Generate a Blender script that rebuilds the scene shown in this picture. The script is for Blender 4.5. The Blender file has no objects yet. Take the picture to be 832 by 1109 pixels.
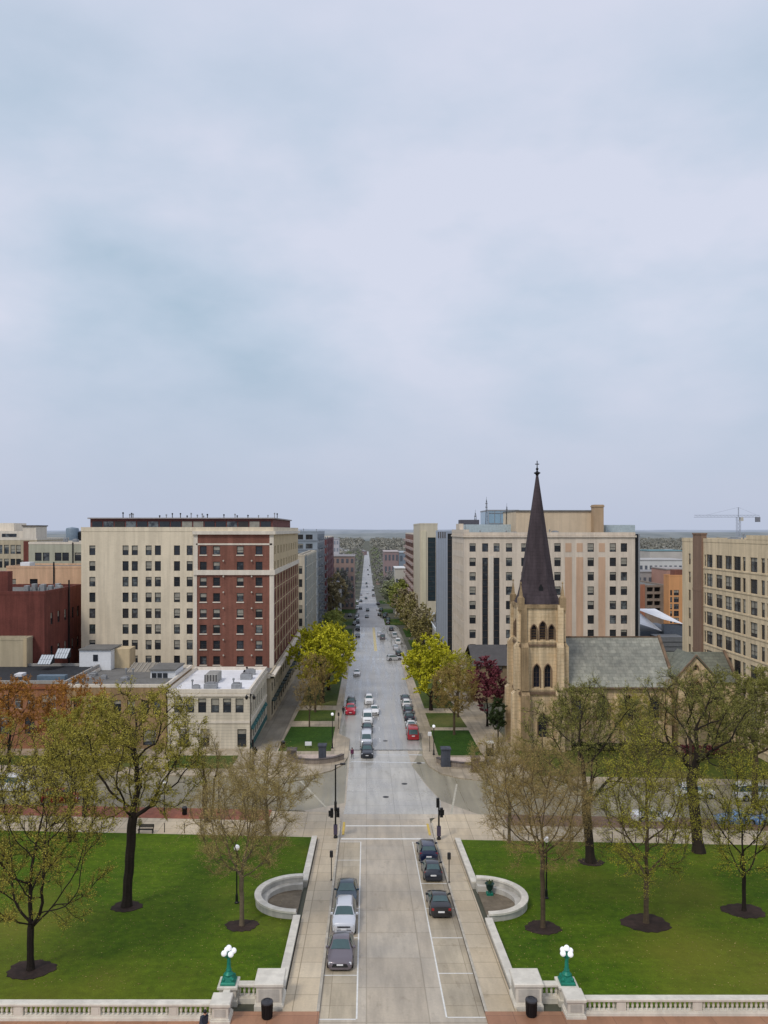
import bpy, bmesh, math, random
import numpy as np
from mathutils import Vector, Matrix

S = bpy.context.scene
COL = S.collection
rnd = random.Random(11)
CZ, F, U0, V0 = 35.46, 850.0, 397.0, 574.0      # eye height, focal length and vanishing point measured on the photograph

# ---------------------------------------------------------------- terrain profile (falls away from the viewer)
KN = [(-120, 19.74), (90, 0.0), (800, -20.59), (2000, -24.5), (12000, -27.0)]
def g(y):
    for (a, za), (b, zb) in zip(KN, KN[1:]):
        if y <= b: return za + (zb - za) * (y - a) / (b - a)
    return KN[-1][1]
def XU(u, Y): return (u - U0) * Y / F
def ZV(v, Y): return CZ - (v - V0) * Y / F
def YG(v): return 22950 / (v - 654) if v > 909 else 27965 / (v - 598.65)
def G(u, v):
    Y = YG(v); return XU(u, Y), Y
def yc(base, x): return base - 0.06 * (x - 2)   # the cross street runs slightly askew

# ---------------------------------------------------------------- materials
def lin(c):
    return tuple(((v / 255) / 12.92 if v / 255 <= .04045 else ((v / 255 + .055) / 1.055) ** 2.4) for v in c)
MATS = {}
def nodes(name):
    m = bpy.data.materials.new(name); m.use_nodes = True
    nt = m.node_tree; b = nt.nodes['Principled BSDF']
    return m, nt, b
def lk(nt, a, b): nt.links.new(a, b)
def ramp(nt, fac, stops):
    r = nt.nodes.new('ShaderNodeValToRGB'); lk(nt, fac, r.inputs[0])
    e = r.color_ramp.elements
    e[0].position, e[0].color = stops[0][0], (*stops[0][1], 1)
    e[1].position, e[1].color = stops[-1][0], (*stops[-1][1], 1)
    for p, c in stops[1:-1]:
        n = e.new(p); n.color = (*c, 1)
    return r.outputs[0]
def noise(nt, vec, scale, detail=4, rough=.6):
    n = nt.nodes.new('ShaderNodeTexNoise'); n.inputs['Scale'].default_value = scale
    n.inputs['Detail'].default_value = detail; n.inputs['Roughness'].default_value = rough
    if vec is not None: lk(nt, vec, n.inputs['Vector'])
    return n.outputs['Fac']
def wpos(nt, scale=(1, 1, 1)):
    gnode = nt.nodes.new('ShaderNodeNewGeometry'); mp = nt.nodes.new('ShaderNodeMapping')
    mp.inputs['Scale'].default_value = scale; lk(nt, gnode.outputs['Position'], mp.inputs['Vector'])
    return mp.outputs['Vector']
def mul(c, k): return tuple(min(1, v * k) for v in c)
def mixc(nt, fac, a, b, mode='MIX'):
    m = nt.nodes.new('ShaderNodeMix'); m.data_type = 'RGBA'; m.blend_type = mode
    for sock, v in ((m.inputs[0], fac), (m.inputs[6], a), (m.inputs[7], b)):
        if hasattr(v, 'links'): lk(nt, v, sock)
        elif isinstance(v, tuple): sock.default_value = (*v, 1)
        else: sock.default_value = v
    return m.outputs[2]
def bump(nt, b, h, strength, dist=.05):
    bp = nt.nodes.new('ShaderNodeBump'); bp.inputs['Strength'].default_value = strength
    bp.inputs['Distance'].default_value = dist; lk(nt, h, bp.inputs['Height']); lk(nt, bp.outputs[0], b.inputs['Normal'])

def plain(name, c, rough=.6, metal=0, var=.15, scale=2.0, spec=.5, coat=0, emit=None):
    if name in MATS: return MATS[name]
    m, nt, b = nodes(name)
    f = noise(nt, wpos(nt), scale)
    lk(nt, ramp(nt, f, [(.3, mul(c, 1 - var)), (.7, mul(c, 1 + var))]), b.inputs['Base Color'])
    b.inputs['Roughness'].default_value = rough; b.inputs['Metallic'].default_value = metal
    b.inputs['Specular IOR Level'].default_value = spec
    if coat: b.inputs['Coat Weight'].default_value = coat; b.inputs['Coat Roughness'].default_value = .05
    if emit: b.inputs['Emission Color'].default_value = (*c, 1); b.inputs['Emission Strength'].default_value = emit
    MATS[name] = m; return m

def wall(name, c, var=.12, streak=.18, course=.0, grime=.25, rough=.85, c2=None):
    """weathered masonry: blotches, rain streaks, faint courses"""
    if name in MATS: return MATS[name]
    m, nt, b = nodes(name)
    f1 = noise(nt, wpos(nt), .35, 5, .65)
    f2 = noise(nt, wpos(nt, (1.1, 1.1, .07)), 1.0, 4, .6)
    f3 = noise(nt, wpos(nt, (1, 1, 3)), 2.2, 3, .7)
    col = ramp(nt, f1, [(.3, mul(c, 1 - var)), (.5, c if c2 is None else c2), (.72, mul(c, 1 + var))])
    s = ramp(nt, f2, [(.42, (1 - streak,) * 3), (.6, (1, 1, 1))])
    col = mixc(nt, 1.0, col, s, 'MULTIPLY')
    s3 = ramp(nt, f3, [(.35, (1 - var,) * 3), (.65, (1, 1, 1))])
    col = mixc(nt, 1.0, col, s3, 'MULTIPLY')
    if course >= .5:
        w = nt.nodes.new('ShaderNodeTexWave'); w.bands_direction = 'Z'; w.inputs['Scale'].default_value = .314 / course
        w.inputs['Distortion'].default_value = .3
        lk(nt, wpos(nt), w.inputs['Vector'])
        cs = ramp(nt, w.outputs['Fac'], [(.0, (.82, .82, .82)), (.25, (1, 1, 1))])
        col = mixc(nt, .7, col, cs, 'MULTIPLY')
    lk(nt, col, b.inputs['Base Color']); b.inputs['Roughness'].default_value = rough
    b.inputs['Specular IOR Level'].default_value = .3
    bump(nt, b, f3, .25)
    MATS[name] = m; return m

def glass(name='window_glass', c=(.022, .026, .032), lit=(.17, .19, .195), rough=.07):
    if name in MATS: return MATS[name]
    m, nt, b = nodes(name)
    oi = nt.nodes.new('ShaderNodeObjectInfo')
    f = noise(nt, wpos(nt), .9, 2)
    k = nt.nodes.new('ShaderNodeMath'); k.operation = 'MULTIPLY'; lk(nt, oi.outputs['Random'], k.inputs[0]); lk(nt, f, k.inputs[1])
    lk(nt, ramp(nt, k.outputs[0], [(.15, c), (.35, mul(c, 1.5)), (.6, lit)]), b.inputs['Base Color'])  # lighter ramp end paints reflected light onto some panes
    b.inputs['Roughness'].default_value = rough; b.inputs['Specular IOR Level'].default_value = .45
    MATS[name] = m; return m

def slabs(name, c1, c2, mortar, w, h, rough=(.35, .7), stain=.25, off=0.0, mort=.012, tint=None):
    """concrete paving with joints, stains and damp patches"""
    m, nt, b = nodes(name)
    v = wpos(nt)
    br = nt.nodes.new('ShaderNodeTexBrick'); lk(nt, v, br.inputs['Vector'])
    br.offset = off; br.inputs['Scale'].default_value = 1; br.inputs['Brick Width'].default_value = w; br.inputs['Row Height'].default_value = h
    br.inputs['Mortar Size'].default_value = mort; br.inputs['Mortar Smooth'].default_value = .3
    br.inputs['Color1'].default_value = (*c1, 1); br.inputs['Color2'].default_value = (*c2, 1); br.inputs['Mortar'].default_value = (*mortar, 1)
    f1 = noise(nt, v, .12, 5, .6); f2 = noise(nt, wpos(nt, (1, .12, 1)), 1.3, 4, .6); f3 = noise(nt, v, 6, 3)
    col = mixc(nt, 1, br.outputs['Color'], ramp(nt, f1, [(.35, (1 - stain,) * 3), (.65, (1.0, 1.0, 1.0))]), 'MULTIPLY')
    col = mixc(nt, 1, col, ramp(nt, f2, [(.38, (1 - stain * .7,) * 3), (.6, (1, 1, 1))]), 'MULTIPLY')
    col = mixc(nt, 1, col, ramp(nt, f3, [(.3, (.9, .9, .9)), (.7, (1, 1, 1))]), 'MULTIPLY')
    f5 = noise(nt, wpos(nt, (1, .55, 1)), .75, 4, .7); f6 = noise(nt, v, .03, 2)
    col = mixc(nt, 1, col, ramp(nt, f5, [(.60, (1, 1, 1)), (.72, (.78, .76, .72))]), 'MULTIPLY')
    col = mixc(nt, 1, col, ramp(nt, f6, [(.4, (.9, .89, .87)), (.6, (1, 1, 1))]), 'MULTIPLY')
    lk(nt, col, b.inputs['Base Color'])
    r = nt.nodes.new('ShaderNodeMapRange'); lk(nt, f1, r.inputs[0]); r.inputs[1].default_value = .35; r.inputs[2].default_value = .65
    r.inputs[3].default_value, r.inputs[4].default_value = rough; lk(nt, r.outputs[0], b.inputs['Roughness'])
    bump(nt, b, f3, .15, .02)
    MATS[name] = m; return m

def asphalt(name, c, rough=(.25, .5), tracks=.2, spec=.5):
    m, nt, b = nodes(name)
    v = wpos(nt)
    f1 = noise(nt, v, .09, 5, .62); f2 = noise(nt, wpos(nt, (1, .03, 1)), .9, 3, .6); f3 = noise(nt, v, 5, 3)
    col = ramp(nt, f1, [(.3, mul(c, .78)), (.7, mul(c, 1.2))])
    col = mixc(nt, 1, col, ramp(nt, f2, [(.4, (1 - tracks,) * 3), (.62, (1, 1, 1))]), 'MULTIPLY')
    col = mixc(nt, 1, col, ramp(nt, f3, [(.3, (.88,) * 3), (.7, (1, 1, 1))]), 'MULTIPLY')
    lk(nt, col, b.inputs['Base Color'])
    r = nt.nodes.new('ShaderNodeMapRange'); lk(nt, f2, r.inputs[0]); r.inputs[1].default_value = .35; r.inputs[2].default_value = .65
    r.inputs[3].default_value, r.inputs[4].default_value = rough; lk(nt, r.outputs[0], b.inputs['Roughness'])
    b.inputs['Specular IOR Level'].default_value = spec
    bump(nt, b, f3, .1, .02)
    MATS[name] = m; return m

def grass(name, a, bcol, dry, amt=.6):
    m, nt, b = nodes(name)
    v = wpos(nt)
    f1 = noise(nt, v, .13, 5, .6); f2 = noise(nt, v, 1.6, 5, .7); f3 = noise(nt, v, .055, 3, .5); f4 = noise(nt, wpos(nt, (1, 2.2, 1)), 9, 2, .6)
    col = ramp(nt, f1, [(.3, a), (.7, bcol)])
    col = mixc(nt, 1, col, ramp(nt, f2, [(.3, (.6, .64, .6)), (.7, (1.2, 1.16, 1.1))]), 'MULTIPLY')
    col = mixc(nt, 1, col, ramp(nt, f4, [(.3, (.62,) * 3), (.7, (1.25,) * 3)]), 'MULTIPLY')
    f5 = noise(nt, wpos(nt, (.25, 1.3, 1)), 1.1, 4, .65)
    col = mixc(nt, 1, col, ramp(nt, f5, [(.35, (.84, .86, .8)), (.65, (1.06,) * 3)]), 'MULTIPLY')
    f6 = noise(nt, v, 22, 2, .7)
    col = mixc(nt, ramp(nt, f6, [(.66, (0, 0, 0)), (.74, (.5, .5, .5))]), col, mul(dry, 1.1))
    k = ramp(nt, f3, [(.52, (0, 0, 0)), (.68, (amt,) * 3)])
    col = mixc(nt, k, col, dry)
    lk(nt, col, b.inputs['Base Color']); b.inputs['Roughness'].default_value = .8; b.inputs['Specular IOR Level'].default_value = .15
    bump(nt, b, f4, .5, .08)
    MATS[name] = m; return m

def leafmat(name, dark, light, trans=.25):
    if name in MATS: return MATS[name]
    m, nt, b = nodes(name)
    ge = nt.nodes.new('ShaderNodeNewGeometry')
    f = noise(nt, wpos(nt), .45, 3)
    ad = nt.nodes.new('ShaderNodeMath'); ad.operation = 'MULTIPLY_ADD'
    lk(nt, ge.outputs['Random Per Island'], ad.inputs[0]); ad.inputs[1].default_value = .6; lk(nt, f, ad.inputs[2])
    mid = tuple((x + y) / 2 * .9 for x, y in zip(dark, light))
    lk(nt, ramp(nt, ad.outputs[0], [(.4, dark), (.75, mid), (1.05, light)]), b.inputs['Base Color'])
    b.inputs['Roughness'].default_value = .6; b.inputs['Specular IOR Level'].default_value = .2
    MATS[name] = m; return m

# ---------------------------------------------------------------- mesh builder
class MB:
    def __init__(s): s.v = []; s.f = []; s.m = []
    def poly(s, pts, m=0):
        n = len(s.v); s.v += [tuple(p) for p in pts]; s.f.append(tuple(range(n, n + len(pts)))); s.m.append(m)
    def box(s, x0, x1, y0, y1, z0, z1, m=0):
        n = len(s.v)
        s.v += [(x0, y0, z0), (x1, y0, z0), (x1, y1, z0), (x0, y1, z0), (x0, y0, z1), (x1, y0, z1), (x1, y1, z1), (x0, y1, z1)]
        for q in ((0, 3, 2, 1), (4, 5, 6, 7), (0, 1, 5, 4), (1, 2, 6, 5), (2, 3, 7, 6), (3, 0, 4, 7)):
            s.f.append(tuple(n + i for i in q)); s.m.append(m)
    def bbox(s, x0, x1, y0, y1, z0, z1, c=.03, m=0):
        """box with chamfered top edge"""
        s.frustum([(x0, y0), (x1, y0), (x1, y1), (x0, y1)], z0, [(x0, y0), (x1, y0), (x1, y1), (x0, y1)], z1 - c, m, cap=False)
        s.frustum([(x0, y0), (x1, y0), (x1, y1), (x0, y1)], z1 - c, [(x0 + c, y0 + c), (x1 - c, y0 + c), (x1 - c, y1 - c), (x0 + c, y1 - c)], z1, m, base=False)
    def frustum(s, p0, z0, p1, z1, m=0, cap=True, base=True):
        n = len(s.v); k = len(p0)
        s.v += [(x, y, z0) for x, y in p0] + [(x, y, z1) for x, y in p1]
        for i in range(k):
            j = (i + 1) % k; s.f.append((n + i, n + j, n + k + j, n + k + i)); s.m.append(m)
        if base: s.f.append(tuple(n + i for i in reversed(range(k)))); s.m.append(m)
        if cap: s.f.append(tuple(n + k + i for i in range(k))); s.m.append(m)
    def prism(s, p, z0, z1, m=0): s.frustum(p, z0, p, z1, m)
    def ext(s, pts, d, m=0):
        """planar polygon pts extruded by vector d"""
        n = len(s.v); k = len(pts)
        s.v += [tuple(p) for p in pts] + [tuple(p[i] + d[i] for i in range(3)) for p in pts]
        s.f.append(tuple(n + i for i in reversed(range(k)))); s.m.append(m)
        s.f.append(tuple(n + k + i for i in range(k))); s.m.append(m)
        for i in range(k):
            j = (i + 1) % k; s.f.append((n + i, n + j, n + k + j, n + k + i)); s.m.append(m)
    def tube(s, pts, rad, n=6, m=0, cap=True):
        pts = [Vector(p) for p in pts]; b0 = len(s.v); prev = None
        for i, p in enumerate(pts):
            d = (pts[min(i + 1, len(pts) - 1)] - pts[max(i - 1, 0)])
            d = d.normalized() if d.length > 1e-9 else Vector((0, 0, 1))
            a = prev if prev is not None else (Vector((1, 0, 0)) if abs(d.x) < .9 else Vector((0, 1, 0)))
            a = (a - d * a.dot(d)); a = a.normalized() if a.length > 1e-6 else d.orthogonal().normalized()
            prev = a; bb = d.cross(a); r = rad[i] if hasattr(rad, '__len__') else rad
            for k in range(n):
                t = 2 * math.pi * k / n; q = p + (a * math.cos(t) + bb * math.sin(t)) * r; s.v.append((q.x, q.y, q.z))
        for i in range(len(pts) - 1):
            for k in range(n):
                k2 = (k + 1) % n; s.f.append((b0 + i * n + k, b0 + i * n + k2, b0 + (i + 1) * n + k2, b0 + (i + 1) * n + k)); s.m.append(m)
        if cap:
            s.f.append(tuple(b0 + k for k in reversed(range(n)))); s.m.append(m)
            e = b0 + (len(pts) - 1) * n; s.f.append(tuple(e + k for k in range(n))); s.m.append(m)
    def lathe(s, c, prof, n=12, m=0):
        b0 = len(s.v)
        for r, z in prof:
            for k in range(n):
                t = 2 * math.pi * (k + .5) / n; s.v.append((c[0] + r * math.cos(t), c[1] + r * math.sin(t), c[2] + z))
        for i in range(len(prof) - 1):
            for k in range(n):
                k2 = (k + 1) % n; s.f.append((b0 + i * n + k, b0 + i * n + k2, b0 + (i + 1) * n + k2, b0 + (i + 1) * n + k)); s.m.append(m)
        s.f.append(tuple(b0 + k for k in reversed(range(n)))); s.m.append(m)
        e = b0 + (len(prof) - 1) * n; s.f.append(tuple(e + k for k in range(n))); s.m.append(m)
    def ball(s, c, r, n=12, m=0, sz=1):
        s.lathe(c, [(max(.001, r * math.sin(math.pi * i / 8)), -r * sz * math.cos(math.pi * i / 8)) for i in range(9)], n, m)
    def mesh(s, name, mats, off=(0, 0, 0), smooth=False):
        me = bpy.data.meshes.new(name)
        me.from_pydata([(x - off[0], y - off[1], z - off[2]) for x, y, z in s.v], [], s.f)
        mats = mats if isinstance(mats, (list, tuple)) else [mats]
        for m in mats: me.materials.append(m)
        if len(mats) > 1: me.polygons.foreach_set('material_index', s.m)
        if smooth:
            me.polygons.foreach_set('use_smooth', [True] * len(s.f))
            me.set_sharp_from_angle(angle=math.radians(40))
        me.update(); return me
    def build(s, name, mats, parent=None, origin=None, smooth=False, fix=False):
        off = tuple(parent['_w']) if parent else (origin or (0, 0, 0))
        me = s.mesh(name, mats, off, smooth)
        if fix:
            bm = bmesh.new(); bm.from_mesh(me); bmesh.ops.recalc_face_normals(bm, faces=bm.faces); bm.to_mesh(me); bm.free()
        o = bpy.data.objects.new(name, me); COL.objects.link(o)
        o['_w'] = off
        if parent: o.parent = parent
        else: o.location = off
        return o
def tag(o, label=None, cat=None, group=None, kind=None):
    if label: o['label'] = label
    if cat: o['category'] = cat
    if group: o['group'] = group
    if kind: o['kind'] = kind
    return o
def thing(name, label, cat, loc, group=None):
    o = bpy.data.objects.new(name, None); COL.objects.link(o); o.location = loc; o['_w'] = tuple(loc); o.empty_display_size = .2
    return tag(o, label, cat, group)
def dup(o, parent=None):
    c = o.copy(); COL.objects.link(c); c.parent = parent
    for ch in list(o.children): dup(ch, c)
    return c
def place_copy(o, loc, rz=0, scale=None, label=None, cat=None, group=None):
    c = dup(o); c.location = loc; c.rotation_euler = (0, 0, rz)
    if scale: c.scale = scale if hasattr(scale, '__len__') else (scale,) * 3
    return tag(c, label, cat, group)

def sheet(name, poly, mat, dz=0.0, thick=0.0, kind='structure', mats=None):
    """a flat-lying surface that follows the terrain profile"""
    bm = bmesh.new()
    vs = [bm.verts.new((x, y, 0)) for x, y in poly]
    f = bm.faces.new(vs); f.normal_update()
    if f.normal.z < 0: f.normal_flip()
    for ky, _ in KN:
        bmesh.ops.bisect_plane(bm, geom=bm.verts[:] + bm.edges[:] + bm.faces[:], plane_co=(0, ky, 0), plane_no=(0, 1, 0))
    bmesh.ops.triangulate(bm, faces=bm.faces[:])
    if thick:
        r = bmesh.ops.extrude_face_region(bm, geom=bm.faces[:])
        top = {v for v in r['geom'] if isinstance(v, bmesh.types.BMVert)}
        for v in bm.verts: v.co.z = g(v.co.y) + dz - (0 if v in top else thick)
    else:
        for v in bm.verts: v.co.z = g(v.co.y) + dz
    bmesh.ops.recalc_face_normals(bm, faces=bm.faces)
    if not thick:
        for f in bm.faces:
            if f.normal.z < 0: f.normal_flip()
    me = bpy.data.meshes.new(name); bm.to_mesh(me); bm.free(); me.materials.append(mat)
    o = bpy.data.objects.new(name, me); COL.objects.link(o)
    if kind: o['kind'] = kind
    return o
def rect(x0, x1, y0, y1): return [(x0, y0), (x1, y0), (x1, y1), (x0, y1)]
def arc(cx, cy, r, a0, a1, n=8):
    return [(cx + r * math.cos(math.radians(a0 + (a1 - a0) * i / n)), cy + r * math.sin(math.radians(a0 + (a1 - a0) * i / n))) for i in range(n + 1)]
# ---------------------------------------------------------------- shared materials
CONC = slabs('road_concrete', lin((200, 186, 164)), lin((210, 198, 178)), lin((180, 167, 146)), 4.1, 4.6, (.3, .6), .26, mort=.05)
slabs('bay_concrete', lin((198, 183, 156)), lin((208, 194, 168)), lin((168, 153, 128)), 2.46, 3.1, (.4, .7), .3, mort=.03)
WALKM = slabs('sidewalk_concrete', lin((212, 194, 164)), lin((224, 208, 180)), lin((172, 156, 130)), 2.45, 2.45, (.45, .75), .18, mort=.04)
WALKF = slabs('corner_pavement', lin((190, 175, 150)), lin((206, 190, 164)), lin((158, 145, 124)), 1.8, 1.8, (.35, .7), .3, mort=.04)
WETC = slabs('wet_concrete', lin((194, 190, 180)), lin((206, 202, 192)), lin((172, 168, 158)), 3.6, 6.0, (.15, .45), .25, mort=.05)
ASPH = asphalt('wet_asphalt', lin((178, 175, 168)), (.16, .42), .3)
ASPC = asphalt('damp_asphalt', lin((154, 146, 124)), (.22, .55), .2)
PLAZA = slabs('plaza_paving', lin((176, 128, 98)), lin((188, 141, 110)), lin((150, 110, 86)), 3.2, 3.2, (.4, .7), .2, mort=.03)
BRICKP = slabs('brick_paving', lin((160, 92, 70)), lin((176, 106, 80)), lin((130, 80, 62)), .9, .45, (.5, .8), .25, .5, mort=.02)
LAWN = grass('lawn_grass', lin((70, 100, 12)), lin((98, 122, 22)), lin((118, 112, 42)), .55)
LAWN2 = grass('strip_grass', lin((42, 74, 20)), lin((60, 90, 28)), lin((110, 112, 54)), .5)
LAWN3 = grass('dull_grass', lin((62, 84, 30)), lin((92, 104, 50)), lin((130, 120, 76)), .7)
CITY = asphalt('town_ground', lin((96, 97, 84)), (.7, .9), .1, .2)
PAINT = plain('road_paint', lin((226, 225, 218)), .6, var=.1, scale=3)
PAINTO = plain('worn_paint', lin((204, 206, 206)), .5, var=.12, scale=3)
GRAN = wall('pale_granite', lin((226, 220, 206)), .06, .16, rough=.7)
GRAND = wall('granite_panel', lin((200, 196, 186)), .1, .2, rough=.75)
GRAN2 = wall('kerb_stone', lin((198, 190, 174)), .1, .2)
DARKM = plain('black_metal', (.012, .012, .014), .45, .3, .2)
GREENM = plain('verdigris_paint', lin((18, 122, 100)), .45, .2, .25, 5)
GLOBE = plain('opal_glass', (.92, .92, .95), .25, var=.02, emit=.25)
YELLOW = plain('yellow_pad', lin((206, 176, 84)), .7, var=.15)
MULCH = wall('bark_mulch', lin((62, 48, 42)), .4, .1)
BARKD = wall('dark_bark', lin((56, 47, 40)), .3, .3, rough=.9)
BARKM = wall('brown_bark', lin((96, 82, 64)), .25, .3, rough=.9)
TWIGT = wall('tan_twigs', lin((146, 128, 86)), .2, .1, rough=.9)
TWIGO = wall('olive_twigs', lin((126, 112, 70)), .2, .1, rough=.9)
BARKL = wall('grey_bark', lin((120, 106, 86)), .25, .3, rough=.9)
GREYST = wall('dark_pillar_stone', lin((104, 96, 92)), .2, .3)
STONEW = wall('curved_wall_stone', lin((150, 138, 126)), .15, .3)

# ---------------------------------------------------------------- world, sun, camera
SUN_EL, SUN_AZ = math.radians(48), math.radians(215)     # azimuth from +Y, clockwise: behind the viewer, to the left
w = bpy.data.worlds.new('World'); S.world = w; w.use_nodes = True
nt = w.node_tree; bg = nt.nodes['Background']
sky = nt.nodes.new('ShaderNodeTexSky'); sky.sky_type = 'NISHITA'; sky.sun_disc = False
sky.sun_elevation = SUN_EL; sky.sun_rotation = SUN_AZ; sky.air_density = 1.5; sky.dust_density = 3
tc = nt.nodes.new('ShaderNodeTexCoord')
mp = nt.nodes.new('ShaderNodeMapping'); mp.inputs['Scale'].default_value = (1.15, 1.15, 2.3); mp.inputs['Location'].default_value = (1.9, .3, .55)
lk(nt, tc.outputs['Generated'], mp.inputs['Vector'])
n1 = noise(nt, mp.outputs[0], 1.7, 5, .5); n2 = noise(nt, mp.outputs[0], 4.5, 5, .55)
ad = nt.nodes.new('ShaderNodeMath'); ad.operation = 'MULTIPLY_ADD'; lk(nt, n2, ad.inputs[0]); ad.inputs[1].default_value = .35; lk(nt, n1, ad.inputs[2])
cl = ramp(nt, ad.outputs[0], [(.50, mul(lin((176, 197, 217)), 1)), (.64, lin((196, 210, 229))), (.80, lin((217, 222, 239)))])
sx = nt.nodes.new('ShaderNodeSeparateXYZ'); lk(nt, tc.outputs['Generated'], sx.inputs[0])
hz = ramp(nt, sx.outputs['Z'], [(.0, (1, 1, 1)), (.05, (.85,) * 3), (.24, (0, 0, 0))])
cl = mixc(nt, hz, cl, lin((192, 201, 222)))
up = ramp(nt, sx.outputs['Z'], [(.42, (0, 0, 0)), (.62, (.8,) * 3)])
cl = mixc(nt, up, cl, lin((216, 221, 239)))
vs = nt.nodes.new('ShaderNodeVectorMath'); vs.operation = 'SCALE'; lk(nt, cl, vs.inputs[0]); vs.inputs['Scale'].default_value = 10.0
fin = mixc(nt, .93, sky.outputs[0], vs.outputs[0])
lk(nt, fin, bg.inputs['Color']); bg.inputs['Strength'].default_value = .1
sun = bpy.data.lights.new('sun', 'SUN'); sun.energy = 1.5; sun.angle = math.radians(12); sun.color = (1, .93, .84)
so = bpy.data.objects.new('sun', sun); COL.objects.link(so)
d = Vector((math.sin(SUN_AZ) * math.cos(SUN_EL), math.cos(SUN_AZ) * math.cos(SUN_EL), math.sin(SUN_EL)))
so.rotation_euler = d.to_track_quat('Z', 'Y').to_euler(); so.location = (0, 0, 120)
cam = bpy.data.cameras.new('camera'); co = bpy.data.objects.new('camera', cam); COL.objects.link(co)
co.location = (0, 0, CZ); co.rotation_euler = (math.radians(90), 0, 0)
cam.sensor_fit = 'HORIZONTAL'; cam.sensor_width = 36; cam.lens = 36 * F / 832
cam.shift_x = (416 - U0) / 832; cam.shift_y = (V0 - 554.5) / 832
cam.clip_start = .5; cam.clip_end = 30000
S.camera = co
# shift is measured against the longer side when it is the fitted one; width is fitted here
S.view_settings.view_transform = 'Standard'; S.view_settings.look = 'None'; S.view_settings.exposure = 0
S.cycles.use_denoising = True; S.cycles.max_bounces = 5; S.cycles.transparent_max_bounces = 8; S.cycles.sample_clamp_indirect = 4

# ---------------------------------------------------------------- ground, roads, pavements, lawns
sheet('ground', rect(-5000, 5000, -100, 9000), CITY, -.06)
sheet('road', [(-3.1, 10), (7.8, 10), (7.8, 97), (14, 98.6), (9.9, 103.8), (8.5, 111), (7, 121), (8.9, 130.2), (-3.0, 130.2), (-2.9, 103), (-8, 99.9), (-3.1, 96)], CONC, .004)
sheet('cross_street', [(-400, yc(99.3, -400)), (400, yc(99.3, 400)), (400, yc(113.6, 400)), (16, yc(113.6, 16)), (9.8, 131), (-3, 131), (-10, yc(113.6, -10)), (-400, yc(113.6, -400))], ASPC, 0)
sheet('avenue', [(-3.1, 130.2), (9.7, 130.2), (10.4, 242), (14, 262), (14, 345), (-5, 345), (-5, 142), (-3.1, 138)], ASPH, 0)
sheet('avenue', [(14, 345), (6.8, 400), (6, 2200), (-5, 2200), (-5, 345)], asphalt('far_asphalt', lin((172, 172, 172)), (.35, .6), .25, .3), 0)
sheet('intersection_paving', [(-2.9, 98.6), (9.4, 98.6), (9.8, 103.8), (8.4, 111), (7.0, 121), (6.8, 130), (-2.7, 130), (-2.7, 103)], WETC, .008)
# pavements (real kerbs, 0.14 m)
sheet('sidewalk', [(-3.1, 51.7), (-3.1, 95)] + arc(-6.6, 95.6, 3.5, 0, 90, 6)[1:] + [(-300, yc(99.3, -300)), (-300, yc(89.7, -300)), (-5.55, yc(89.7, -5.5)), (-5.55, 51.7)], WALKM, .14, .3)
sheet('sidewalk', [(7.8, 51.7), (7.8, 94)] + list(reversed(arc(11.5, 94.6, 3.7, 90, 180, 6)))[1:] + [(300, yc(99.3, 300)), (300, yc(89.7, 300)), (9.95, yc(89.7, 10)), (9.95, 51.7)], WALKM, .14, .3)
sheet('brick_paving', [(-12, yc(95, -12)), (-12, yc(99, -12)), (-300, yc(99, -300)), (-300, yc(95, -300))], BRICKP, .146)
sheet('brick_paving', [(17, yc(95, 17)), (300, yc(95, 300)), (300, yc(99, 300)), (17, yc(99, 17))], slabs('brown_paving', lin((138, 108, 86)), lin((150, 118, 94)), lin((120, 94, 76)), .9, .45, (.5, .8), .25, .5, mort=.02), .146)
sheet('plaza', rect(-300, -3.1, 30, 51.7), PLAZA, .136, .3)
sheet('plaza', rect(7.8, 300, 30, 51.7), PLAZA, .136, .3)
# kerb stones along the near road
for x0, x1 in ((-3.3, -3.1), (7.8, 8.0)):
    sheet('kerb', rect(x0, x1, 51.7, 95), GRAN2, .15, .2)
sheet('lawn', [(-6.2, 53.9), (-6.2, yc(89.7, -6)), (-300, yc(89.7, -300)), (-300, 51.1), (-9.9, 51.1), (-9.9, 53.9)], LAWN, .17, .1)
sheet('lawn', [(10.6, 53.9), (10.6, yc(89.7, 10)), (300, yc(89.7, 300)), (300, 51.6), (14.2, 51.6), (14.2, 53.9)], LAWN, .17, .1)
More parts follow.
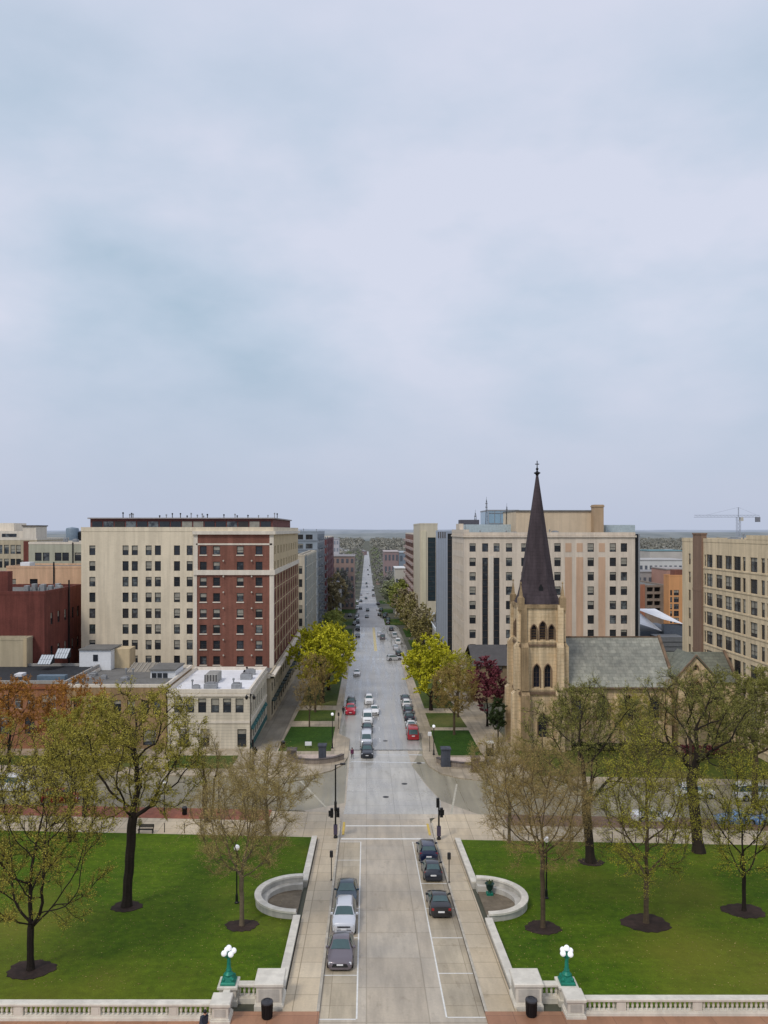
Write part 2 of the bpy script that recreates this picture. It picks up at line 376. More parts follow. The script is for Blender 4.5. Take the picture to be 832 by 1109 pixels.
# far pavements
sheet('pavement', [(-2.9, 138), (-2.95, 126)] + [(-3.6, 121.5), (-5.2, 118), (-8, 115.4), (-12, yc(113.6, -12)), (-300, yc(113.6, -300)), (-300, 131.1), (-19.3, 131.1), (-19.3, 300), (-5, 300), (-5, 142)], WALKF, .14, .3)
sheet('pavement', [(9.7, 138), (9.1, 126), (9.6, 120.5), (11, 116.4), (13.5, 114), (17, yc(113.6, 17)), (300, yc(113.6, 300)), (300, 127), (24.3, 127), (24.3, 242), (10.4, 242)], WALKF, .14, .3)
sheet('sidewalk_path', [(-19.2, 131), (-14.8, 129), (-14.8, 250), (-19.2, 250)], slabs('grey_path', lin((150, 140, 122)), lin((160, 150, 132)), lin((126, 118, 102)), 3, 3, (.4, .7), .25, mort=.05), .146)
for p in ([(-14.6, 129.4), (-5.9, 129.4), (-5.9, 147.5), (-14.2, 147.5)], [(-14.2, 152.5), (-6.2, 152.5), (-6.4, 163), (-14, 163)], rect(-14.2, -6.4, 168, 250),
          [(-31, yc(117.5, -31)), (-20.6, yc(117.5, -21)), (-20.6, 126.5), (-31, 126.5)], [(-60, yc(117.5, -60)), (-35, yc(117.5, -35)), (-35, 126.5), (-60, 126.5)],
          [(11.6, 126.6), (18.7, 126.6), (18.8, 144.5), (11.8, 144.5)], [(12, 147), (18.9, 147), (18.6, 160), (12, 160)], rect(12.2, 18.6, 165, 242)):
    sheet('grass_patch', p, LAWN2 if p[0][1] in (129.4, 126.6) else LAWN3, .165, .08)
sheet('church_lawn', [(24.6, yc(116.4, 24)), (120, yc(116.4, 120)), (120, 129.9), (24.6, 129.9)], grass('church_grass', lin((74, 92, 34)), lin((104, 110, 52)), lin((140, 116, 78)), .7), .165, .08)
for y in (255, 300, 350, 420, 500):
    sheet('grass_patch', rect(-17, -6, y + 6, y + 40), LAWN2, .02)
    sheet('grass_patch', rect(15.5 if y < 340 else 8.5, 23, y + 6, y + 40), LAWN2, .02)
sheet('cross_street', rect(-300, 300, 243, 254), ASPH, -.004)
sheet('cross_street', rect(-300, 300, 366, 378), ASPH, -.03)
sheet('median', rect(2.6, 3.6, 262, 345), plain('median_paint', lin((205, 190, 140)), .6, var=.2), .006)
for x0, x1 in ((-3.09, -.64), (5.23, 7.79)):
    sheet('parking_bay', rect(x0, x1, 51.1, 88.9), MATS['bay_concrete'], .008)
# road markings: parking bays, stop lines, crosswalks
def marks(rs, mat=PAINT, name='road_marking', dz=.012):
    for r in rs:
        sheet(name, r, mat, dz)
t = .11
bay_l, bay_r = (52.0 + .0, 57.2, 63.4, 69.5, 82.4, 88.6), (51.2, 57.4, 63.5, 75.8, 82.0, 88.9)
marks([rect(-.64 - t / 2, -.64 + t / 2, 51.0, 89.0), rect(5.23 - t / 2, 5.23 + t / 2, 51.2, 89.0)])
marks([rect(-3.08, -.70, y - .06, y + .06) for y in (50.95, 57.0, 63.4, 69.5, 82.6, 88.9)])
marks([rect(5.29, 7.78, y - .06, y + .06) for y in (51.2, 57.3, 63.4, 69.5, 75.7, 82, 88.8)])
marks([rect(-2.9, 7.7, 89.85, 90.25), rect(-2.5, 7.4, 94.2, 94.5)])
marks([[(-2.4, 123.2), (7.2, 122.5), (7.2, 122.9), (-2.4, 123.6)], [(6.9, 122.6), (9.1, 122.4), (9.1, 122.8), (6.9, 123)], [(6.9, 127.4), (9, 127.2), (9, 127.6), (6.9, 127.8)], [(-2.4, 127.5), (6.8, 127.2), (6.8, 127.5), (-2.4, 127.8)]], PAINTO, dz=.016)
marks([[(10.5, 98.5), (12.7, 111.5), (12.95, 111.4), (10.75, 98.4)], [(15.5, 98.4), (17.7, 111), (17.95, 110.9), (15.75, 98.3)], [(-5, 101), (-9.4, 113), (-9.65, 112.9), (-5.25, 101)], [(-11, 101.4), (-14.6, 113.4), (-14.85, 113.3), (-11.25, 101.4)]], plain('faded_paint', lin((178, 172, 154)), .6, var=.2, scale=2))
marks([rect(-4.6 + i * 1.55, -4.6 + i * 1.55 + .75, 240.5, 243.5) for i in range(10)], PAINTO)
marks([rect(2.3, 2.42, y, y + 3) for y in range(136, 236, 9)], PAINTO)
marks([rect(-.9, -.78, y, y + 3) for y in range(262, 700, 12)] + [rect(7.4, 7.52, y, y + 3) for y in range(262, 500, 12)], PAINTO)
for x in (-2.95, 6.95):
    tag(sheet('tactile_pad', rect(x + .1, x + .36, 91.4, 95.6) if x < 0 else rect(x + .3, x + .56, 91.2, 95.0), YELLOW, .05, .06), kind='structure')
# manhole covers
def manhole(x, y):
    o = sheet('manhole_cover', arc(x, y, .42, 0, 345, 23), plain('cast_iron', (.05, .05, .05), .5, .6), .02)
for x, y in ((2.6, 105.5), (5.4, 111.5), (3.3, 137), (8.2, 122.5), (-1.7, 62)): manhole(x, y)
# distant hills along the skyline
def hills():
    b = MB(); xs = [i * 120 for i in range(-45, 46)]; r = random.Random(3)
    for k, (Y, zt) in enumerate(((5200, 14), (6800, 27), (8600, 38))):
        prev = None
        for x in xs:
            h = zt + 6 * math.sin(x / 900 + k) + 3.5 * math.sin(x / 310 + 2 * k) + r.uniform(-1.5, 1.5)
            cur = [(x, Y - 900, -27), (x, Y - 250, h * .75 - 5), (x, Y, h), (x, Y + 500, -27)]
            if prev:
                for a in range(3): b.poly([prev[a], cur[a], cur[a + 1], prev[a + 1]])
            prev = cur
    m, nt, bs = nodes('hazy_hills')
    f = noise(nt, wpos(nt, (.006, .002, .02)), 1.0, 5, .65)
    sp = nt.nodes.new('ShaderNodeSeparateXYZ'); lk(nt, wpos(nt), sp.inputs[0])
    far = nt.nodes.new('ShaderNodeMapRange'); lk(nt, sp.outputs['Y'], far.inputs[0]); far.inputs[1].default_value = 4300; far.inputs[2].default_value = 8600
    c = mixc(nt, far.outputs[0], ramp(nt, f, [(.35, lin((116, 122, 122))), (.65, lin((140, 144, 142)))]), ramp(nt, f, [(.35, lin((152, 161, 173))), (.65, lin((166, 173, 184)))]))  # ridge colour shifts to a painted haze tone with distance
    lk(nt, c, bs.inputs['Base Color']); bs.inputs['Roughness'].default_value = 1; bs.inputs['Specular IOR Level'].default_value = 0
    tag(b.build('hills', m, smooth=True), kind='structure')
hills()

# ---------------------------------------------------------------- granite terrace: balustrades, piers, walls, lamps
XC = 2.17
def gz(y): return g(y) + .14
def pier(x0, x1, y0, y1, h, label, inset=True):
    z = gz((y0 + y1) / 2); cx, cy = (x0 + x1) / 2, (y0 + y1) / 2
    t = thing('stone_pier', label, 'pier', (cx, cy, z), 'granite piers of the terrace')
    b = MB(); b.box(x0 - .12, x1 + .12, y0 - .12, y1 + .12, z - .4, z + .22); b.box(x0 - .06, x1 + .06, y0 - .06, y1 + .06, z + .22, z + .32); b.build('base', GRAN, t)
    b = MB(); b.box(x0, x1, y0, y1, z + .32, z + h - .3)
    b.build('shaft', GRAN, t)
    b = MB()
    w, d = .16, .02
    b.box(x0 + w, x1 - w, y0 - d, y0 - .002, z + .46, z + h - .42)
    b.box(x0 - d, x0 - .002, y0 + w, y1 - w, z + .46, z + h - .42); b.box(x1 + .002, x1 + d, y0 + w, y1 - w, z + .46, z + h - .42)
    b.build('panel', GRAND, t)
    b = MB(); b.box(x0 - .05, x1 + .05, y0 - .05, y1 + .05, z + h - .3, z + h - .2); b.bbox(x0 - .13, x1 + .13, y0 - .13, y1 + .13, z + h - .2, z + h, .05); b.build('cap', GRAN, t)
    return t
BAL = [(.055, 0), (.085, .03), (.085, .07), (.05, .1), (.09, .24), (.095, .3), (.055, .48), (.05, .52), (.08, .55), (.08, .6)]
def balustrade(x0, x1, y, label, name='balustrade', n_b=None, step=.31, pier_every=4.3):
    """runs along X; base, rail, intermediate posts and turned balusters"""
    z = gz(y); t = thing(name, label, 'balustrade', ((x0 + x1) / 2, y, z))
    L = x1 - x0
    b = MB(); b.box(x0, x1, y - .26, y + .26, z - .5, z + .2); b.box(x0, x1, y - .2, y + .2, z + .2, z + .3); b.build('plinth', GRAN, t)
    b = MB(); b.box(x0, x1, y - .19, y + .19, z + .9, z + .98); b.bbox(x0, x1, y - .27, y + .27, z + .98, z + 1.13, .04); b.build('rail', GRAN, t)
    bm = None
    npost = max(0, int(L // pier_every)); posts = [x0 + (i + .5) * L / npost for i in range(npost)] if npost else []
    if L < 4: posts = []
    for px in posts:
        q = MB(); q.box(px - .3, px + .3, y - .17, y + .17, z + .3, z + .9); q.box(px - .2, px + .2, y - .19, y - .172, z + .38, z + .82); q.build('post', GRAN, t)
    n = int(L / step); proto = None
    for i in range(n):
        bx = x0 + (i + .5) * L / n
        if any(abs(bx - px) < .42 for px in posts): continue
        if proto is None:
            q = MB(); q.lathe((bx, y, z + .3), BAL, 8); proto = q.build('baluster', GRAN, t, smooth=True); pbx = bx
        else:
            c = proto.copy(); COL.objects.link(c); c.parent = t; c.location = (bx - pbx, 0, 0)
    return t
def M(x): return 2 * XC - x        # mirror across the road axis
balustrade(-40, -9.95, 50.75, 'long pale granite balustrade with turned balusters in front of the left lawn')
balustrade(14.15, 44, 51.35, 'long pale granite balustrade with turned balusters in front of the right lawn')
balustrade(-8.75, -7.5, 53.3, 'short granite balustrade between the left lamp pedestal and the square corner pier')
balustrade(11.75, 13.05, 53.3, 'short granite balustrade between the right lamp pedestal and the square corner pier')
pier(-7.35, -5.65, 52.2, 53.9, 1.7, 'large square granite corner pier beside the left sidewalk')
pier(9.95, 11.65, 52.2, 53.9, 1.7, 'large square granite corner pier beside the right sidewalk')
pier(-9.9, -8.85, 50.2, 51.3, 1.35, 'smaller granite end pier in front of the left green lamp')
pier(13.05, 14.1, 50.8, 51.9, 1.35, 'smaller granite end pier in front of the right green lamp')
for sx, side in ((-9.35, 'left'), (13.6, 'right')):
    y0 = 53.3; z = gz(y0)
    t = thing('lamp_pedestal', f'granite pedestal carrying the green lamp on the {side} side', 'pedestal', (sx, y0, z))
    b = MB(); b.box(sx - .68, sx + .68, y0 - .68, y0 + .68, z - .4, z + .25); b.box(sx - .56, sx + .56, y0 - .56, y0 + .56, z + .25, z + 1.0); b.build('shaft', GRAN, t)
    b = MB(); b.bbox(sx - .68, sx + .68, y0 - .68, y0 + .68, z + 1.0, z + 1.18, .04); b.build('cap', GRAN, t)
    b = MB(); b.box(sx - .2, sx + .2, y0 - 1.95, y0 - .7, z - .3, z + .2); b.bbox(sx - .24, sx + .24, y0 - 1.95, y0 - .7, z + .88, z + 1.08, .04)
    b.build('return_rail', GRAN, t)
    for k in range(3):
        b = MB(); b.lathe((sx, y0 - 1.65 + k * .32, z + .2), [(r, q * 1.13) for r, q in BAL], 8); b.build('baluster', GRAN, t, smooth=True)
    zz = z + 1.18
    l = thing('globe_lamp', f'green cast lamp with a cluster of white globes on the {side} pedestal', 'street lamp', (sx, y0, zz))
    b = MB(); b.bbox(sx - .5, sx + .5, y0 - .5, y0 + .5, zz, zz + .16, .05); b.frustum(rect(sx - .42, sx + .42, y0 - .42, y0 + .42), zz + .16, rect(sx - .26, sx + .26, y0 - .26, y0 + .26), zz + .5)
    for ax, ay in ((-.3, -.3), (.3, -.3), (.3, .3), (-.3, .3)): b.ball((sx + ax, y0 + ay, zz + .3), .14, 8)
    b.build('base', GREENM, l)
    b = MB(); b.lathe((sx, y0, zz + .45), [(.3, 0), (.33, .12), (.2, .26), (.17, .34), (.2, .4), (.14, .5), (.11, 1.25), (.16, 1.3), (.16, 1.36), (.09, 1.42), (.08, 1.6)], 12); b.build('column', GREENM, l, smooth=True)
    b = MB()
    for k in range(4):
        a = k * math.pi / 2 + .55; dx, dy = math.cos(a), math.sin(a)
        b.tube([(sx, y0, zz + 1.75), (sx + dx * .2, y0 + dy * .2, zz + 1.7), (sx + dx * .35, y0 + dy * .35, zz + 1.85)], [.05, .045, .04], 6)
    b.tube([(sx, y0, zz + 1.9), (sx, y0, zz + 2.12)], .06, 8); b.build('arm', GREENM, l, smooth=True)
    for k in range(5):
        a = k * math.pi / 2 + .55; rr = 0 if k == 4 else .35
        b = MB(); b.ball((sx + rr * math.cos(a), y0 + rr * math.sin(a), zz + (2.3 if k == 4 else 2.02)), .195, 14); b.build('globe', GLOBE, l, smooth=True)
# low walls beside the sidewalks, open at the curved seats
def low_wall(x0, x1, y0, y1, label):
    b = MB(); t = thing('low_wall', label, 'wall', ((x0 + x1) / 2, (y0 + y1) / 2, gz((y0 + y1) / 2)))
    def sl(xa, xb, h0, h1, bb):
        n = len(bb.v)
        bb.v += [(xa, y0, gz(y0) + h0), (xb, y0, gz(y0) + h0), (xb, y1, gz(y1) + h0), (xa, y1, gz(y1) + h0), (xa, y0, gz(y0) + h1), (xb, y0, gz(y0) + h1), (xb, y1, gz(y1) + h1), (xa, y1, gz(y1) + h1)]
        for q in ((0, 3, 2, 1), (4, 5, 6, 7), (0, 1, 5, 4), (1, 2, 6, 5), (2, 3, 7, 6), (3, 0, 4, 7)): bb.f.append(tuple(n + i for i in q)); bb.m.append(0)
    sl(x0 + .06, x1 - .06, -.3, .36, b); b.build('wall_body', GRAND, t)
    c = MB(); sl(x0, x1, .36, .5, c); c.build('coping', GRAN, t)
low_wall(-6.2, -5.6, 54.1, 66.5, 'low granite wall edging the left lawn nearest the terrace')
low_wall(-6.2, -5.6, 74.8, 89.2, 'low granite wall edging the left lawn near the crossing')
low_wall(9.95, 10.55, 54.1, 65.9, 'low granite wall edging the right lawn nearest the terrace')
low_wall(9.95, 10.55, 74.4, 88.4, 'low granite wall edging the right lawn near the crossing')
def exedra(cx, cy, a0, a1, label, side):
    z = gz(cy); t = thing('curved_wall', label, 'wall', (cx, cy, z))
    def ring(r0, r1, h0, h1, mat, name):
        n = 28; b = MB()
        pts = [math.radians(a0 + (a1 - a0) * i / n) for i in range(n + 1)]
        for i in range(n):
            q = []
            for a in (pts[i], pts[i + 1]):
                for r in (r0, r1):
                    x, y = cx + r * math.cos(a), cy + r * math.sin(a)
                    q.append((x, y))
            i0, o0, i1, o1 = q
            zb = lambda p, h: (p[0], p[1], gz(p[1]) * .35 + z * .65 + h)
            b.poly([zb(i0, h1), zb(o0, h1), zb(o1, h1), zb(i1, h1)]); b.poly([zb(o0, h0), zb(o1, h0), zb(o1, h1), zb(o0, h1)]); b.poly([zb(i1, h0), zb(i0, h0), zb(i0, h1), zb(i1, h1)])
            if i == 0: b.poly([zb(i0, h0), zb(o0, h0), zb(o0, h1), zb(i0, h1)])
            if i == n - 1: b.poly([zb(o1, h0), zb(i1, h0), zb(i1, h1), zb(o1, h1)])
        b.build(name, mat, t, fix=True)
    ring(3.55, 3.95, -.5, .78, GRAND, 'wall_body'); ring(3.45, 4.05, .78, .95, GRAN, 'coping'); ring(2.9, 3.52, -.3, .38, GRAND, 'seat')
    sheet('seat_floor', [p for p in arc(cx, cy, 3.5, a0, a1, 20)], wall('damp_paving', lin((128, 116, 98)), .2, .2), .19)
exedra(-6.0, 70.65, 90, 270, 'curved granite seat wall opening onto the left sidewalk', -1)
exedra(10.35, 70.15, -90, 90, 'curved granite seat wall opening onto the right sidewalk', 1)
# green urn in the right seat
t = thing('planter_urn', 'green bronze urn on a foot inside the right curved seat wall', 'urn', (11.35, 72.3, gz(72.3)))
z = gz(72.3); b = MB(); b.box(11.05, 11.65, 72.0, 72.6, z - .1, z + .25); b.build('foot', GREENM, t)
b = MB(); b.lathe((11.35, 72.3, z + .25), [(.16, 0), (.1, .12), (.3, .4), (.36, .75), (.45, .85), (.38, .83)], 12); b.build('bowl', plain('dark_bronze', lin((36, 70, 62)), .5, .4, .2), t, smooth=True)
b = MB(); rr = random.Random(4)
for i in range(60):
    a, r = rr.uniform(0, 6.3), rr.uniform(0, .3); b.poly([(11.35 + r * math.cos(a) + rr.uniform(-.1, .1), 72.3 + r * math.sin(a) + rr.uniform(-.1, .1), z + 1.05 + rr.uniform(0, .35)) for _ in range(3)])
b.build('plant', leafmat('urn_leaves', (.02, .04, .015), (.08, .12, .04)), t)

def bin_(x, y, label, s=1.0, base=None):
    z = gz(y); t = thing('litter_bin', label, 'bin', (x, y, z))
    b = MB(); b.lathe((x, y, z), [(.27 * s, 0), (.29 * s, .05), (.31 * s, .8 * s), (.35 * s, .83 * s), (.35 * s, .9 * s)], 16)
    for k in range(16):
        a = k * math.pi / 8; b.tube([(x + .3 * s * math.cos(a), y + .3 * s * math.sin(a), z + .06), (x + .335 * s * math.cos(a), y + .335 * s * math.sin(a), z + .8 * s)], .018, 4)
    b.build('body', DARKM, t)
    b = MB(); b.lathe((x, y, z + .9 * s), [(.36 * s, 0), (.34 * s, .08), (.2 * s, .17), (.19 * s, .12), (.01, .1)], 16); b.build('lid', plain('bin_lid', (.05, .05, .056), .35, .3), t, smooth=True)
bin_(-6.45, 50.9, 'black litter bin in front of the left corner pier', 1.12)
bin_(10.75, 51.15, 'black litter bin in front of the right corner pier', 1.12)
X, Y = G(200, 884); bin_(X, Y, 'black litter bin on the red brick paving beyond the left lawn', .95)
X, Y = G(306, 812); bin_(X, Y + .6, 'black litter bin at the corner of the grass patch by the path', 1.1)

def lamp_post(x, y, h, label, globe='globe', arm=False):
    z = g(y) + .15; t = thing('lamp_post', label, 'street lamp', (x, y, z))
    b = MB(); b.lathe((x, y, z), [(.2, 0), (.2, .12), (.13, .2), (.11, .8), (.07, .9), (.055, h - .6), (.1, h - .55), (.1, h - .45), (.05, h - .42)], 8); b.build('pole', DARKM, t)
    b = MB()
    if globe == 'globe': b.ball((x, y, z + h - .2), .26, 10); b.build('globe', GLOBE, t, smooth=True)
    else:
        for sx in (-.55, .55):
            l = MB(); l.lathe((x + sx, y, z + h - .75), [(.05, 0), (.2, .1), (.24, .5), (.1, .62), (.03, .8)], 8); l.build('lantern', DARKM, t)
        b.tube([(x - .55, y, z + h + .0), (x - .3, y, z + h + .08), (x, y, z + h - .1), (x + .3, y, z + h + .08), (x + .55, y, z + h)], .035, 5); b.tube([(x, y, z + h - .6), (x, y, z + h + .15)], .05, 6); b.build('arm', DARKM, t)
    return t
lamp_post(XU(256.5, 70.3), 70.3, 5.2, 'slim black lamp post standing in the left lawn behind a bare tree')
lamp_post(XU(592, 71.4), 71.4, 5.6, 'slim black lamp post standing in the right lawn behind a bare tree')
for u, v, s in ((178, 884, 'black lamp post on the red brick paving beside the leaning dark tree'), (237, 882, 'black lamp post on the brick paving beside the multi stemmed bare tree')):
    X, Y = G(u, v); lamp_post(X, Y, 4.3, s)
lamp_post(-5.7, 131.2, 5.9, 'dark lamp post at the avenue side of the left grass patch')
lamp_post(10.9, 127, 4.8, 'dark lamp post at the street corner of the right grass patch')
tw = lamp_post(-17.6, 118.8, 11.2, 'tall dark twin lantern post at the corner by the white roofed store', 'twin')
X, Y = G(178, 884)

def signal_head(t, x, y, z, face=-1, sub=None):
    b = MB(); b.box(x - .17, x + .17, y - .14, y + .14, z, z + 1.05)
    for k in range(3):
        b.lathe((x, y + face * .17, z + .08 + k * .33), [(.13, 0), (.13, .02), (.13, .2)], 8)
    o = b.build('signal_head', DARKM, t)
    for k, c in enumerate(((.02, .06, .03), (.08, .06, .01), (.5, .03, .02))):
        q = MB(); q.ball((x, y + face * .15, z + .18 + k * .33), .1, 8, sz=1); 
        me = q.build('lens', plain(f'signal_lens_{k}', c, .3), t); me.parent = o; me.location = (0, 0, 0)
def signal(x, y, h, label, arm):
    z = g(y) + .14; t = thing('traffic_signal', label, 'traffic light', (x, y, z))
    b = MB(); b.lathe((x, y, z), [(.24, 0), (.24, .15), (.16, .3), (.15, 1.0), (.11, 1.1), (.085, h)], 8); b.build('pole', DARKM, t)
    q = MB(); q.box(x - .22, x + .22, y - .2, y + .2, z + .45, z + 1.5); q.build('control_box', plain('purple_grey_box', lin((72, 64, 84)), .6), t)
    if arm:
        b = MB(); b.tube([(x, y, z + h - .1), (x + .4, y, z + h + .05), (x + .75, y, z + h + .08)], [.06, .05, .045], 6); b.build('lamp_arm', DARKM, t)
        b = MB(); b.bbox(x + .5, x + 1.15, y - .16, y + .16, z + h + .02, z + h + .18, .05); b.build('lamp_head', DARKM, t)
        signal_head(t, x - .42, y, z + 2.35); signal_head(t, x + .28, y, z + 2.4)
        b = MB(); b.box(x - .8, x - .28, y - .2, y - .16, z + 2.5, z + 3.2); b.build('backplate', DARKM, t)
        b = MB(); b.lathe((x, y, z + 3.1), [(.13, 0), (.16, .1), (.16, 1.0), (.1, 1.15)], 8); b.build('collar', DARKM, t)
    else:
        signal_head(t, x - .1, y + .2, z + 3.6, 1); signal_head(t, x + .3, y, z + 2.55, -1)
        b = MB(); b.box(x + .1, x + .62, y + .16, y + .2, z + 2.7, z + 3.3); b.build('backplate', DARKM, t)
        b = MB(); b.tube([(x - .1, y, z + 3.3), (x + .3, y + .1, z + 3.1)], .04, 5); b.build('bracket', DARKM, t)
    return t
signal(-3.55, 90, 8.4, 'tall black signal pole with overhead lamp at the left end of the stop line', True)
signal(8.25, 89.4, 4.4, 'shorter black traffic signal pole at the right end of the stop line', False)
X, Y = G(270, 836); signal(-17.0, 117.6, 4.0, 'dark traffic signal beside the twin lantern post at the far corner', False)
def signpost(x, y, h, label, c=(.02, .02, .022), w=.32):
    z = gz(y); t = thing('sign_post', label, 'sign post', (x, y, z))
    b = MB(); b.lathe((x, y, z), [(.1, 0), (.1, .06), (.045, .1), (.045, h - .6)], 8); b.build('pole', DARKM, t)
    b = MB(); b.bbox(x - w / 2, x + w / 2, y - .09, y + .09, z + h - .65, z + h, .06); b.build('head', plain('sign_head_%d' % int(c[0] * 999), c, .5), t)
signpost(XU(359, 76.2), 76.2, 2.9, 'slim dark sign post on the left sidewalk beside the empty bay')
signpost(XU(486.5, 75.6), 75.6, 2.9, 'slim dark sign post on the right sidewalk beside the black car')
X, Y = G(465.5, 815); signpost(X, Y, 3.2, 'white sign on a post by the right kerb beyond the crossing', (.7, .7, .7), .6)
X, Y = G(383.5, 784); signpost(-5.2, 146, 3.0, 'dark parking sign on the left kerb beside the waiting queue')
# small posts along the lawn edge
i = 0
proto = None
for u in (20, 45, 70, 107, 177, 199, 217, 241, 268):
    X = XU(u, 91.3); Y = yc(90.3, X)
    if proto is None:
        proto = thing('lawn_post', 'short dark post in the row along the far edge of the left lawn', 'post', (X, Y, gz(Y)), 'short posts along the left lawn')
        b = MB(); b.lathe((X, Y, gz(Y)), [(.07, 0), (.05, .08), (.045, .95), (.07, 1.0), (.02, 1.08)], 6); b.build('post', DARKM, proto)
    else: place_copy(proto, (X, Y, gz(Y)))
for u in (548, 575, 622, 665, 690, 712, 743, 779, 815):
    X = XU(u, 88.2); Y = yc(90.3, X)
    place_copy(proto, (X, Y, gz(Y)), label='short dark post in the row along the far edge of the right lawn', group='short posts along the right lawn')
def bench(x, y, label, rz=0):
    z = gz(y); t = thing('park_bench', label, 'bench', (x, y, z))
    b = MB(); [b.box(x - .9, x + .9, y - .22 + k * .15, y - .1 + k * .15, z + .42, z + .46) for k in range(3)]; b.build('seat', DARKM, t)
    b = MB(); [b.box(x - .9, x + .9, y + .26, y + .3, z + .55 + k * .14, z + .66 + k * .14) for k in range(3)]; b.build('backrest', DARKM, t)
    for sx in (-.8, .8):
        b = MB(); b.box(x + sx - .03, x + sx + .03, y - .22, y + .3, z, z + .42); b.box(x + sx - .03, x + sx + .03, y + .22, y + .28, z + .42, z + .95); b.build('leg', DARKM, t)
X, Y = G(158, 904); bench(X, Y, 'dark park bench at the far edge of the left lawn')
# far-corner stone pillars and curved seat walls
def pillar(u0, u1, vb, h, label, mat=GREYST):
    Y = YG(vb); x0, x1 = XU(u0, Y), XU(u1, Y); z = gz(Y); w_ = x1 - x0
    t = thing('stone_pillar', label, 'pillar', ((x0 + x1) / 2, Y + w_ / 2, z))
    b = MB(); b.box(x0 - .06, x1 + .06, Y - .06, Y + w_ + .06, z - .2, z + .2); b.box(x0, x1, Y, Y + w_, z + .2, z + h - .25); b.build('shaft', mat, t)
    b = MB(); b.bbox(x0 - .12, x1 + .12, Y - .12, Y + w_ + .12, z + h - .25, z + h, .06); b.build('cap', mat, t)
pillar(311, 320.5, 825, 1.7, 'low square grey stone pillar at the left end of the far left curved wall')
pillar(345, 353, 825.5, 2.5, 'taller dark stone pillar at the kerb end of the far left curved wall', wall('slate_pillar', lin((84, 88, 98)), .2, .3))
pillar(478.5, 488, 832, 2.8, 'taller dark stone pillar at the kerb end of the far right curved wall', wall('slate_pillar', lin((84, 88, 98)), .2, .3))
pillar(511.5, 520, 838, 2.2, 'brown stone pillar at the church end of the far right curved wall', wall('brown_pillar', lin((116, 98, 84)), .2, .3))
def corner_wall(cx, cy, r, a0, a1, label):
    z = gz(cy); t = thing('corner_seat_wall', label, 'wall', (cx, cy - r * .7, z)); n = 14
    for nm, r0, r1, h0, h1, m in (('wall_body', r - .22, r + .22, -.3, .78, STONEW), ('coping', r - .28, r + .28, .78, .9, GREYST)):
        b = MB(); P = [math.radians(a0 + (a1 - a0) * i / n) for i in range(n + 1)]
        for i in range(n):
            c = [(cx + q * math.cos(a), cy + q * math.sin(a)) for a in (P[i], P[i + 1]) for q in (r0, r1)]
            b.frustum([c[0], c[1], c[3], c[2]], z + h0, [c[0], c[1], c[3], c[2]], z + h1)
        b.build(nm, m, t, fix=True)
corner_wall(-8.3, 126.6, 5.0, 215, 335, 'curved dark stone seat wall between the two pillars of the far left corner')
corner_wall(15.6, 124.6, 5.0, 205, 325, 'curved stone seat wall between the two pillars of the far right corner')
sheet('corner_bed', arc(-8.3, 126.6, 4.6, 215, 335, 12) + [(-5, 127.2), (-11.8, 127.2)], plain('pink_gravel', lin((190, 172, 158)), .8, var=.2), .16)
sheet('corner_bed', arc(15.6, 124.6, 4.6, 205, 325, 12) + [(18.9, 125.4), (11.8, 125.4)], plain('pink_gravel', lin((190, 172, 158)), .8, var=.2), .16)
# notice board on the grass, kiosk by the church path
X, Y = G(334, 812); z = gz(Y)
t = thing('notice_board', 'small white board on legs standing in the far left grass patch', 'sign', (X, Y, z))
b = MB(); b.box(X - .55, X + .55, Y - .03, Y + .03, z + .5, z + 1.15); b.build('board', plain('white_board', (.8, .8, .82), .5, var=.04), t)
for sx in (-.45, .45):
    b = MB(); b.box(X + sx - .03, X + sx + .03, Y + .04, Y + .1, z, z + .9); b.build('leg', DARKM, t)
X, Y = G(530.5, 820); z = gz(Y)
t = thing('kiosk', 'small dark kiosk with pale flat top on the path beside the church', 'kiosk', (X, Y, z))
b = MB(); b.bbox(X - .6, X + .6, Y - .5, Y + .5, z + 2.1, z + 2.35, .05); b.build('roof', plain('pale_roof', (.6, .58, .52), .6), t)
b = MB(); b.box(X - .4, X + .4, Y - .35, Y + .35, z, z + 1.2); b.build('body', DARKM, t)
for sx in (-.5, .5):
    b = MB(); b.box(X + sx - .05, X + sx + .05, Y - .45, Y + .45, z, z + 2.1); b.build('post', DARKM, t)
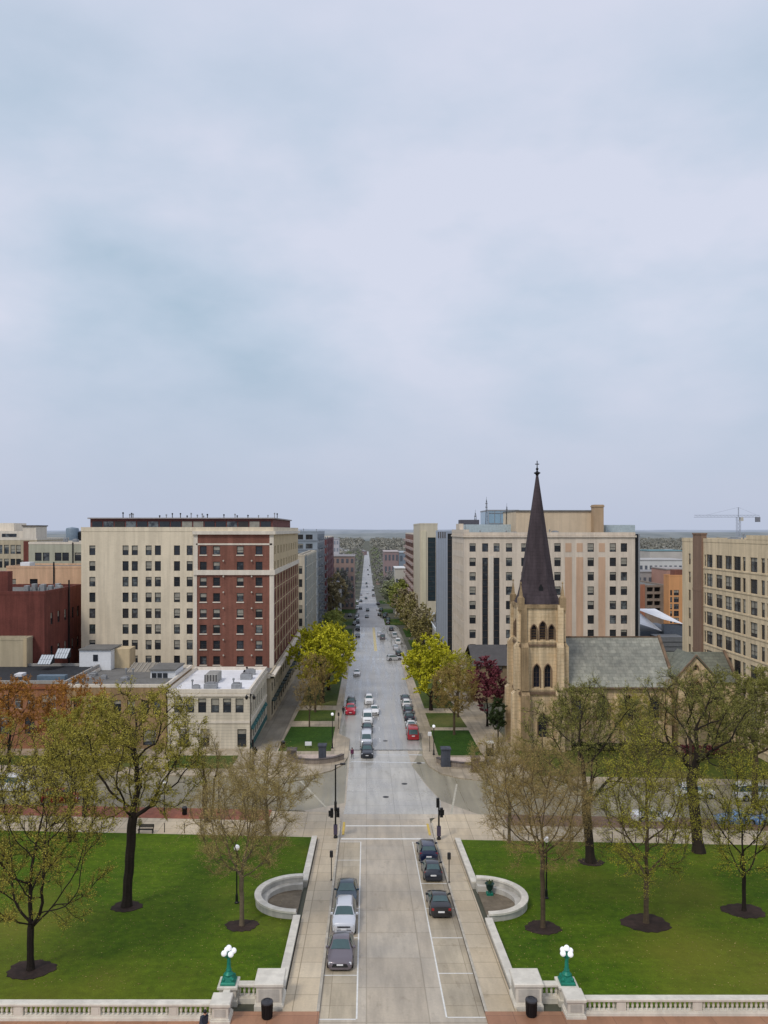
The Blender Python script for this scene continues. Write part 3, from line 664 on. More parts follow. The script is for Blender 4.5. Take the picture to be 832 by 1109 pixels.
# ---------------------------------------------------------------- buildings
GL = glass(); GLT = glass('teal_glass', (.018, .03, .036), (.07, .12, .14), .1); BLIND = plain('window_blind', lin((150, 146, 134)), .6, var=.2, scale=1.2)
FR_DARK = plain('dark_window_frame', lin((52, 48, 46)), .6, var=.2); FR_PALE = plain('pale_window_frame', lin((196, 190, 176)), .6, var=.1)
FR_BRONZE = plain('bronze_window_frame', lin((74, 62, 56)), .5, var=.2)
WMESH = {}
def win_mesh(w, h, style, var):
    key = (round(w, 2), round(h, 2), style, var)
    if key in WMESH: return WMESH[key]
    b = MB(); fr = {'dark': FR_DARK, 'pale': FR_PALE, 'bronze': FR_BRONZE}[style.split('_')[0]]; t = min(.09, w * .09)
    x0, x1 = -w / 2, w / 2
    b.box(x0, x0 + t, -.07, .02, 0, h); b.box(x1 - t, x1, -.07, .02, 0, h); b.box(x0 + t, x1 - t, -.07, .02, h - t, h); b.box(x0 + t, x1 - t, -.07, .02, 0, t)
    if 'strip' in style:
        n = max(2, int(h / 1.75))
        for k in range(1, n): b.box(x0 + t, x1 - t, -.05, .01, h * k / n - .06, h * k / n + .06)
    else:
        b.box(x0 + t, x1 - t, -.055, .01, h * .5 - .035, h * .5 + .035)
        if 'dbl' in style: b.box(-.06, .06, -.06, .01, t, h - t)
    b.poly([(x0 + t, -.01, t), (x1 - t, -.01, t), (x1 - t, -.01, h - t), (x0 + t, -.01, h - t)], 1)
    if var:
        k = (0, .28, .5, .75)[var]; xa, xb = x0 + t, (x1 - t)
        b.poly([(xa, -.016, h * (1 - k)), (xb, -.016, h * (1 - k)), (xb, -.016, h - t), (xa, -.016, h - t)], 2)
    WMESH[key] = b.mesh('window', [fr, GLT if 'teal' in style else GL, BLIND]); return WMESH[key]

class Bldg:
    def __init__(s, name, label, cat, x0, x1, y0, y1, zt, mat, zb=None, group=None, depth=.28):
        s.x0, s.x1, s.y0, s.y1, s.zt = x0, x1, y0, y1, zt
        s.zb = zb if zb is not None else min(g(y0), g(y1)) - .5
        s.t = thing(name, label, cat, ((x0 + x1) / 2, (y0 + y1) / 2, s.zb + .5), group)
        s.mat = mat; s.wins = []; s.b = MB(); s.depth = depth; s.done = set(); s.r = random.Random(name + label)
        s.extra = [mat]
    def midx(s, m):
        if m not in s.extra: s.extra.append(m)
        return s.extra.index(m)
    def wallface(s, side, holes, a=None, b=None, z0=None, z1=None, m=0, style='dark', off=0.0):
        """side: front(-y) right(+x) left(-x); holes: (lo, hi, z0, z1) along world x or y"""
        z0 = s.zb if z0 is None else z0; z1 = s.zt if z1 is None else z1
        if side == 'front':
            a = s.x0 if a is None else a; b = s.x1 if b is None else b; n = (0, -1); rz = 0; P = lambda q, z, d: (q, s.y0 + d - off, z)
        elif side == 'right':
            a = s.y0 if a is None else a; b = s.y1 if b is None else b; n = (1, 0); rz = math.pi / 2; P = lambda q, z, d: (s.x1 - d + off, q, z)
        else:
            a = s.y0 if a is None else a; b = s.y1 if b is None else b; n = (-1, 0); rz = -math.pi / 2; P = lambda q, z, d: (s.x0 + d - off, q, z)
        flip = side == 'left'
        holes = [h for h in holes if h[0] > a + .02 and h[1] < b - .02 and h[2] > z0 + .02 and h[3] < z1 - .02]
        xs = sorted({a, b, *(h[0] for h in holes), *(h[1] for h in holes)}); zs = sorted({z0, z1, *(h[2] for h in holes), *(h[3] for h in holes)})
        # merge near-equal cuts
        def quad(pts): s.b.poly(pts[::-1] if flip else pts, m)
        for i in range(len(xs) - 1):
            run = None
            for j in range(len(zs) - 1):
                cx, cz = (xs[i] + xs[i + 1]) / 2, (zs[j] + zs[j + 1]) / 2
                solid = not any(h[0] < cx < h[1] and h[2] < cz < h[3] for h in holes)
                if solid and run is None: run = zs[j]
                if run is not None and (not solid or j == len(zs) - 2):
                    e = zs[j + 1] if solid else zs[j]
                    quad([P(xs[i], run, 0), P(xs[i + 1], run, 0), P(xs[i + 1], e, 0), P(xs[i], e, 0)]); run = None
        D = s.depth
        for h in holes:
            p = [(h[0], h[2]), (h[1], h[2]), (h[1], h[3]), (h[0], h[3])]
            for k in range(4):
                c, d_ = p[k], p[(k + 1) % 4]
                quad([P(c[0], c[1], 0), P(c[0], c[1], D), P(d_[0], d_[1], D), P(d_[0], d_[1], 0)])
            st = h[4] if len(h) > 4 else style
            s.wins.append((P((h[0] + h[1]) / 2, h[2], D * .8), rz, h[1] - h[0], h[3] - h[2], st, side))
    def solid(s, sides):
        z0, z1 = s.zb, s.zt
        if 'back' in sides: s.b.poly([(s.x1, s.y1, z0), (s.x0, s.y1, z0), (s.x0, s.y1, z1), (s.x1, s.y1, z1)])
        if 'left' in sides: s.b.poly([(s.x0, s.y1, z0), (s.x0, s.y0, z0), (s.x0, s.y0, z1), (s.x0, s.y1, z1)])
        if 'right' in sides: s.b.poly([(s.x1, s.y0, z0), (s.x1, s.y1, z0), (s.x1, s.y1, z1), (s.x1, s.y0, z1)])
        if 'front' in sides: s.b.poly([(s.x0, s.y0, z0), (s.x1, s.y0, z0), (s.x1, s.y0, z1), (s.x0, s.y0, z1)])
    def flat_roof(s, mat, par=.6, th=.35, cap=None):
        b = MB(); z = s.zt - par
        b.poly([(s.x0 + th, s.y0 + th, z), (s.x1 - th, s.y0 + th, z), (s.x1 - th, s.y1 - th, z), (s.x0 + th, s.y1 - th, z)]); b.build('roof', mat, s.t)
        c = MB(); e = .06
        for q in ((s.x0 - e, s.x1 + e, s.y0 - e, s.y0 + th), (s.x0 - e, s.x1 + e, s.y1 - th, s.y1 + e), (s.x0 - e, s.x0 + th, s.y0 + th, s.y1 - th), (s.x1 - th, s.x1 + e, s.y0 + th, s.y1 - th)):
            c.box(q[0], q[1], q[2], q[3], s.zt - par - .05, s.zt + .12)
        c.build('parapet', cap or s.mat, s.t)
    def part(s, name, mat, *boxes):
        b = MB()
        for q in boxes: b.box(*q)
        return b.build(name, mat, s.t)
    def finish(s):
        s.b.build('wall', s.extra, s.t)
        if s.r.random() < 2:
            key = lambda w_: -(w_[2] * w_[3] * (1 if w_[5] == 'front' else .45 * abs(w_[0][0]) / max(w_[0][1], 1) * 3) / (w_[0][1] ** 2))
            ws = sorted(s.wins, key=key)
            for i, (p, rz, w_, h, st, side) in enumerate(ws[:100]):
                o = bpy.data.objects.new('window', win_mesh(w_, h, st, s.r.choice((0, 0, 0, 1, 1, 2, 3)) if 'strip' not in st else 0)); COL.objects.link(o); o.parent = s.t
                W = s.t['_w']; o.location = (p[0] - W[0], p[1] - W[1], p[2] - W[2]); o.rotation_euler = (0, 0, rz)
            if len(ws) > 100:
                b = MB()
                for p, rz, w_, h, st, side in ws[100:]:
                    me = win_mesh(w_, h, st, s.r.choice((0, 0, 0, 1, 2))); n = len(b.v); R = Matrix.Translation(p) @ Matrix.Rotation(rz, 4, 'Z')
                    b.v += [tuple(R @ v.co) for v in me.vertices]
                    for f in me.polygons: b.f.append(tuple(n + i for i in f.vertices)); b.m.append(f.material_index)
                fr = {'dark': FR_DARK, 'pale': FR_PALE, 'bronze': FR_BRONZE}[ws[100][4].split('_')[0]]
                tag(b.build('window', [fr, GL, BLIND], s.t), kind='stuff')
        return s.t
def gridw(cs, w_, zs, h, style=None):
    return [(c - w_ / 2, c + w_ / 2, z - h / 2, z + h / 2) + ((style,) if style else ()) for c in cs for z in zs]
def rooftop(B, seed, n, z, mat=None, region=None, size=(.6, 2.2), hts=(.5, 1.4), name='roof_vent'):
    r = random.Random(seed); x0, x1, y0, y1 = region or (B.x0 + 1.5, B.x1 - 1.5, B.y0 + 1.5, B.y1 - 1.5)
    for i in range(n):
        x, y = r.uniform(x0, x1), r.uniform(y0, y1); a, c, h = r.uniform(*size), r.uniform(*size), r.uniform(*hts)
        b = MB()
        if r.random() < .6: b.bbox(x - a / 2, x + a / 2, y - c / 2, y + c / 2, z, z + h, .05); b.box(x - a * .3, x + a * .3, y - c * .3, y + c * .3, z + h, z + h + .15)
        else: b.lathe((x, y, z), [(.12, 0), (.12, h), (.22, h + .02), (.2, h + .25), (.05, h + .35)], 8)
        b.build(name, mat or MATS['galvanised'], B.t)
plain('galvanised', lin((150, 152, 154)), .5, .4, .15)
CREAM = wall('cream_brick', lin((230, 216, 190)), .06, .14, .35)
REDB = wall('red_brick', lin((138, 92, 78)), .14, .22, .3)
REDD = wall('dark_red_brick', lin((120, 68, 60)), .18, .26, .3)
WHST = wall('white_stone_trim', lin((226, 216, 200)), .05, .12)
TANS = wall('tan_brick', lin((206, 186, 150)), .06, .14, .3)
MEMB = plain('white_roof_membrane', lin((228, 228, 230)), .6, var=.1, scale=.4)
ROOFG = wall('grey_gravel_roof', lin((120, 118, 114)), .15, .1)
ROOFD = wall('black_tar_roof', lin((52, 54, 58)), .2, .1)
DGLASS = glass('dark_glass_wall', (.012, .016, .022), (.05, .07, .09), .08)

# --- white roofed corner store
B = Bldg('corner_store', 'two storey white stone store with a white flat roof on the street corner', 'building', -33.2, -19.4, 131, 152.6, 8.75, wall('white_stucco', lin((218, 208, 188)), .06, .18, .5))
zf = lambda v: ZV(v, 131)
fx = [XU(u, 131) for u in (193, 206, 219, 233, 246, 259.5)]
B.wallface('front', gridw(fx, 1.35, [ (zf(756.5) + zf(772)) / 2], 2.4) + [(XU(u, 131) - .75, XU(u, 131) + .75, g(131) + .4, g(131) + 3.4) for u in (200, 222, 262)])
ys = [132.5 + i * 2.45 for i in range(8)]
B.wallface('right', gridw([y + .2 for y in ys], 1.25, [5.2], 2.2) + gridw([y + .2 for y in ys], 1.7, [1.0], 2.4)); B.solid(('back', 'left'))
B.flat_roof(MEMB, .45, .3, WHST)
B.part('cornice', WHST, (-33.35, -19.2, 130.8, 130.99, 7.7, 8.1), (-19.39, -19.2, 130.8, 152.5, 7.7, 8.1)); B.part('belt_course', WHST, (-33.3, -19.25, 130.88, 130.99, 3.2, 3.6), (-19.39, -19.27, 130.88, 152.5, 3.2, 3.6))
tealm = plain('teal_awning_canvas', lin((36, 92, 92)), .7)
for i, y in enumerate(ys):
    b = MB(); b.ext([(-19.37, y - .75, 2.5), (-19.37, y - .75, 2.0), (-18.95, y - .75, 1.95)], (0, 1.9, 0)); b.build('awning', tealm, B.t, fix=True)
B.part('shopfront', tealm, (-19.36, -19.28, 131.2, 152.3, -1.2, -.25))
b = MB(); b.bbox(-28.6, -26.4, 139, 143, 8.3, 9.9, .1); b.build('roof_unit', plain('grey_unit', lin((150, 148, 142)), .6), B.t)
b = MB(); [b.box(-28.7 + k * .5, -28.55 + k * .5, 138.9, 138.98, 8.4, 9.8) for k in range(5)]; b.build('roof_unit_grille', FR_DARK, B.t)
rooftop(B, 4, 7, 8.3); rooftop(B, 9, 4, 8.3, DARKM, (-25, -21, 148, 151), (.4, .9), (.4, .8))
B.finish()
# --- low shop row with the long white cornice
B = Bldg('shop_row', 'long two storey shop row with a white cornice below the red brick block', 'building', -30, -18.7, 153.2, 224, 7.4, wall('buff_stone', lin((196, 182, 156)), .08, .2, .4))
ys = [156 + i * 4.2 for i in range(16)]
B.wallface('right', gridw(ys, 2.2, [4.3], 1.9) + gridw(ys, 2.9, [.1], 3.0)); B.wallface('front', []); B.solid(('back', 'left')); B.flat_roof(ROOFG, .3, .3)
B.part('cornice', WHST, (-18.69, -18.0, 152.6, 224, 6.6, 6.95), (-18.69, -17.8, 152.5, 224.2, 6.95, 7.25), (-30, -18.0, 152.6, 153.19, 6.6, 7.25))
for y in ys[::1]: B.part('awning', plain('dark_green_canvas', lin((40, 58, 56)), .7), (-18.68, -17.9, y - 1.5, y + 1.5, 1.75, 1.95))
B.finish()
# --- cream and red apartment block
Y0 = 161.6; zr = [ZV(v, Y0) for v in (596, 613, 630, 647, 664.3, 681.4, 698.4, 715.3, 732.3)]
xr = XU(211.5, Y0)
B = Bldg('apartment_block', 'ten storey cream and red brick apartment block behind the corner store', 'building', XU(88, Y0), -19.2, Y0, 220, ZV(571.5, Y0), CREAM)
cols = [XU(u, Y0) for u in (100, 136, 146, 161, 171, 191.7, 205.5)]
B.wallface('front', gridw(cols, 1.25, zr, 2.0), b=xr)
rm = B.midx(REDB)
colr = [XU(u, Y0) for u in (220.2, 234.6, 260.2, 280.6)]
B.wallface('front', gridw(colr, 1.4, zr, 1.75), a=xr, m=rm)
ysd = [164.6 + i * 6.0 for i in range(10)]; ysd = [y + d for y in ysd for d in (-.9, .9)]
B.wallface('right', gridw(ysd, 1.1, zr[2:], 1.75), z1=ZV(620, Y0), m=rm); tm = B.midx(TANS)
B.wallface('right', gridw(ysd, 1.1, zr[:2], 1.75), z0=ZV(620, Y0), m=tm); B.solid(('back', 'left'))
B.flat_roof(ROOFG, .7, .4)
x0, x1 = xr, -19.2; zb_, zc = ZV(620, Y0), ZV(577, Y0)
B.part('belt_course', WHST, (xr - .3, x1 + .35, Y0 - .35, Y0 - .003, zb_ - .5, zb_ + .5), (x1 + .003, x1 + .35, Y0, 220, zb_ - .5, zb_ + .5))
B.part('cornice', WHST, (xr - .5, x1 + .5, Y0 - .55, Y0 - .003, zc - .35, zc + .35), (x1 + .003, x1 + .55, Y0, 220.2, zc - .35, zc + .35))
B.part('upper_band', WHST, (xr + .2, x1 - .2, Y0 - .1, Y0 - .003, ZV(589.5, Y0) - .15, ZV(589.5, Y0) + .2))
for q_ in ((x1 - .75, x1 + .12, Y0 - .12, Y0 - .003, -3, zb_ - .5), (x1 + .003, x1 + .12, Y0, Y0 + .7, -3, zb_ - .5), (xr - .35, xr + .35, Y0 - .1, Y0 - .003, -3, zb_ - .5), (xr - .35, xr + .5, Y0 - .1, Y0 - .003, zb_ + .5, zc - .35), (x1 - .75, x1 + .1, Y0 - .1, Y0 - .003, zb_ + .5, zc - .35)): B.part('corner_pilaster', WHST, q_)
bm_ = wall('dark_brick_panel', lin((118, 58, 48)), .1, .1)
B.part('parapet_panel', bm_, (xr + .8, x1 - .9, Y0 - .05, Y0 - .003, zc + .45, zc + .85))
for x in colr:
    for z in zr: B.part('window_sill', WHST, (x - .8, x + .8, Y0 - .14, Y0 - .003, z - 1.12, z - .9))
sill = MB()
for z in [zz - 1.5 for zz in zr[2:]]: sill.box(-19.197, -19.12, Y0 + .8, 220, z - .1, z + .04)
sill.build('stone_band', TANS, B.t)
for i in range(10): B.part('pier', TANS, (-19.197, -19.06, 167.1 + i * 6 - .25, 167.1 + i * 6 + .25, 8, ZV(620, Y0) - .5))
PR = wall('penthouse_red', lin((120, 76, 72)), .15, .1); pz = B.zt - .6
q = MB(); px0, px1 = XU(96, 166), XU(300, 172) - .3
q.box(px0, px1, 167, 205, pz, pz + 2.5); q.build('penthouse', PR, B.t)
q = MB(); q.box(px0 - .4, px1 + .4, 166.4, 205.5, pz + 2.5, pz + 2.75); q.build('penthouse_roof', plain('penthouse_slab', lin((150, 142, 140)), .6), B.t)
for i in range(16):
    x = px0 + 1.5 + i * (px1 - px0 - 3) / 15; r = rnd.random()
    q = MB(); q.box(x - 1.05, x + 1.05, 166.9, 166.99, pz + .75, pz + 1.95); q.build('penthouse_window', GL if r < .6 else (BLIND if r < .8 else FR_DARK), B.t)
for i in range(22):
    x = rnd.uniform(px0 + 3, px1 - 1); h = rnd.uniform(.4, 1.1)
    q = MB(); q.lathe((x, 172 + rnd.uniform(-3, 20), pz + 2.75), [(.1, 0), (.1, h), (.2, h + .05), (.18, h + .3), (.02, h + .36)], 6); q.build('vent_pipe', DARKM if i % 2 else MATS['galvanised'], B.t)
for z in zr[1::1]:
    for x in (colr[0] - .2 + 4.4, colr[2] + 2.4):
        q = MB(); q.lathe((x, Y0 - .3, z + .9), [(.05, 0), (.16, .05), (.16, .3), (.05, .36)], 6); q.build('wall_lamp', FR_PALE, B.t, smooth=True)
B.finish()

# --- stone and glass office, grey tower, dark brick flats further along the left side
B = Bldg('glass_office', 'pale stone and blue glass office beyond the red brick block', 'building', XU(322, 240), -19.0, 240, 292, ZV(601, 240), wall('pale_stone', lin((200, 190, 172)), .06, .12), zb=-10)
B.wallface('front', [(XU(323, 240), XU(327.5, 240), z, z + 2.4, 'bronze') for z in range(-2, 26, 4)])
pg = glass('pale_blue_glass', lin((128, 150, 160)), lin((190, 205, 210)), .15)
B.solid(('back', 'left', 'right')); B.flat_roof(ROOFG, .4)
for i in range(9):
    B.part('glass_bay', pg, (-18.99, -18.8, 243 + i * 5.4, 247.6 + i * 5.4, 4, B.zt - .6)); B.part('mullion', FR_PALE, (-18.99, -18.55, 247.7 + i * 5.4, 248.3 + i * 5.4, -6, B.zt))
for z in (8, 12, 16, 20, 24): B.part('spandrel', FR_PALE, (-18.79, -18.7, 243, 291, z, z + .25))
B.part('shopfront', DGLASS, (-18.99, -18.85, 242, 291, -8, 2))
B.finish()
B = Bldg('grey_tower', 'tall grey glass block with stacked balconies rising behind the blue glass office', 'building', -36, -18.8, 300, 352, ZV(575.5, 300), plain('blue_grey_panel', lin((142, 152, 162)), .4, var=.12, scale=.3), zb=-12)
zs = [ZV(575.5, 300) - 2.2 - 3.5 * i for i in range(10)]
B.wallface('front', [(-34 + i * 3.6, -34 + i * 3.6 + 2.6, z - .9, z + 1.0, 'bronze_dbl') for i in range(4) for z in zs]); B.wallface('right', [(302.5 + i * 6, 305.5 + i * 6, z - .9, z + 1.1, 'bronze_dbl') for i in range(8) for z in zs]); B.solid(('back', 'left')); B.flat_roof(ROOFG, .4)
for z in zs:
    for y in (310, 326, 342):
        q = MB(); q.box(-18.79, -17.2, y, y + 7, z - 1.3, z - 1.1); q.box(-17.25, -17.2, y, y + 7, z - 1.1, z - .1); q.build('balcony', plain('balcony_grey', lin((96, 104, 112)), .5), B.t)
    B.part('louvre_band', plain('louvre_grey', lin((118, 124, 132)), .5), (-36.1, -18.7, 299.85, 299.99, z - 1.7, z - 1.2))
rooftop(B, 5, 9, B.zt - .4, region=(-34, -20, 302, 320))
B.finish()
B = Bldg('brick_flats', 'narrow dark red brick flats beyond the grey glass tower', 'building', -32, -18.4, 362, 440, ZV(582, 362), wall('maroon_brick', lin((116, 72, 74)), .1, .1), zb=-14)
zs = [ZV(582, 362) - 2.5 - 3.4 * i for i in range(10)]
B.wallface('front', [(-31 + i * 3, -29.4 + i * 3, z - .9, z + .9) for i in range(4) for z in zs]); B.wallface('right', [(365 + i * 5, 367.4 + i * 5, z - .9, z + .9) for i in range(14) for z in zs]); B.solid(('back', 'left')); B.flat_roof(ROOFG, .4, cap=WHST)
for i in range(4): B.part('pilaster', plain('lilac_stone', lin((158, 142, 150)), .7), (-18.39, -18.2, 362.5 + i * 20, 364 + i * 20, -12, B.zt))
B.finish()

# --- far left cluster
B = Bldg('brick_warehouse', 'dark red brick warehouse with few windows left of the cream block', 'building', -85, -61.6, 150, 170, ZV(641, 150), REDD)
B.wallface('front', []); B.wallface('right', [(y, y + 1.2, z, z + 2.3) for y in (153, 156.5, 160, 164, 167) for z in (4.5, 10.5, 17)] + [(y, y + 1.3, 0, 2.4) for y in (153, 157, 161)]); B.solid(('back', 'left')); B.flat_roof(ROOFG, .5, .3)
B.part('chimney', REDD, (-71.2, -69.0, 151, 153, B.zt - .6, ZV(619, 151)))
B.part('drainpipe', DARKM, (-61.59, -61.35, 162, 162.3, 6, B.zt + 1.5))
for i in range(7):
    x = -69 + i * 1.1; q = MB(); q.bbox(x, x + .8, 158 + (i % 3), 159.2 + (i % 3), B.zt - .5, B.zt + .6 + .3 * (i % 2), .05); q.build('roof_unit', MATS['galvanised'], B.t)
for z in (10.5, 3.5): B.part('wall_light', FR_PALE, (-62.4, -62.1, 149.8, 149.99, z, z + .3))
B.finish()
B = Bldg('tan_wall_building', 'plain tan walled low block in front of the dark red warehouse', 'building', -82, XU(28.5, 147), 147, 149.8, ZV(691.5, 147), wall('tan_render', lin((188, 174, 146)), .06, .15))
B.solid(('front', 'right', 'left', 'back')); B.flat_roof(ROOFG, .3, .25); B.part('side_pilaster', TANS, (B.x1 - .5, B.x1 + .1, 146.9, 146.99, 2, B.zt)); B.finish()
B = Bldg('peach_block', 'plain peach coloured block with a few small windows behind the red warehouse', 'building', XU(7, 178), -61.2, 178, 192, ZV(613.5, 178), wall('peach_render', lin((222, 184, 150)), .06, .16))
B.wallface('front', [(XU(u, 178) - .9, XU(u, 178) + .9, ZV(634, 178), ZV(627, 178)) for u in (13, 36.5)]); B.wallface('right', []); B.solid(('back', 'left')); B.flat_roof(ROOFG, .3, .3)
B.part('drainpipe', DARKM, (XU(58.5, 178) - .15, XU(58.5, 178) + .15, 177.8, 177.99, 10, B.zt + 1)); B.part('roof_hatch', MEMB, (XU(24, 182), XU(34, 182), 181, 184, B.zt - .3, B.zt + .8)); B.finish()
B = Bldg('sage_block', 'pale sage green block with paired dark windows behind the peach block', 'building', XU(31, 200), -60, 200, 225, ZV(587.5, 200), wall('sage_render', lin((182, 182, 164)), .06, .14), zb=10)
B.wallface('front', [(XU(u, 200) - .85, XU(u, 200) + .85, ZV(607.5, 200), ZV(598.5, 200)) for u in (41.5, 50, 63, 71, 84.5)]); B.solid(('right', 'left', 'back')); B.flat_roof(ROOFG, .4, .3, WHST)
B.part('drainpipe', DARKM, (XU(79, 200) - .12, XU(79, 200) + .12, 199.8, 199.99, 10, B.zt)); rooftop(B, 3, 6, B.zt - .4); B.finish()
B = Bldg('beige_office', 'beige many windowed office at the far left edge of the skyline', 'building', -140, XU(40, 262), 262, 290, ZV(583.5, 262), wall('beige_stone', lin((192, 178, 152)), .06, .14), zb=0)
zs = [ZV(v, 262) for v in (595, 610)]
B.wallface('front', gridw([XU(u, 262) for u in (-8, 0, 7, 14, 20)], 1.6, zs, 3) + gridw([XU(u, 262) for u in (24, 31, 36)], 1.3, [ZV(611, 262)], 2.6)); B.solid(('right', 'left', 'back')); B.flat_roof(ROOFG, .4, .4, WHST)
B.part('stair_tower', REDD, (XU(26, 262), XU(31.5, 262), 261.6, 261.98, 8, ZV(586, 262))); B.part('upper_storey', WHST, (-140, XU(26, 268), 268, 285, B.zt - .4, ZV(575, 268))); B.part('lift_house', WHST, (XU(24.5, 266), XU(39, 266), 266, 275, B.zt - .4, ZV(570, 266))); B.part('lift_house_cap', GREYST, (XU(24, 266), XU(39.8, 266), 265.6, 275.5, ZV(570, 266), ZV(568.8, 266))); B.part('roof_house', WHST, (-140, XU(15, 272), 272, 282, ZV(575, 268), ZV(566.5, 272)))
for u in (4, 8, 12, 16): B.part('upper_window', GL, (XU(u, 268) - .6, XU(u, 268) + .6, 267.9, 267.99, ZV(581.5, 268), ZV(578, 268)))
B.finish()
t = thing('water_tower', 'grey blue round rooftop tank behind the sage green block', 'tank', (XU(78.5, 300), 300, 25))
b = MB(); b.lathe((XU(78.5, 300), 300, 29.5), [(2.3, 0), (2.4, .3), (2.4, 6.3), (2.2, 6.7), (.1, 7.1)], 16); b.build('tank', plain('tank_grey', lin((120, 136, 150)), .5, var=.1), t, smooth=True)
b = MB(); [b.tube([(XU(78.5, 300) + 2 * sx, 300 + 2 * sy, 15), (XU(78.5, 300) + 2 * sx, 300 + 2 * sy, 29.6)], .15, 5) for sx in (-1, 1) for sy in (-1, 1)]; b.build('leg', DARKM, t)
b = MB(); b.lathe((XU(87, 300), 300, 27), [(.8, 0), (.8, 7.5), (.3, 8)], 8); b.build('flue', DARKM, t)

# --- orange brick row and its neighbour on the square (black roof, skylights)
B = Bldg('orange_brick_store', 'orange brick two storey store with a black roof and skylights at the left edge', 'building', -78, XU(72, 131), 131, 148, ZV(738, 131), wall('orange_brick', lin((160, 112, 84)), .1, .2, .35))
B.wallface('front', [(XU(u, 131) - .6, XU(u, 131) + .6, ZV(768, 131), ZV(752.5, 131), 'pale') for u in (-20, -6, 6, 20, 34, 49, 56.5)] + [(XU(u, 131) - .8, XU(u, 131) + .8, ZV(795, 131), ZV(776, 131)) for u in (-15, 5, 32, 55)]); B.solid(('right', 'left', 'back')); B.flat_roof(ROOFD, .35, .3, wall('grey_coping', lin((168, 164, 158)), .1, .1))
B.part('cornice', wall('orange_trim', lin((150, 92, 62)), .1, .1), (-78, B.x1, 130.75, 130.99, ZV(746, 131), ZV(744, 131)))
def skylight(u0, u1, v0, v1, Y):
    x0, x1 = XU(u0, Y), XU(u1, Y); z0, z1 = ZV(v1, Y), ZV(v0, Y)
    b = MB(); b.ext([(x0, Y, z0), (x0, Y + 2.2, z1), (x0, Y + 2.2, z0)], (x1 - x0, 0, 0)); o = b.build('skylight', ROOFD, B.t, fix=True)
    b = MB(); n = 5
    for i in range(n):
        a, c = x0 + (x1 - x0) * (i + .08) / n, x0 + (x1 - x0) * (i + .92) / n; sx = .35
        for k in range(2):
            f0, f1 = .04 + .48 * k, .5 + .46 * k
            b.poly([(a, Y + 2.2 * f0 - .03, z0 + (z1 - z0) * f0 + .03), (c, Y + 2.2 * f0 - .03, z0 + (z1 - z0) * f0 + .03), (c, Y + 2.2 * f1 - .03, z0 + (z1 - z0) * f1 + .03), (a, Y + 2.2 * f1 - .03, z0 + (z1 - z0) * f1 + .03)])
    b.build('pane', plain('skylight_pane', lin((186, 192, 196)), .2, var=.05), B.t).name = 'skylight_pane'
skylight(40, 54, 711, 720, 143); skylight(58, 72, 704, 713.5, 146)
b = MB(); b.box(XU(18, 138), XU(26, 138), 137, 139, B.zt - .35, B.zt + .1); b.build('roof_hatch', MEMB, B.t)
b = MB(); b.bbox(XU(42, 134), XU(72, 134), 133.2, 134.6, B.zt - .35, B.zt + .55, .05); b.build('duct', plain('blue_grey_duct', lin((98, 116, 130)), .5), B.t)
B.finish()
B = Bldg('brownstone_store', 'brown stone fronted store with a cluttered roof between orange brick and white roofed stores', 'building', XU(72.3, 131), -33.4, 131, 150, ZV(742, 131), wall('brown_stone', lin((168, 140, 104)), .12, .2, .4))
B.wallface('front', gridw([XU(u, 131) for u in (84, 98, 112, 127, 142, 157, 170)], 1.3, [ZV(766, 131)], 2.4) + gridw([XU(u, 131) for u in (90, 115, 140, 162)], 2.2, [.8], 2.6)); B.solid(('right', 'left', 'back')); B.flat_roof(ROOFG, .35, .3, WHST)
zr_ = B.zt - .35
q = MB(); q.box(XU(86, 147), XU(120, 147), 147, 153, zr_, ZV(704, 147)); q.build('roof_house', plain('white_hut', lin((222, 224, 226)), .6, var=.06), B.t)
q = MB(); q.box(XU(85.5, 147), XU(121, 147), 146.7, 153.2, ZV(704, 147), ZV(703, 147)); q.build('roof_house_roof', ROOFG, B.t)
q = MB(); q.box(XU(101, 147), XU(106, 147), 146.9, 146.99, ZV(716, 147), ZV(709, 147)); q.build('roof_house_window', GL, B.t)
q = MB(); q.box(XU(121, 149), XU(140, 149), 149.2, 153, zr_, ZV(703, 149)); q.build('stair_house', TANS, B.t)
q = MB(); q.ext([(XU(139, 146), 145, zr_), (XU(139, 146), 149.5, ZV(719, 148)), (XU(139, 146), 149.5, zr_)], (5.2, 0, 0)); q.build('greenhouse', plain('greenhouse_glass', lin((140, 134, 124)), .3, var=.1), B.t, fix=True)
q = MB(); [q.tube([(XU(139, 146) + .2 + i * .8, 144.95, zr_ + .1), (XU(139, 146) + .2 + i * .8, 149.4, ZV(719, 148) + .1)], .06, 4) for i in range(7)]; q.build('greenhouse_bar', FR_PALE, B.t)
q = MB(); q.box(XU(163, 139), XU(190, 139), 139, 145, zr_, ZV(726, 139)); q.build('dormer', plain('white_hut', (1, 1, 1)), B.t)
q = MB(); q.box(XU(162, 139), XU(191, 139), 138.6, 145.5, ZV(726, 139), ZV(724.5, 139)); q.build('dormer_roof', ROOFG, B.t)
for u in (167, 173, 179): q = MB(); q.box(XU(u, 139) - .4, XU(u, 139) + .4, 138.9, 138.99, ZV(734, 139), ZV(729, 139)); q.build('dormer_window', GL, B.t)
rooftop(B, 13, 12, zr_, region=(XU(74, 136), XU(135, 136), 133, 145), size=(.5, 1.5), hts=(.4, 1.2)); B.finish()

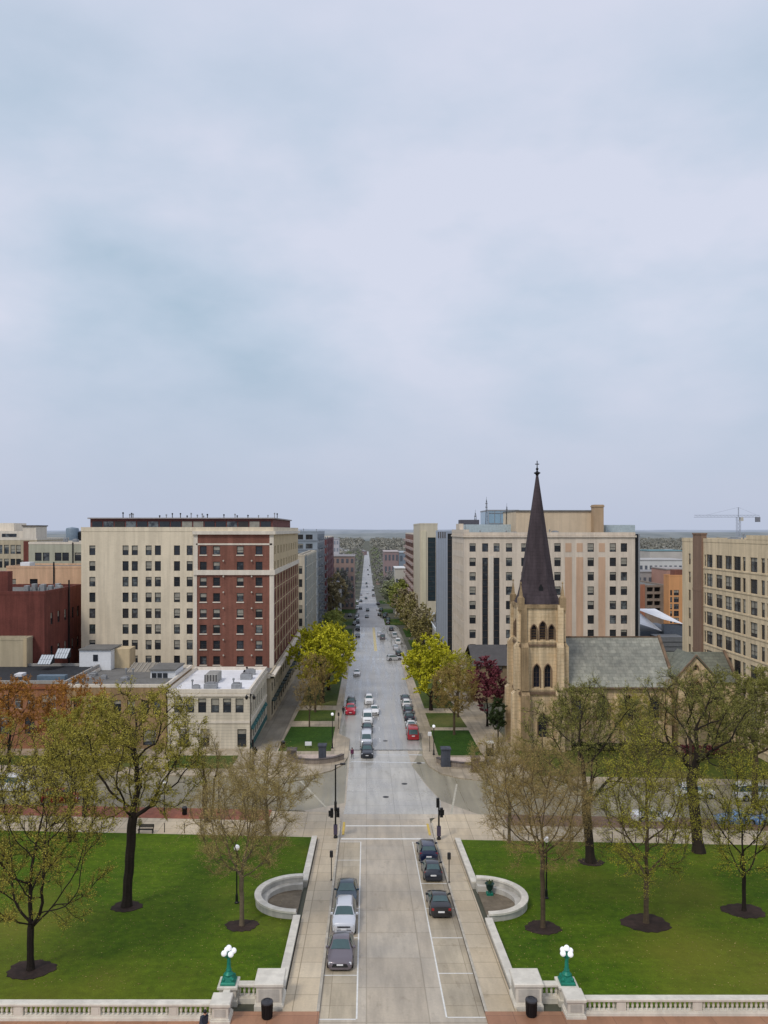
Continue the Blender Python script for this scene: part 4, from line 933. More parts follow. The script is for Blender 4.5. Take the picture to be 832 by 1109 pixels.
# --- limestone office on the right
LIME = wall('limestone', lin((222, 208, 190)), .06, .14, .4); Y0 = 196.0
PEACH = wall('peach_panel', lin((206, 172, 144)), .05, .1)
B = Bldg('limestone_office', 'large pale limestone office block behind the church spire', 'building', XU(503, Y0), XU(688, Y0), Y0, 224, ZV(577, Y0), LIME)
zr = [ZV(593 + 15.6 * i, Y0) for i in range(9)]
H = []
for u in (512, 551.5, 568): H += gridw([XU(u, Y0)], 1.55, zr, 2.1)
for u in (525.6, 538): H += gridw([XU(u, Y0)], 1.5, zr[:1], 2.1) + [(XU(u, Y0) - .72, XU(u, Y0) + .72, zr[8] - 1.0, zr[1] + 1.05, 'bronze_strip')]
for u in (604, 640, 664, 676): H += gridw([XU(u, Y0)], 1.6, [z + .0 for z in zr], 2.15)
B.wallface('front', H)
ysl = [199 + i * 3.0 for i in range(8)]
B.wallface('left', gridw(ysl, 1.2, zr, 2.0)); B.solid(('right', 'back')); B.flat_roof(ROOFG, .5, .4)
for u in (531.8,): B.part('pilaster', WHST, (XU(u, Y0) - .55, XU(u, Y0) + .55, Y0 - .2, Y0 - .003, -2, zr[1] + 1.6))
for u in (615.8, 628, 652): 
    B.part('peach_panel', PEACH, (XU(u, Y0) - .85, XU(u, Y0) + .85, Y0 - .06, Y0 - .003, 0, zr[1] + 1.2)); B.part('peach_panel', PEACH, (XU(u, Y0) - .75, XU(u, Y0) + .75, Y0 - .06, Y0 - .003, zr[0] - 1.1, zr[0] + 1.1))
zc = ZV(581, Y0)
B.part('cornice', LIME, (B.x0 - .3, B.x1 + .3, Y0 - .35, Y0 - .003, zc - .2, zc + .25), (B.x0 - .3, B.x0 - .003, Y0, 224, zc - .2, zc + .25))
B.part('parapet_block', LIME, (B.x0 - .1, B.x0 + 1.2, Y0 - .08, 224, ZV(577, Y0), ZV(573.5, Y0)), (B.x0 - .12, B.x0 + .9, Y0 + 9, Y0 + 17, ZV(573.5, Y0), ZV(567, 200)))
B.part('upper_storey', wall('limestone_plain', lin((212, 192, 164)), .05, .1), (XU(559, 203), XU(643, 203), 203, 222, B.zt - .5, ZV(554, 203)))
B.part('upper_coping', ROOFG, (XU(558.5, 203), XU(643.5, 203), 202.7, 222.3, ZV(554, 203), ZV(552.5, 203)))
xq0, xq1 = XU(644, 200), XU(654, 200)
B.part('chimney', wall('chimney_brick', lin((186, 160, 130)), .08, .1, .3), (xq0, xq1, 200, 203, B.zt - .5, ZV(546.5, 200)), (xq0 - .15, xq1 + .15, 199.85, 203.15, ZV(549, 200), ZV(547.5, 200)))
B.part('roof_slab', plain('pale_blue_roof', lin((176, 190, 194)), .5), (XU(505, 210), XU(556, 210), 210, 223, B.zt - .4, ZV(568, 210)), (XU(656, 206), XU(688, 206), 206, 222, B.zt - .4, ZV(568.5, 206)))
B.part('plant_room', plain('dark_plant_room', lin((78, 76, 84)), .6), (XU(497, 222), XU(517, 222), 218, 223, B.zt - .4, ZV(563, 220)))
B.part('end_glass_wall', DGLASS, (B.x1 + .003, B.x1 + 1.2, Y0 + .4, 224, -6, B.zt - .3)); 
B.part('end_mullion', MATS['galvanised'], *[(B.x1 + .9, B.x1 + 1.3, Y0 + .2, Y0 + .39, -6, B.zt - .3)])
rooftop(B, 8, 8, B.zt - .5, region=(XU(515, 200), XU(600, 200), 198, 202))
B.part('entrance_canopy', ROOFG, (XU(505, Y0), XU(551, Y0), Y0 - 6, Y0 - .01, ZV(715, 190), ZV(711, 190)))
B.finish()
def mast(u, v0, Y, zb, label):
    x = XU(u, Y); zt = ZV(v0, Y); t = thing('antenna_mast', label, 'antenna', (x, Y, zb))
    b = MB(); n = int((zt - zb) / 1.0)
    for k in range(3): a = k * 2.1; b.tube([(x + .35 * math.cos(a), Y + .35 * math.sin(a), zb), (x + .1 * math.cos(a), Y + .1 * math.sin(a), zt - 1)], .05, 4)
    for i in range(n):
        z = zb + i; r = .35 - .25 * i / n; b.tube([(x + r, Y, z), (x - r * .5, Y + r * .85, z + .5), (x - r * .5, Y - r * .85, z + 1)], .03, 3)
    b.build('lattice', DARKM, t)
    b = MB(); b.tube([(x, Y, zt - 1.2), (x, Y, zt)], .04, 4); [b.box(x - .3, x + .3, Y - .05, Y + .05, zt - 2 - k, zt - 1.7 - k) for k in range(3)]; b.build('aerial', MATS['galvanised'], t)
mast(527, 538, 214, ZV(568, 214), 'tallest lattice antenna mast on the limestone office roof')
mast(515, 552, 219.5, ZV(562.5, 219.5), 'short antenna mast on the dark plant room')
mast(549, 545, 216, ZV(568, 216), 'thin antenna mast in front of the pale blue glass block')
B = Bldg('blue_glass_block', 'pale blue glass block showing above the limestone office roof', 'building', XU(529, 262), XU(562, 262), 262, 280, ZV(552.5, 262), glass('sky_blue_glass', lin((140, 168, 186)), lin((186, 206, 216)), .2), zb=-8)
B.solid(('front', 'left', 'right', 'back')); B.flat_roof(ROOFG, .3, .3, MATS['galvanised'])
for i in range(6): B.part('mullion', MATS['galvanised'], (B.x0 + i * 2.03, B.x0 + i * 2.03 + .15, 261.9, 261.99, 20, B.zt))
for z in (34, 37.5, 41): B.part('spandrel', MATS['galvanised'], (B.x0, B.x1, 261.85, 261.89, z, z + .25))
B.finish()

# --- silver slab, beige glass block, balcony flats along the right side of the avenue
SILV = plain('silver_panel', lin((168, 178, 192)), .35, .3, .05, .5)
B = Bldg('silver_slab', 'silver panelled slab with a dark glass strip left of the limestone office', 'building', XU(473.5, 238), XU(491.5, 238), 238, 242, ZV(575, 238), SILV)
xs = XU(484, 238); dz = [ZV(580 + i * 15, 238) for i in range(9)]
B.wallface('front', [], b=xs); B.wallface('front', [(xs + .25, B.x1 - .25, -4.5, B.zt - .8, 'bronze_strip')], a=xs); B.solid(('left', 'right', 'back')); B.flat_roof(ROOFG, .4, .3)
for i in range(5): B.part('panel_joint', plain('panel_shadow', lin((120, 128, 144)), .4), (B.x0 + .3 + i * .55, B.x0 + .36 + i * .55, 237.95, 237.997, -5, B.zt - 2.4))
for i in range(4): B.part('top_slot', FR_BRONZE, (B.x0 + .3 + i * .65, B.x0 + .6 + i * .65, 237.9, 237.99, B.zt - 2.2, B.zt - .3))
B.finish()
B = Bldg('beige_glass_block', 'beige block with a tall dark glass strip beside the silver slab', 'building', XU(455, 290), XU(474, 290), 290, 330, ZV(567, 290), wall('beige_panel', lin((208, 198, 176)), .05, .1))
B.wallface('front', [(XU(463.5, 290), XU(472, 290), ZV(651, 290), ZV(582, 290), 'bronze_strip_dbl_teal')]); B.solid(('left', 'right', 'back')); B.flat_roof(ROOFG, .4, .4)
B.part('tall_fin', wall('pale_fin', lin((216, 206, 178)), .05, .1), (XU(456, 290), XU(461.5, 290), 289.7, 289.99, -8, ZV(575, 290))); B.finish()
B = Bldg('podium', 'low podium with a sloping white parapet rail beside the avenue', 'building', 21.3, 25.5, 242.3, 289, 5.0, wall('podium_stone', lin((180, 176, 166)), .06, .1))
B.wallface('left', [(245 + i * 5, 248.8 + i * 5, -4, 3) for i in range(8)]); B.solid(('front', 'right', 'back')); B.flat_roof(ROOFG, .8, .3, plain('white_rail', lin((214, 220, 224)), .5)); B.finish()
B = Bldg('balcony_flats', 'red brick flats with stacked white balconies along the right side of the avenue', 'building', 20.6, 34, 331, 415, ZV(578, 331), wall('rust_brick', lin((138, 106, 94)), .1, .1), zb=-14)
zs = [B.zt - 2.6 - 3.3 * i for i in range(13)]
B.wallface('left', [(333.5 + i * 5.6, 336 + i * 5.6, z - 1, z + 1) for i in range(14) for z in zs]); B.solid(('front', 'right', 'back')); B.flat_roof(ROOFG, .4, .4, WHST)
for i, z in enumerate(zs):
    for k in range(5): B.part('balcony', plain('pale_balcony', lin((172, 154, 148)), .7), (19.3, 20.59, 334 + k * 16.2, 345 + k * 16.2, z - 1.3, z - .35))
B.finish()

# --- cream office with the brown chimney on the far right
B = Bldg('cream_office', 'cream office with a tall brown chimney up its side at the right edge', 'building', 62.6, 100, 110, 155.5, 33.8, wall('warm_cream_brick', lin((228, 208, 174)), .07, .18, .4))
zs = [ZV(608 + 21 * i, 141.7) for i in range(9)]
def yu(u): return 62.6 * F / (u - U0)
H = []
for u, w_ in ((768.5, 2.9), (779, 2.9), (789, 2.9), (798.5, 2.9), (806, 1.2), (816.5, 2.7), (826.5, 1.3), (833, 1.3), (845, 2.6), (855, 2.6), (867, 2.6)):
    w_ *= .88; H += [(yu(u) - w_ / 2, yu(u) + w_ / 2, z - 1.15, z + 1.2, 'dark_dbl' if w_ > 1.5 else 'dark') for z in zs]
H += [(yu(747) - .5, yu(747) + .5, z - 1, z + 1.1) for z in zs[:6]] + [(yu(763.7) - .35, yu(763.7) + .35, z - 1, z + 1.1) for z in zs]
B.wallface('left', H); B.wallface('front', []); B.solid(('back', 'right')); B.flat_roof(ROOFG, .5, .4)
ya, yb = yu(762), yu(752.5)
CHB = wall('brown_chimney_brick', lin((142, 116, 98)), .08, .14, .3)
B.part('chimney', CHB, (62.25, 63.2, ya, yb, -1, 34.6)); B.part('chimney_cap', CHB, (62.15, 63.3, ya - .1, yb + .1, 34.6, 34.9))
for z in (24, 12.6): B.part('chimney_band', CHB, (62.2, 62.248, ya - .05, yb + .05, z, z + .5))
B.part('raised_parapet', B.mat, (62.5, 63.2, 112, yu(809), 33.9, 34.6))
for z in zs: B.part('sill_band', B.mat, (62.5, 62.597, 112, ya - .1, z - 1.45, z - 1.23))
rooftop(B, 6, 8, B.zt - .5, region=(66, 80, 118, 150), hts=(.6, 1.6))
B.part('orange_netting', plain('orange_mesh', lin((224, 130, 70)), .6, var=.3, scale=4), (65, 65.15, 115.5, 126, 34, 35.8))
B.finish()
t = thing('tower_crane', 'pale tower crane standing above the skyline at the far right', 'crane', (XU(800, 480), 480, g(480)))
STE = plain('hazy_crane_steel', lin((166, 172, 184)), .6, .05); x = XU(800, 480); zt = ZV(560, 480)  # steel colour lightened to paint in the distance haze
b = MB()
for sx in (-.9, .9):
    for sy in (-.9, .9): b.tube([(x + sx, 480 + sy, g(480)), (x + sx, 480 + sy, zt)], .18, 4)
z = g(480)
while z < zt - 2.4: b.tube([(x - .9, 479.1, z), (x + .9, 479.1, z + 1.2), (x - .9, 479.1, z + 2.4)], .1, 3); z += 2.4
b.build('mast', STE, t)
b = MB(); xl, xr_ = XU(752, 480), XU(823, 480); zj = zt
def truss(xa, xb):
    n = max(2, int(abs(xb - xa) / 2)); P = [xa + (xb - xa) * i / n for i in range(n + 1)]
    for i in range(n):
        b.tube([(P[i], 479.5, zj), (P[i + 1], 479.5, zj)], .12, 4); b.tube([(P[i], 480.5, zj), (P[i + 1], 480.5, zj)], .12, 4); b.tube([(P[i], 480, zj + 1.2), (P[i + 1], 480, zj + 1.2)], .12, 4); b.tube([(P[i], 479.5, zj), ((P[i] + P[i + 1]) / 2, 480, zj + 1.2), (P[i + 1], 479.5, zj)], .07, 3)
truss(x, xr_); truss(x, xl); b.build('jib', STE, t)
b = MB(); b.box(xr_ - 2.5, xr_, 479.2, 480.8, zj - 3, zj); b.build('counterweight', plain('crane_weight', lin((128, 130, 138)), .8), t)
b = MB(); b.tube([(x, 480, zj), (x, 480, zj + 6)], .3, 5); b.tube([(x, 480, zj + 6), (xl + 8, 480, zj + 1.3)], .06, 3); b.tube([(x, 480, zj + 6), (xr_ - 2, 480, zj + 1.3)], .06, 3); b.build('tower_head', STE, t)
b = MB(); b.bbox(x + .9, x + 2.6, 479, 481, zj - 2.4, zj - .2, .1); b.build('cab', FR_PALE, t)

# --- middle distance, right gap
HAZED = lambda c, k=.35: mul(tuple(a * (1 - k) + b_ * k for a, b_ in zip(lin(c), lin((186, 196, 212)))), 1)  # mixes painted aerial haze into the base colour of distant materials
B = Bldg('parking_garage', 'open sided grey parking garage in the gap beyond the church', 'building', XU(692, 300), XU(723, 300), 300, 340, ZV(634, 300), wall('garage_concrete', lin((150, 136, 124)), .1, .15), zb=-10)
B.depth = 1.5
lv = [ZV(v, 300) for v in (638, 645.5, 653, 660.5)]
B.wallface('front', [(XU(700 + k * 8, 300) + .3, XU(707.5 + k * 8, 300), z - 1.0, z + .7) for k in range(3) for z in lv]); B.wins = []; B.solid(('left', 'right', 'back'))
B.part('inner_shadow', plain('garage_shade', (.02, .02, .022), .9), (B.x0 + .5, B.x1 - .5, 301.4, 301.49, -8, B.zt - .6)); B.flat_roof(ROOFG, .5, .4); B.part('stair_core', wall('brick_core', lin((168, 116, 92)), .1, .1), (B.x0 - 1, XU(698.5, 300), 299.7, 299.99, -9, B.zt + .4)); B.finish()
B = Bldg('orange_flats', 'tall orange rendered flats beside the parking garage', 'building', XU(724.5, 290), XU(745, 290), 290, 295, ZV(623, 290), wall('orange_render', lin((216, 158, 108)), .06, .1), zb=-10)
B.wallface('front', [(XU(730, 290), XU(735.5, 290), z - 1, z + 1, 'bronze_dbl') for z in [ZV(642 + 7.5 * i, 290) for i in range(5)]] + [(XU(726, 290), XU(728.2, 290), z - 1, z + 1, 'bronze') for z in [ZV(642 + 7.5 * i, 290) for i in range(5)]]); B.solid(('left', 'right', 'back')); B.flat_roof(ROOFG, .3, .3)
B.part('roof_house', REDB, (XU(729, 292), XU(738, 292), 291, 294.5, B.zt - .3, ZV(617, 292))); B.finish()
t = thing('sloped_roof_hall', 'modern hall with white sloping roofs and dark walls beyond the church', 'building', (XU(716, 215), 215, g(215)))
b = MB(); b.box(XU(692.5, 215), XU(741, 215), 215, 235, -5, ZV(684, 215)); b.box(XU(718, 214), XU(741, 214), 213, 214.9, -5, ZV(676, 214)); b.build('wall', plain('slate_blue_wall', lin((86, 94, 106)), .5), t)
b = MB()
for (u0, u1, va, vb, vc, vd, Y) in ((691, 718, 667, 674, 668, 684, 214.5), (718, 742, 668, 670, 668, 676.5, 212.5)):
    b.poly([(XU(u0, Y), Y, ZV(vd - (vd - vb) * .9, Y)), (XU(u1, Y), Y, ZV(vd, Y)), (XU(u1, Y), Y + 22, ZV(vc, Y)), (XU(u0, Y), Y + 22, ZV(va, Y))])
b.build('roof', MEMB, t)
b = MB(); b.box(XU(713, 206), XU(742, 206), 206, 212, -3, ZV(690, 206)); [b.box(XU(713, 206), XU(742, 206), 205.8, 205.99, ZV(695 + 5 * k, 206), ZV(693.5 + 5 * k, 206)) for k in range(4)]; b.build('plant_screen', plain('louvre_screen', lin((108, 110, 112)), .6), t)
# ---------------------------------------------------------------- the church
def lancet(cx, z0, w_, h, n=6):
    hs = h - w_ * .95
    r = w_ * 1.05; pts = [(cx - w_ / 2, z0), (cx + w_ / 2, z0)]
    c1 = cx + w_ / 2 - r; a_end = math.acos((cx - c1) / r)
    pts += [(c1 + r * math.cos(a_end * i / n), z0 + hs + r * math.sin(a_end * i / n)) for i in range(n + 1)]
    c2 = cx - w_ / 2 + r
    pts += [(c2 - r * math.cos(a_end * (n - i) / n), z0 + hs + r * math.sin(a_end * (n - i) / n)) for i in range(1, n + 1)]
    return pts
def wall_poly(parent, name, mat, outline, holes, P, depth):
    bm = bmesh.new(); eds = []
    for lp in [outline] + holes:
        vs = [bm.verts.new(P(a, z, 0)) for a, z in lp]
        for i in range(len(vs)): eds.append(bm.edges.new((vs[i], vs[(i + 1) % len(vs)])))
    bmesh.ops.triangle_fill(bm, use_beauty=True, use_dissolve=False, edges=eds)
    for lp in holes:
        for i in range(len(lp)):
            a, b = lp[i], lp[(i + 1) % len(lp)]
            bm.faces.new([bm.verts.new(P(a[0], a[1], 0)), bm.verts.new(P(b[0], b[1], 0)), bm.verts.new(P(b[0], b[1], depth)), bm.verts.new(P(a[0], a[1], depth))])
    W = parent['_w']
    for v in bm.verts: v.co -= Vector(W)
    me = bpy.data.meshes.new(name); bm.to_mesh(me); bm.free(); me.materials.append(mat)
    o = bpy.data.objects.new(name, me); COL.objects.link(o); o.parent = parent; return o
GOLD = wall('golden_sandstone', lin((222, 192, 148)), .12, .36, .6, c2=lin((232, 208, 170)))
GOLDD = wall('weathered_sandstone', lin((172, 148, 114)), .2, .38, .35)
TRIM = wall('sooty_trim', lin((134, 112, 92)), .2, .3)
SLATE = slabs('slate_roof', lin((160, 162, 150)), lin((182, 182, 168)), lin((132, 132, 122)), .9, .5, (.45, .8), .35, .5, mort=.02)
SLATEG = slabs('green_slate_roof', lin((122, 126, 112)), lin((140, 142, 126)), lin((98, 100, 90)), .9, .5, (.5, .8), .3, .5, mort=.02)
SPIREM = wall('spire_slate', lin((78, 68, 72)), .16, .3, .6)
LOUV = plain('dark_louvre', lin((44, 36, 40)), .7); LEAD = glass('leaded_glass', (.012, .015, .03), (.05, .06, .10), .2)
x0, x1, y0, y1 = 25.5, 32.6, 130.0, 137.1; cx, cy = (x0 + x1) / 2, (y0 + y1) / 2
ch = thing('church', 'sandstone gothic church with a tall dark spire and long grey slate roof', 'church', (cx, cy, g(cy)))
zg = g(130) - .4; zS = ZV(655, 130); zM = ZV(700, 130); zL = ZV(752, 130)
def lancet_part(P, pts_in, cxl, z0, w_, h, mat, depth, nm='window'):
    L = lancet(cxl, z0, w_, h); b = MB(); b.poly([P(a, z, depth * .9) for a, z in L]); o = b.build(nm, mat, ch)
    big = lancet(cxl, z0 - .05, w_ + .36, h + .25); big[0] = (L[0][0] - .18, L[0][1]); big[1] = (L[1][0] + .18, L[1][1])
    b = MB(); n = len(L)
    for i in range(1, n):
        j = (i + 1) % n
        b.poly([P(*L[i], -.12), P(*L[j], -.12), P(*big[j], -.12), P(*big[i], -.12)]); b.poly([P(*big[i], -.12), P(*big[j], -.12), P(*big[j], 0), P(*big[i], 0)]); b.poly([P(*L[i], .05), P(*L[j], .05), P(*L[j], -.12), P(*L[i], -.12)])
    f = b.build('hood_mould', TRIM, ch)
    f.parent = o; f.location = (0, 0, 0)
    b = MB()
    if mat is LOUV:
        for k in range(int(h / .5)): b.poly([P(cxl - w_ * .42, z0 + .15 + k * .45, depth * .85), P(cxl + w_ * .42, z0 + .15 + k * .45, depth * .85), P(cxl + w_ * .42, z0 + .4 + k * .45, depth * .5), P(cxl - w_ * .42, z0 + .4 + k * .45, depth * .5)]) if z0 + .4 + k * .45 < z0 + h - w_ * .6 else None
    else:
        b.ext([P(cxl - .035, z0, depth * .8), P(cxl + .035, z0, depth * .8), P(cxl + .035, z0 + h - .2, depth * .8), P(cxl - .035, z0 + h - .2, depth * .8)], tuple(P(0, 0, depth * .88)[i] - P(0, 0, depth * .8)[i] for i in range(3)))
        for k in range(1, 4): b.ext([P(cxl - w_ / 2 + .02, z0 + h * .2 * k, depth * .8), P(cxl + w_ / 2 - .02, z0 + h * .2 * k, depth * .8), P(cxl + w_ / 2 - .02, z0 + h * .2 * k + .06, depth * .8), P(cxl - w_ / 2 + .02, z0 + h * .2 * k + .06, depth * .8)], tuple(P(0, 0, depth * .88)[i] - P(0, 0, depth * .8)[i] for i in range(3)))
    if b.f: f = b.build('tracery', FR_BRONZE if mat is LEAD else TRIM, ch); f.parent = o; f.location = (0, 0, 0)
for P, a0, a1 in ((lambda a, z, d: (a, y0 + d, z), x0, x1), (lambda a, z, d: (x0 + d, a, z), y0, y1)):
    mid = (a0 + a1) / 2 + (.15 if a0 == x0 else 0)
    up = [(mid - 1.45, ZV(693, 130), .95, 2.55), (mid, ZV(693, 130), 1.0, 3.1), (mid + 1.45, ZV(693, 130), .95, 2.55)]
    lo = [(mid - 1.0, ZV(744.5, 130), 1.05, 3.9), (mid + .85, ZV(744.5, 130), 1.05, 3.9)]
    dn = [(mid, 1.0, 1.5, 4.2)]
    holes = [lancet(*q) for q in up + lo + dn]
    wall_poly(ch, 'tower_wall', GOLD, [(a0, zg), (a1, zg), (a1, zS), (a0, zS)], holes, P, .5)
    for q in up: lancet_part(P, None, *q, LOUV, .5, 'belfry_opening')
    for q in lo + dn: lancet_part(P, None, *q, LEAD, .5)
b = MB(); b.poly([(x1, y0, zg), (x1, y1, zg), (x1, y1, zS), (x1, y0, zS)]); b.poly([(x1, y1, zg), (x0, y1, zg), (x0, y1, zS), (x1, y1, zS)]); b.build('tower_wall', GOLD, ch)
def belt(z, h, e, mat=TRIM):
    b = MB(); b.box(x0 - e, x1 + e, y0 - e, y0 - .003, z, z + h); b.box(x0 - e, x0 - .003, y0, y1 + e, z, z + h); b.box(x1 + .003, x1 + e, y0, y1 + e, z, z + h); b.build('string_course', mat, ch)
belt(zM, .35, .22); belt(zL, .4, .3); belt(zS - .55, .6, .3, GOLDD); belt(ZV(695, 130) - .15, .2, .12, GOLD); belt(ZV(746.5, 130) - .2, .25, .14, GOLD)
# angle buttresses with sloping weatherings
for sx, sy in ((-1, -1), (1, -1), (-1, 1), (1, 1)):
    X_, Y_ = (x0 if sx < 0 else x1), (y0 if sy < 0 else y1)
    for ax in (0, 1):
        b = MB()
        for z0_, z1_, e, w_ in ((zg, zL, 1.35, 1.35), (zL + .7, zM - .1, .95, 1.2), (zM + .6, zS - .9, .45, 1.0)):
            if ax == 0: xa, xb = sorted((X_ - sx * .05, X_ - sx * w_)); ya, yb = sorted((Y_ + sy * .004, Y_ + sy * e))
            else: xa, xb = sorted((X_ + sx * .004, X_ + sx * e)); ya, yb = sorted((Y_ - sy * .05, Y_ - sy * w_))
            b.box(xa, xb, ya, yb, z0_, z1_)
            p = [(xa, ya), (xb, ya), (xb, yb), (xa, yb)]
            if ax == 0: q = [(xa, Y_ + sy * .004 if sy > 0 else Y_ - .35), (xb, Y_ + sy * .004 if sy > 0 else Y_ - .35), (xb, Y_ + .35 if sy > 0 else Y_ - .004), (xa, Y_ + .35 if sy > 0 else Y_ - .004)]
            else:
                u0_, u1_ = (X_ + .004, X_ + .35) if sx > 0 else (X_ - .35, X_ - .004); q = [(u0_, ya), (u1_, ya), (u1_, yb), (u0_, yb)]
            b.frustum(p, z1_ + .002, q, z1_ + .85, base=False)
        b.build('buttress', GOLD if (sx, ax) != (-1, 0) else GOLDD, ch)
    # pinnacle
    b = MB(); px, py = X_ - sx * .1, Y_ - sy * .1
    b.box(px - .5, px + .5, py - .5, py + .5, zS - .9, zS + 1.1); b.lathe((px, py, zS + 1.1), [(.62, 0), (.62, .15), (.42, .25), (.06, 2.3), (.16, 2.4), (.16, 2.55), (.02, 2.75)], 4); b.build('pinnacle', GOLDD, ch)
# broached spire
b = MB(); ap = (cx, cy); zt = ZV(513, cy); n = 8; R0 = 3.62
prof = [(1.0, zS + .1), (.86, zS + 1.4), (.73, zS + 3.4), (.04, zt)]
b.box(x0 + .1, x1 - .1, y0 + .1, y1 - .1, zS, zS + .12)
oc = lambda k, rr: [(cx + rr * R0 / math.cos(math.pi / 8) * math.cos(math.pi / 8 + i * math.pi / 4), cy + rr * R0 / math.cos(math.pi / 8) * math.sin(math.pi / 8 + i * math.pi / 4)) for i in range(8)]
for (ra, za), (rb, zb_) in zip(prof, prof[1:]): b.frustum(oc(0, ra), za, oc(0, rb), zb_, base=False, cap=False)
b.build('spire', SPIREM, ch)
for k in range(4):
    a = k * math.pi / 2; r = R0 * .80; z = zS + 1.6; dx, dy = math.cos(a), math.sin(a); tx, ty = -dy, dx
    b = MB(); c = [(cx + dx * r + tx * s_ * .55, cy + dy * r + ty * s_ * .55) for s_ in (-1, 1)]
    b.ext([(c[0][0], c[0][1], z), (c[1][0], c[1][1], z), (c[1][0], c[1][1], z + 1.3), (cx + dx * r, cy + dy * r, z + 2.3), (c[0][0], c[0][1], z + 1.3)], (-dx * 1.4, -dy * 1.4, 0)); lu = b.build('lucarne', SPIREM, ch, fix=True)
    b = MB(); rr = r + .02; c = [(cx + dx * rr + tx * s_ * .36, cy + dy * rr + ty * s_ * .36) for s_ in (-1, 1)]
    b.poly([(c[0][0], c[0][1], z + .2), (c[1][0], c[1][1], z + .2), (c[1][0], c[1][1], z + 1.2), (cx + dx * rr, cy + dy * rr, z + 1.85), (c[0][0], c[0][1], z + 1.2)]); f = b.build('lucarne_opening', DARKM, ch); f.parent = lu; f.location = (0, 0, 0)
b = MB(); b.lathe((cx, cy, zt - .3), [(.22, 0), (.3, .2), (.55, .35), (.55, .5), (.2, .65), (.12, .9), (.28, 1.1), (.12, 1.3), (.06, 1.5), (.05, 2.5)], 8)
b.box(cx - .07, cx + .07, cy - .05, cy + .05, zt + 1.0, zt + 2.2); b.box(cx - .34, cx + .34, cy - .05, cy + .05, zt + 1.55, zt + 1.7); b.build('finial', DARKM, ch)
# nave
nx0, nx1, ny0, ny1, yr = x1 + .25, 51.2, 131.0, 145.0, 138.0; ze, zr_ = ZV(741.5, 131), ZV(690, 138)
P = lambda a, z, d: (a, ny0 + d, z)
ws = [(nx0 + 2.2 + i * 4.35, 3.6, 1.9, 4.4) for i in range(4)]
wall_poly(ch, 'nave_wall', GOLD, [(nx0, zg), (nx1, zg), (nx1, ze), (nx0, ze)], [lancet(*q) for q in ws], P, .45)
for q in ws: lancet_part(P, None, *q, LEAD, .45)
for i in range(5):
    xx = nx0 + .05 + i * 4.35; b = MB(); b.box(xx - .35, xx + .35, ny0 - .9, ny0 - .004, zg, 6.2); b.frustum(rect(xx - .35, xx + .35, ny0 - .9, ny0 - .004), 6.202, rect(xx - .35, xx + .35, ny0 - .3, ny0 - .004), 7.6, base=False); b.build('buttress', GOLD, ch)
b = MB(); b.box(nx0, nx1, ny1 - .3, ny1, zg, ze); b.ext([(nx1 - .02, ny0, ze - .4), (nx1 - .02, ny1, ze - .4), (nx1 - .02, yr, zr_ - .1)], (-.4, 0, 0)); b.box(nx1 - .42, nx1 - .02, ny0 + .01, ny1 - .31, zg, ze - .402); b.build('nave_wall', GOLDD, ch)
b = MB(); o_ = .5
b.poly([(nx0 - .2, ny0 - o_, ze - .35), (nx1, ny0 - o_, ze - .35), (nx1, yr, zr_), (nx0 - .2, yr, zr_)]); b.poly([(nx1, ny1 + o_, ze - .35), (nx0 - .2, ny1 + o_, ze - .35), (nx0 - .2, yr, zr_), (nx1, yr, zr_)])
b.build('nave_roof', SLATE, ch)
b = MB(); b.box(nx0 - .2, nx1, ny0 - o_ - .12, ny0 - o_ + .1, ze - .62, ze - .36); b.build('gutter', TRIM, ch)
b = MB(); b.ext([(nx1 + .003, ny0 - .7, ze - .5), (nx1 + .003, ny0 - .7, ze - .05), (nx1 + .003, yr, zr_ + .35), (nx1 + .003, yr, zr_ - .15)], (.45, 0, 0)); b.ext([(nx1 + .003, ny1 + .7, ze - .5), (nx1 + .003, ny1 + .7, ze - .05), (nx1 + .003, yr + .01, zr_ + .35), (nx1 + .003, yr + .01, zr_ - .15)], (.45, 0, 0)); b.build('coping', TRIM, ch, fix=True)
b = MB(); b.box(nx0, nx1, yr - .12, yr + .12, zr_ - .05, zr_ + .15); b.build('ridge', TRIM, ch)
# parish wing with cross gable
wx0, wx1, wy0, wy1 = nx1 + .46, 61.9, 131.6, 141.0; we, wr, wyr = ZV(737, 131.6), ZV(706, 136.3), 136.3
b = MB(); b.box(wx0, wx1, wy0, wy1, zg, we); b.ext([(wx1 - .4, wy0, we), (wx1 - .4, wy1, we), (wx1 - .4, wyr, wr - .1)], (.4, 0, 0)); b.build('wing_wall', GOLD, ch, fix=True)
b = MB(); b.poly([(wx0, wy0 - .4, we - .3), (wx1, wy0 - .4, we - .3), (wx1, wyr, wr), (wx0, wyr, wr)]); b.poly([(wx1, wy1 + .4, we - .3), (wx0, wy1 + .4, we - .3), (wx0, wyr, wr), (wx1, wyr, wr)]); b.build('wing_roof', SLATEG, ch)
b = MB(); b.ext([(wx1 + .003, wy0 - .6, we - .5), (wx1 + .003, wy0 - .6, we - .05), (wx1 + .003, wyr, wr + .35), (wx1 + .003, wyr, wr - .15)], (.4, 0, 0)); b.build('coping', TRIM, ch, fix=True)
gx0, gx1, gy = XU(735, 128.5), XU(773, 128.5), 128.5; gm = (gx0 + gx1) / 2; ge, gr = ZV(733, 128.5), ZV(712, 128.5)
P = lambda a, z, d: (a, gy + d, z)
gw = [(gm, ZV(757, 128.5), 2.2, 3.2), (gm, ZV(726, 128.5), .6, .9)]
wall_poly(ch, 'gable_wall', GOLD, [(gx0, zg), (gx1, zg), (gx1, ge), (gm, gr), (gx0, ge)], [lancet(*q) for q in gw], P, .4)
for q in gw: lancet_part(P, None, *q, LEAD, .4)
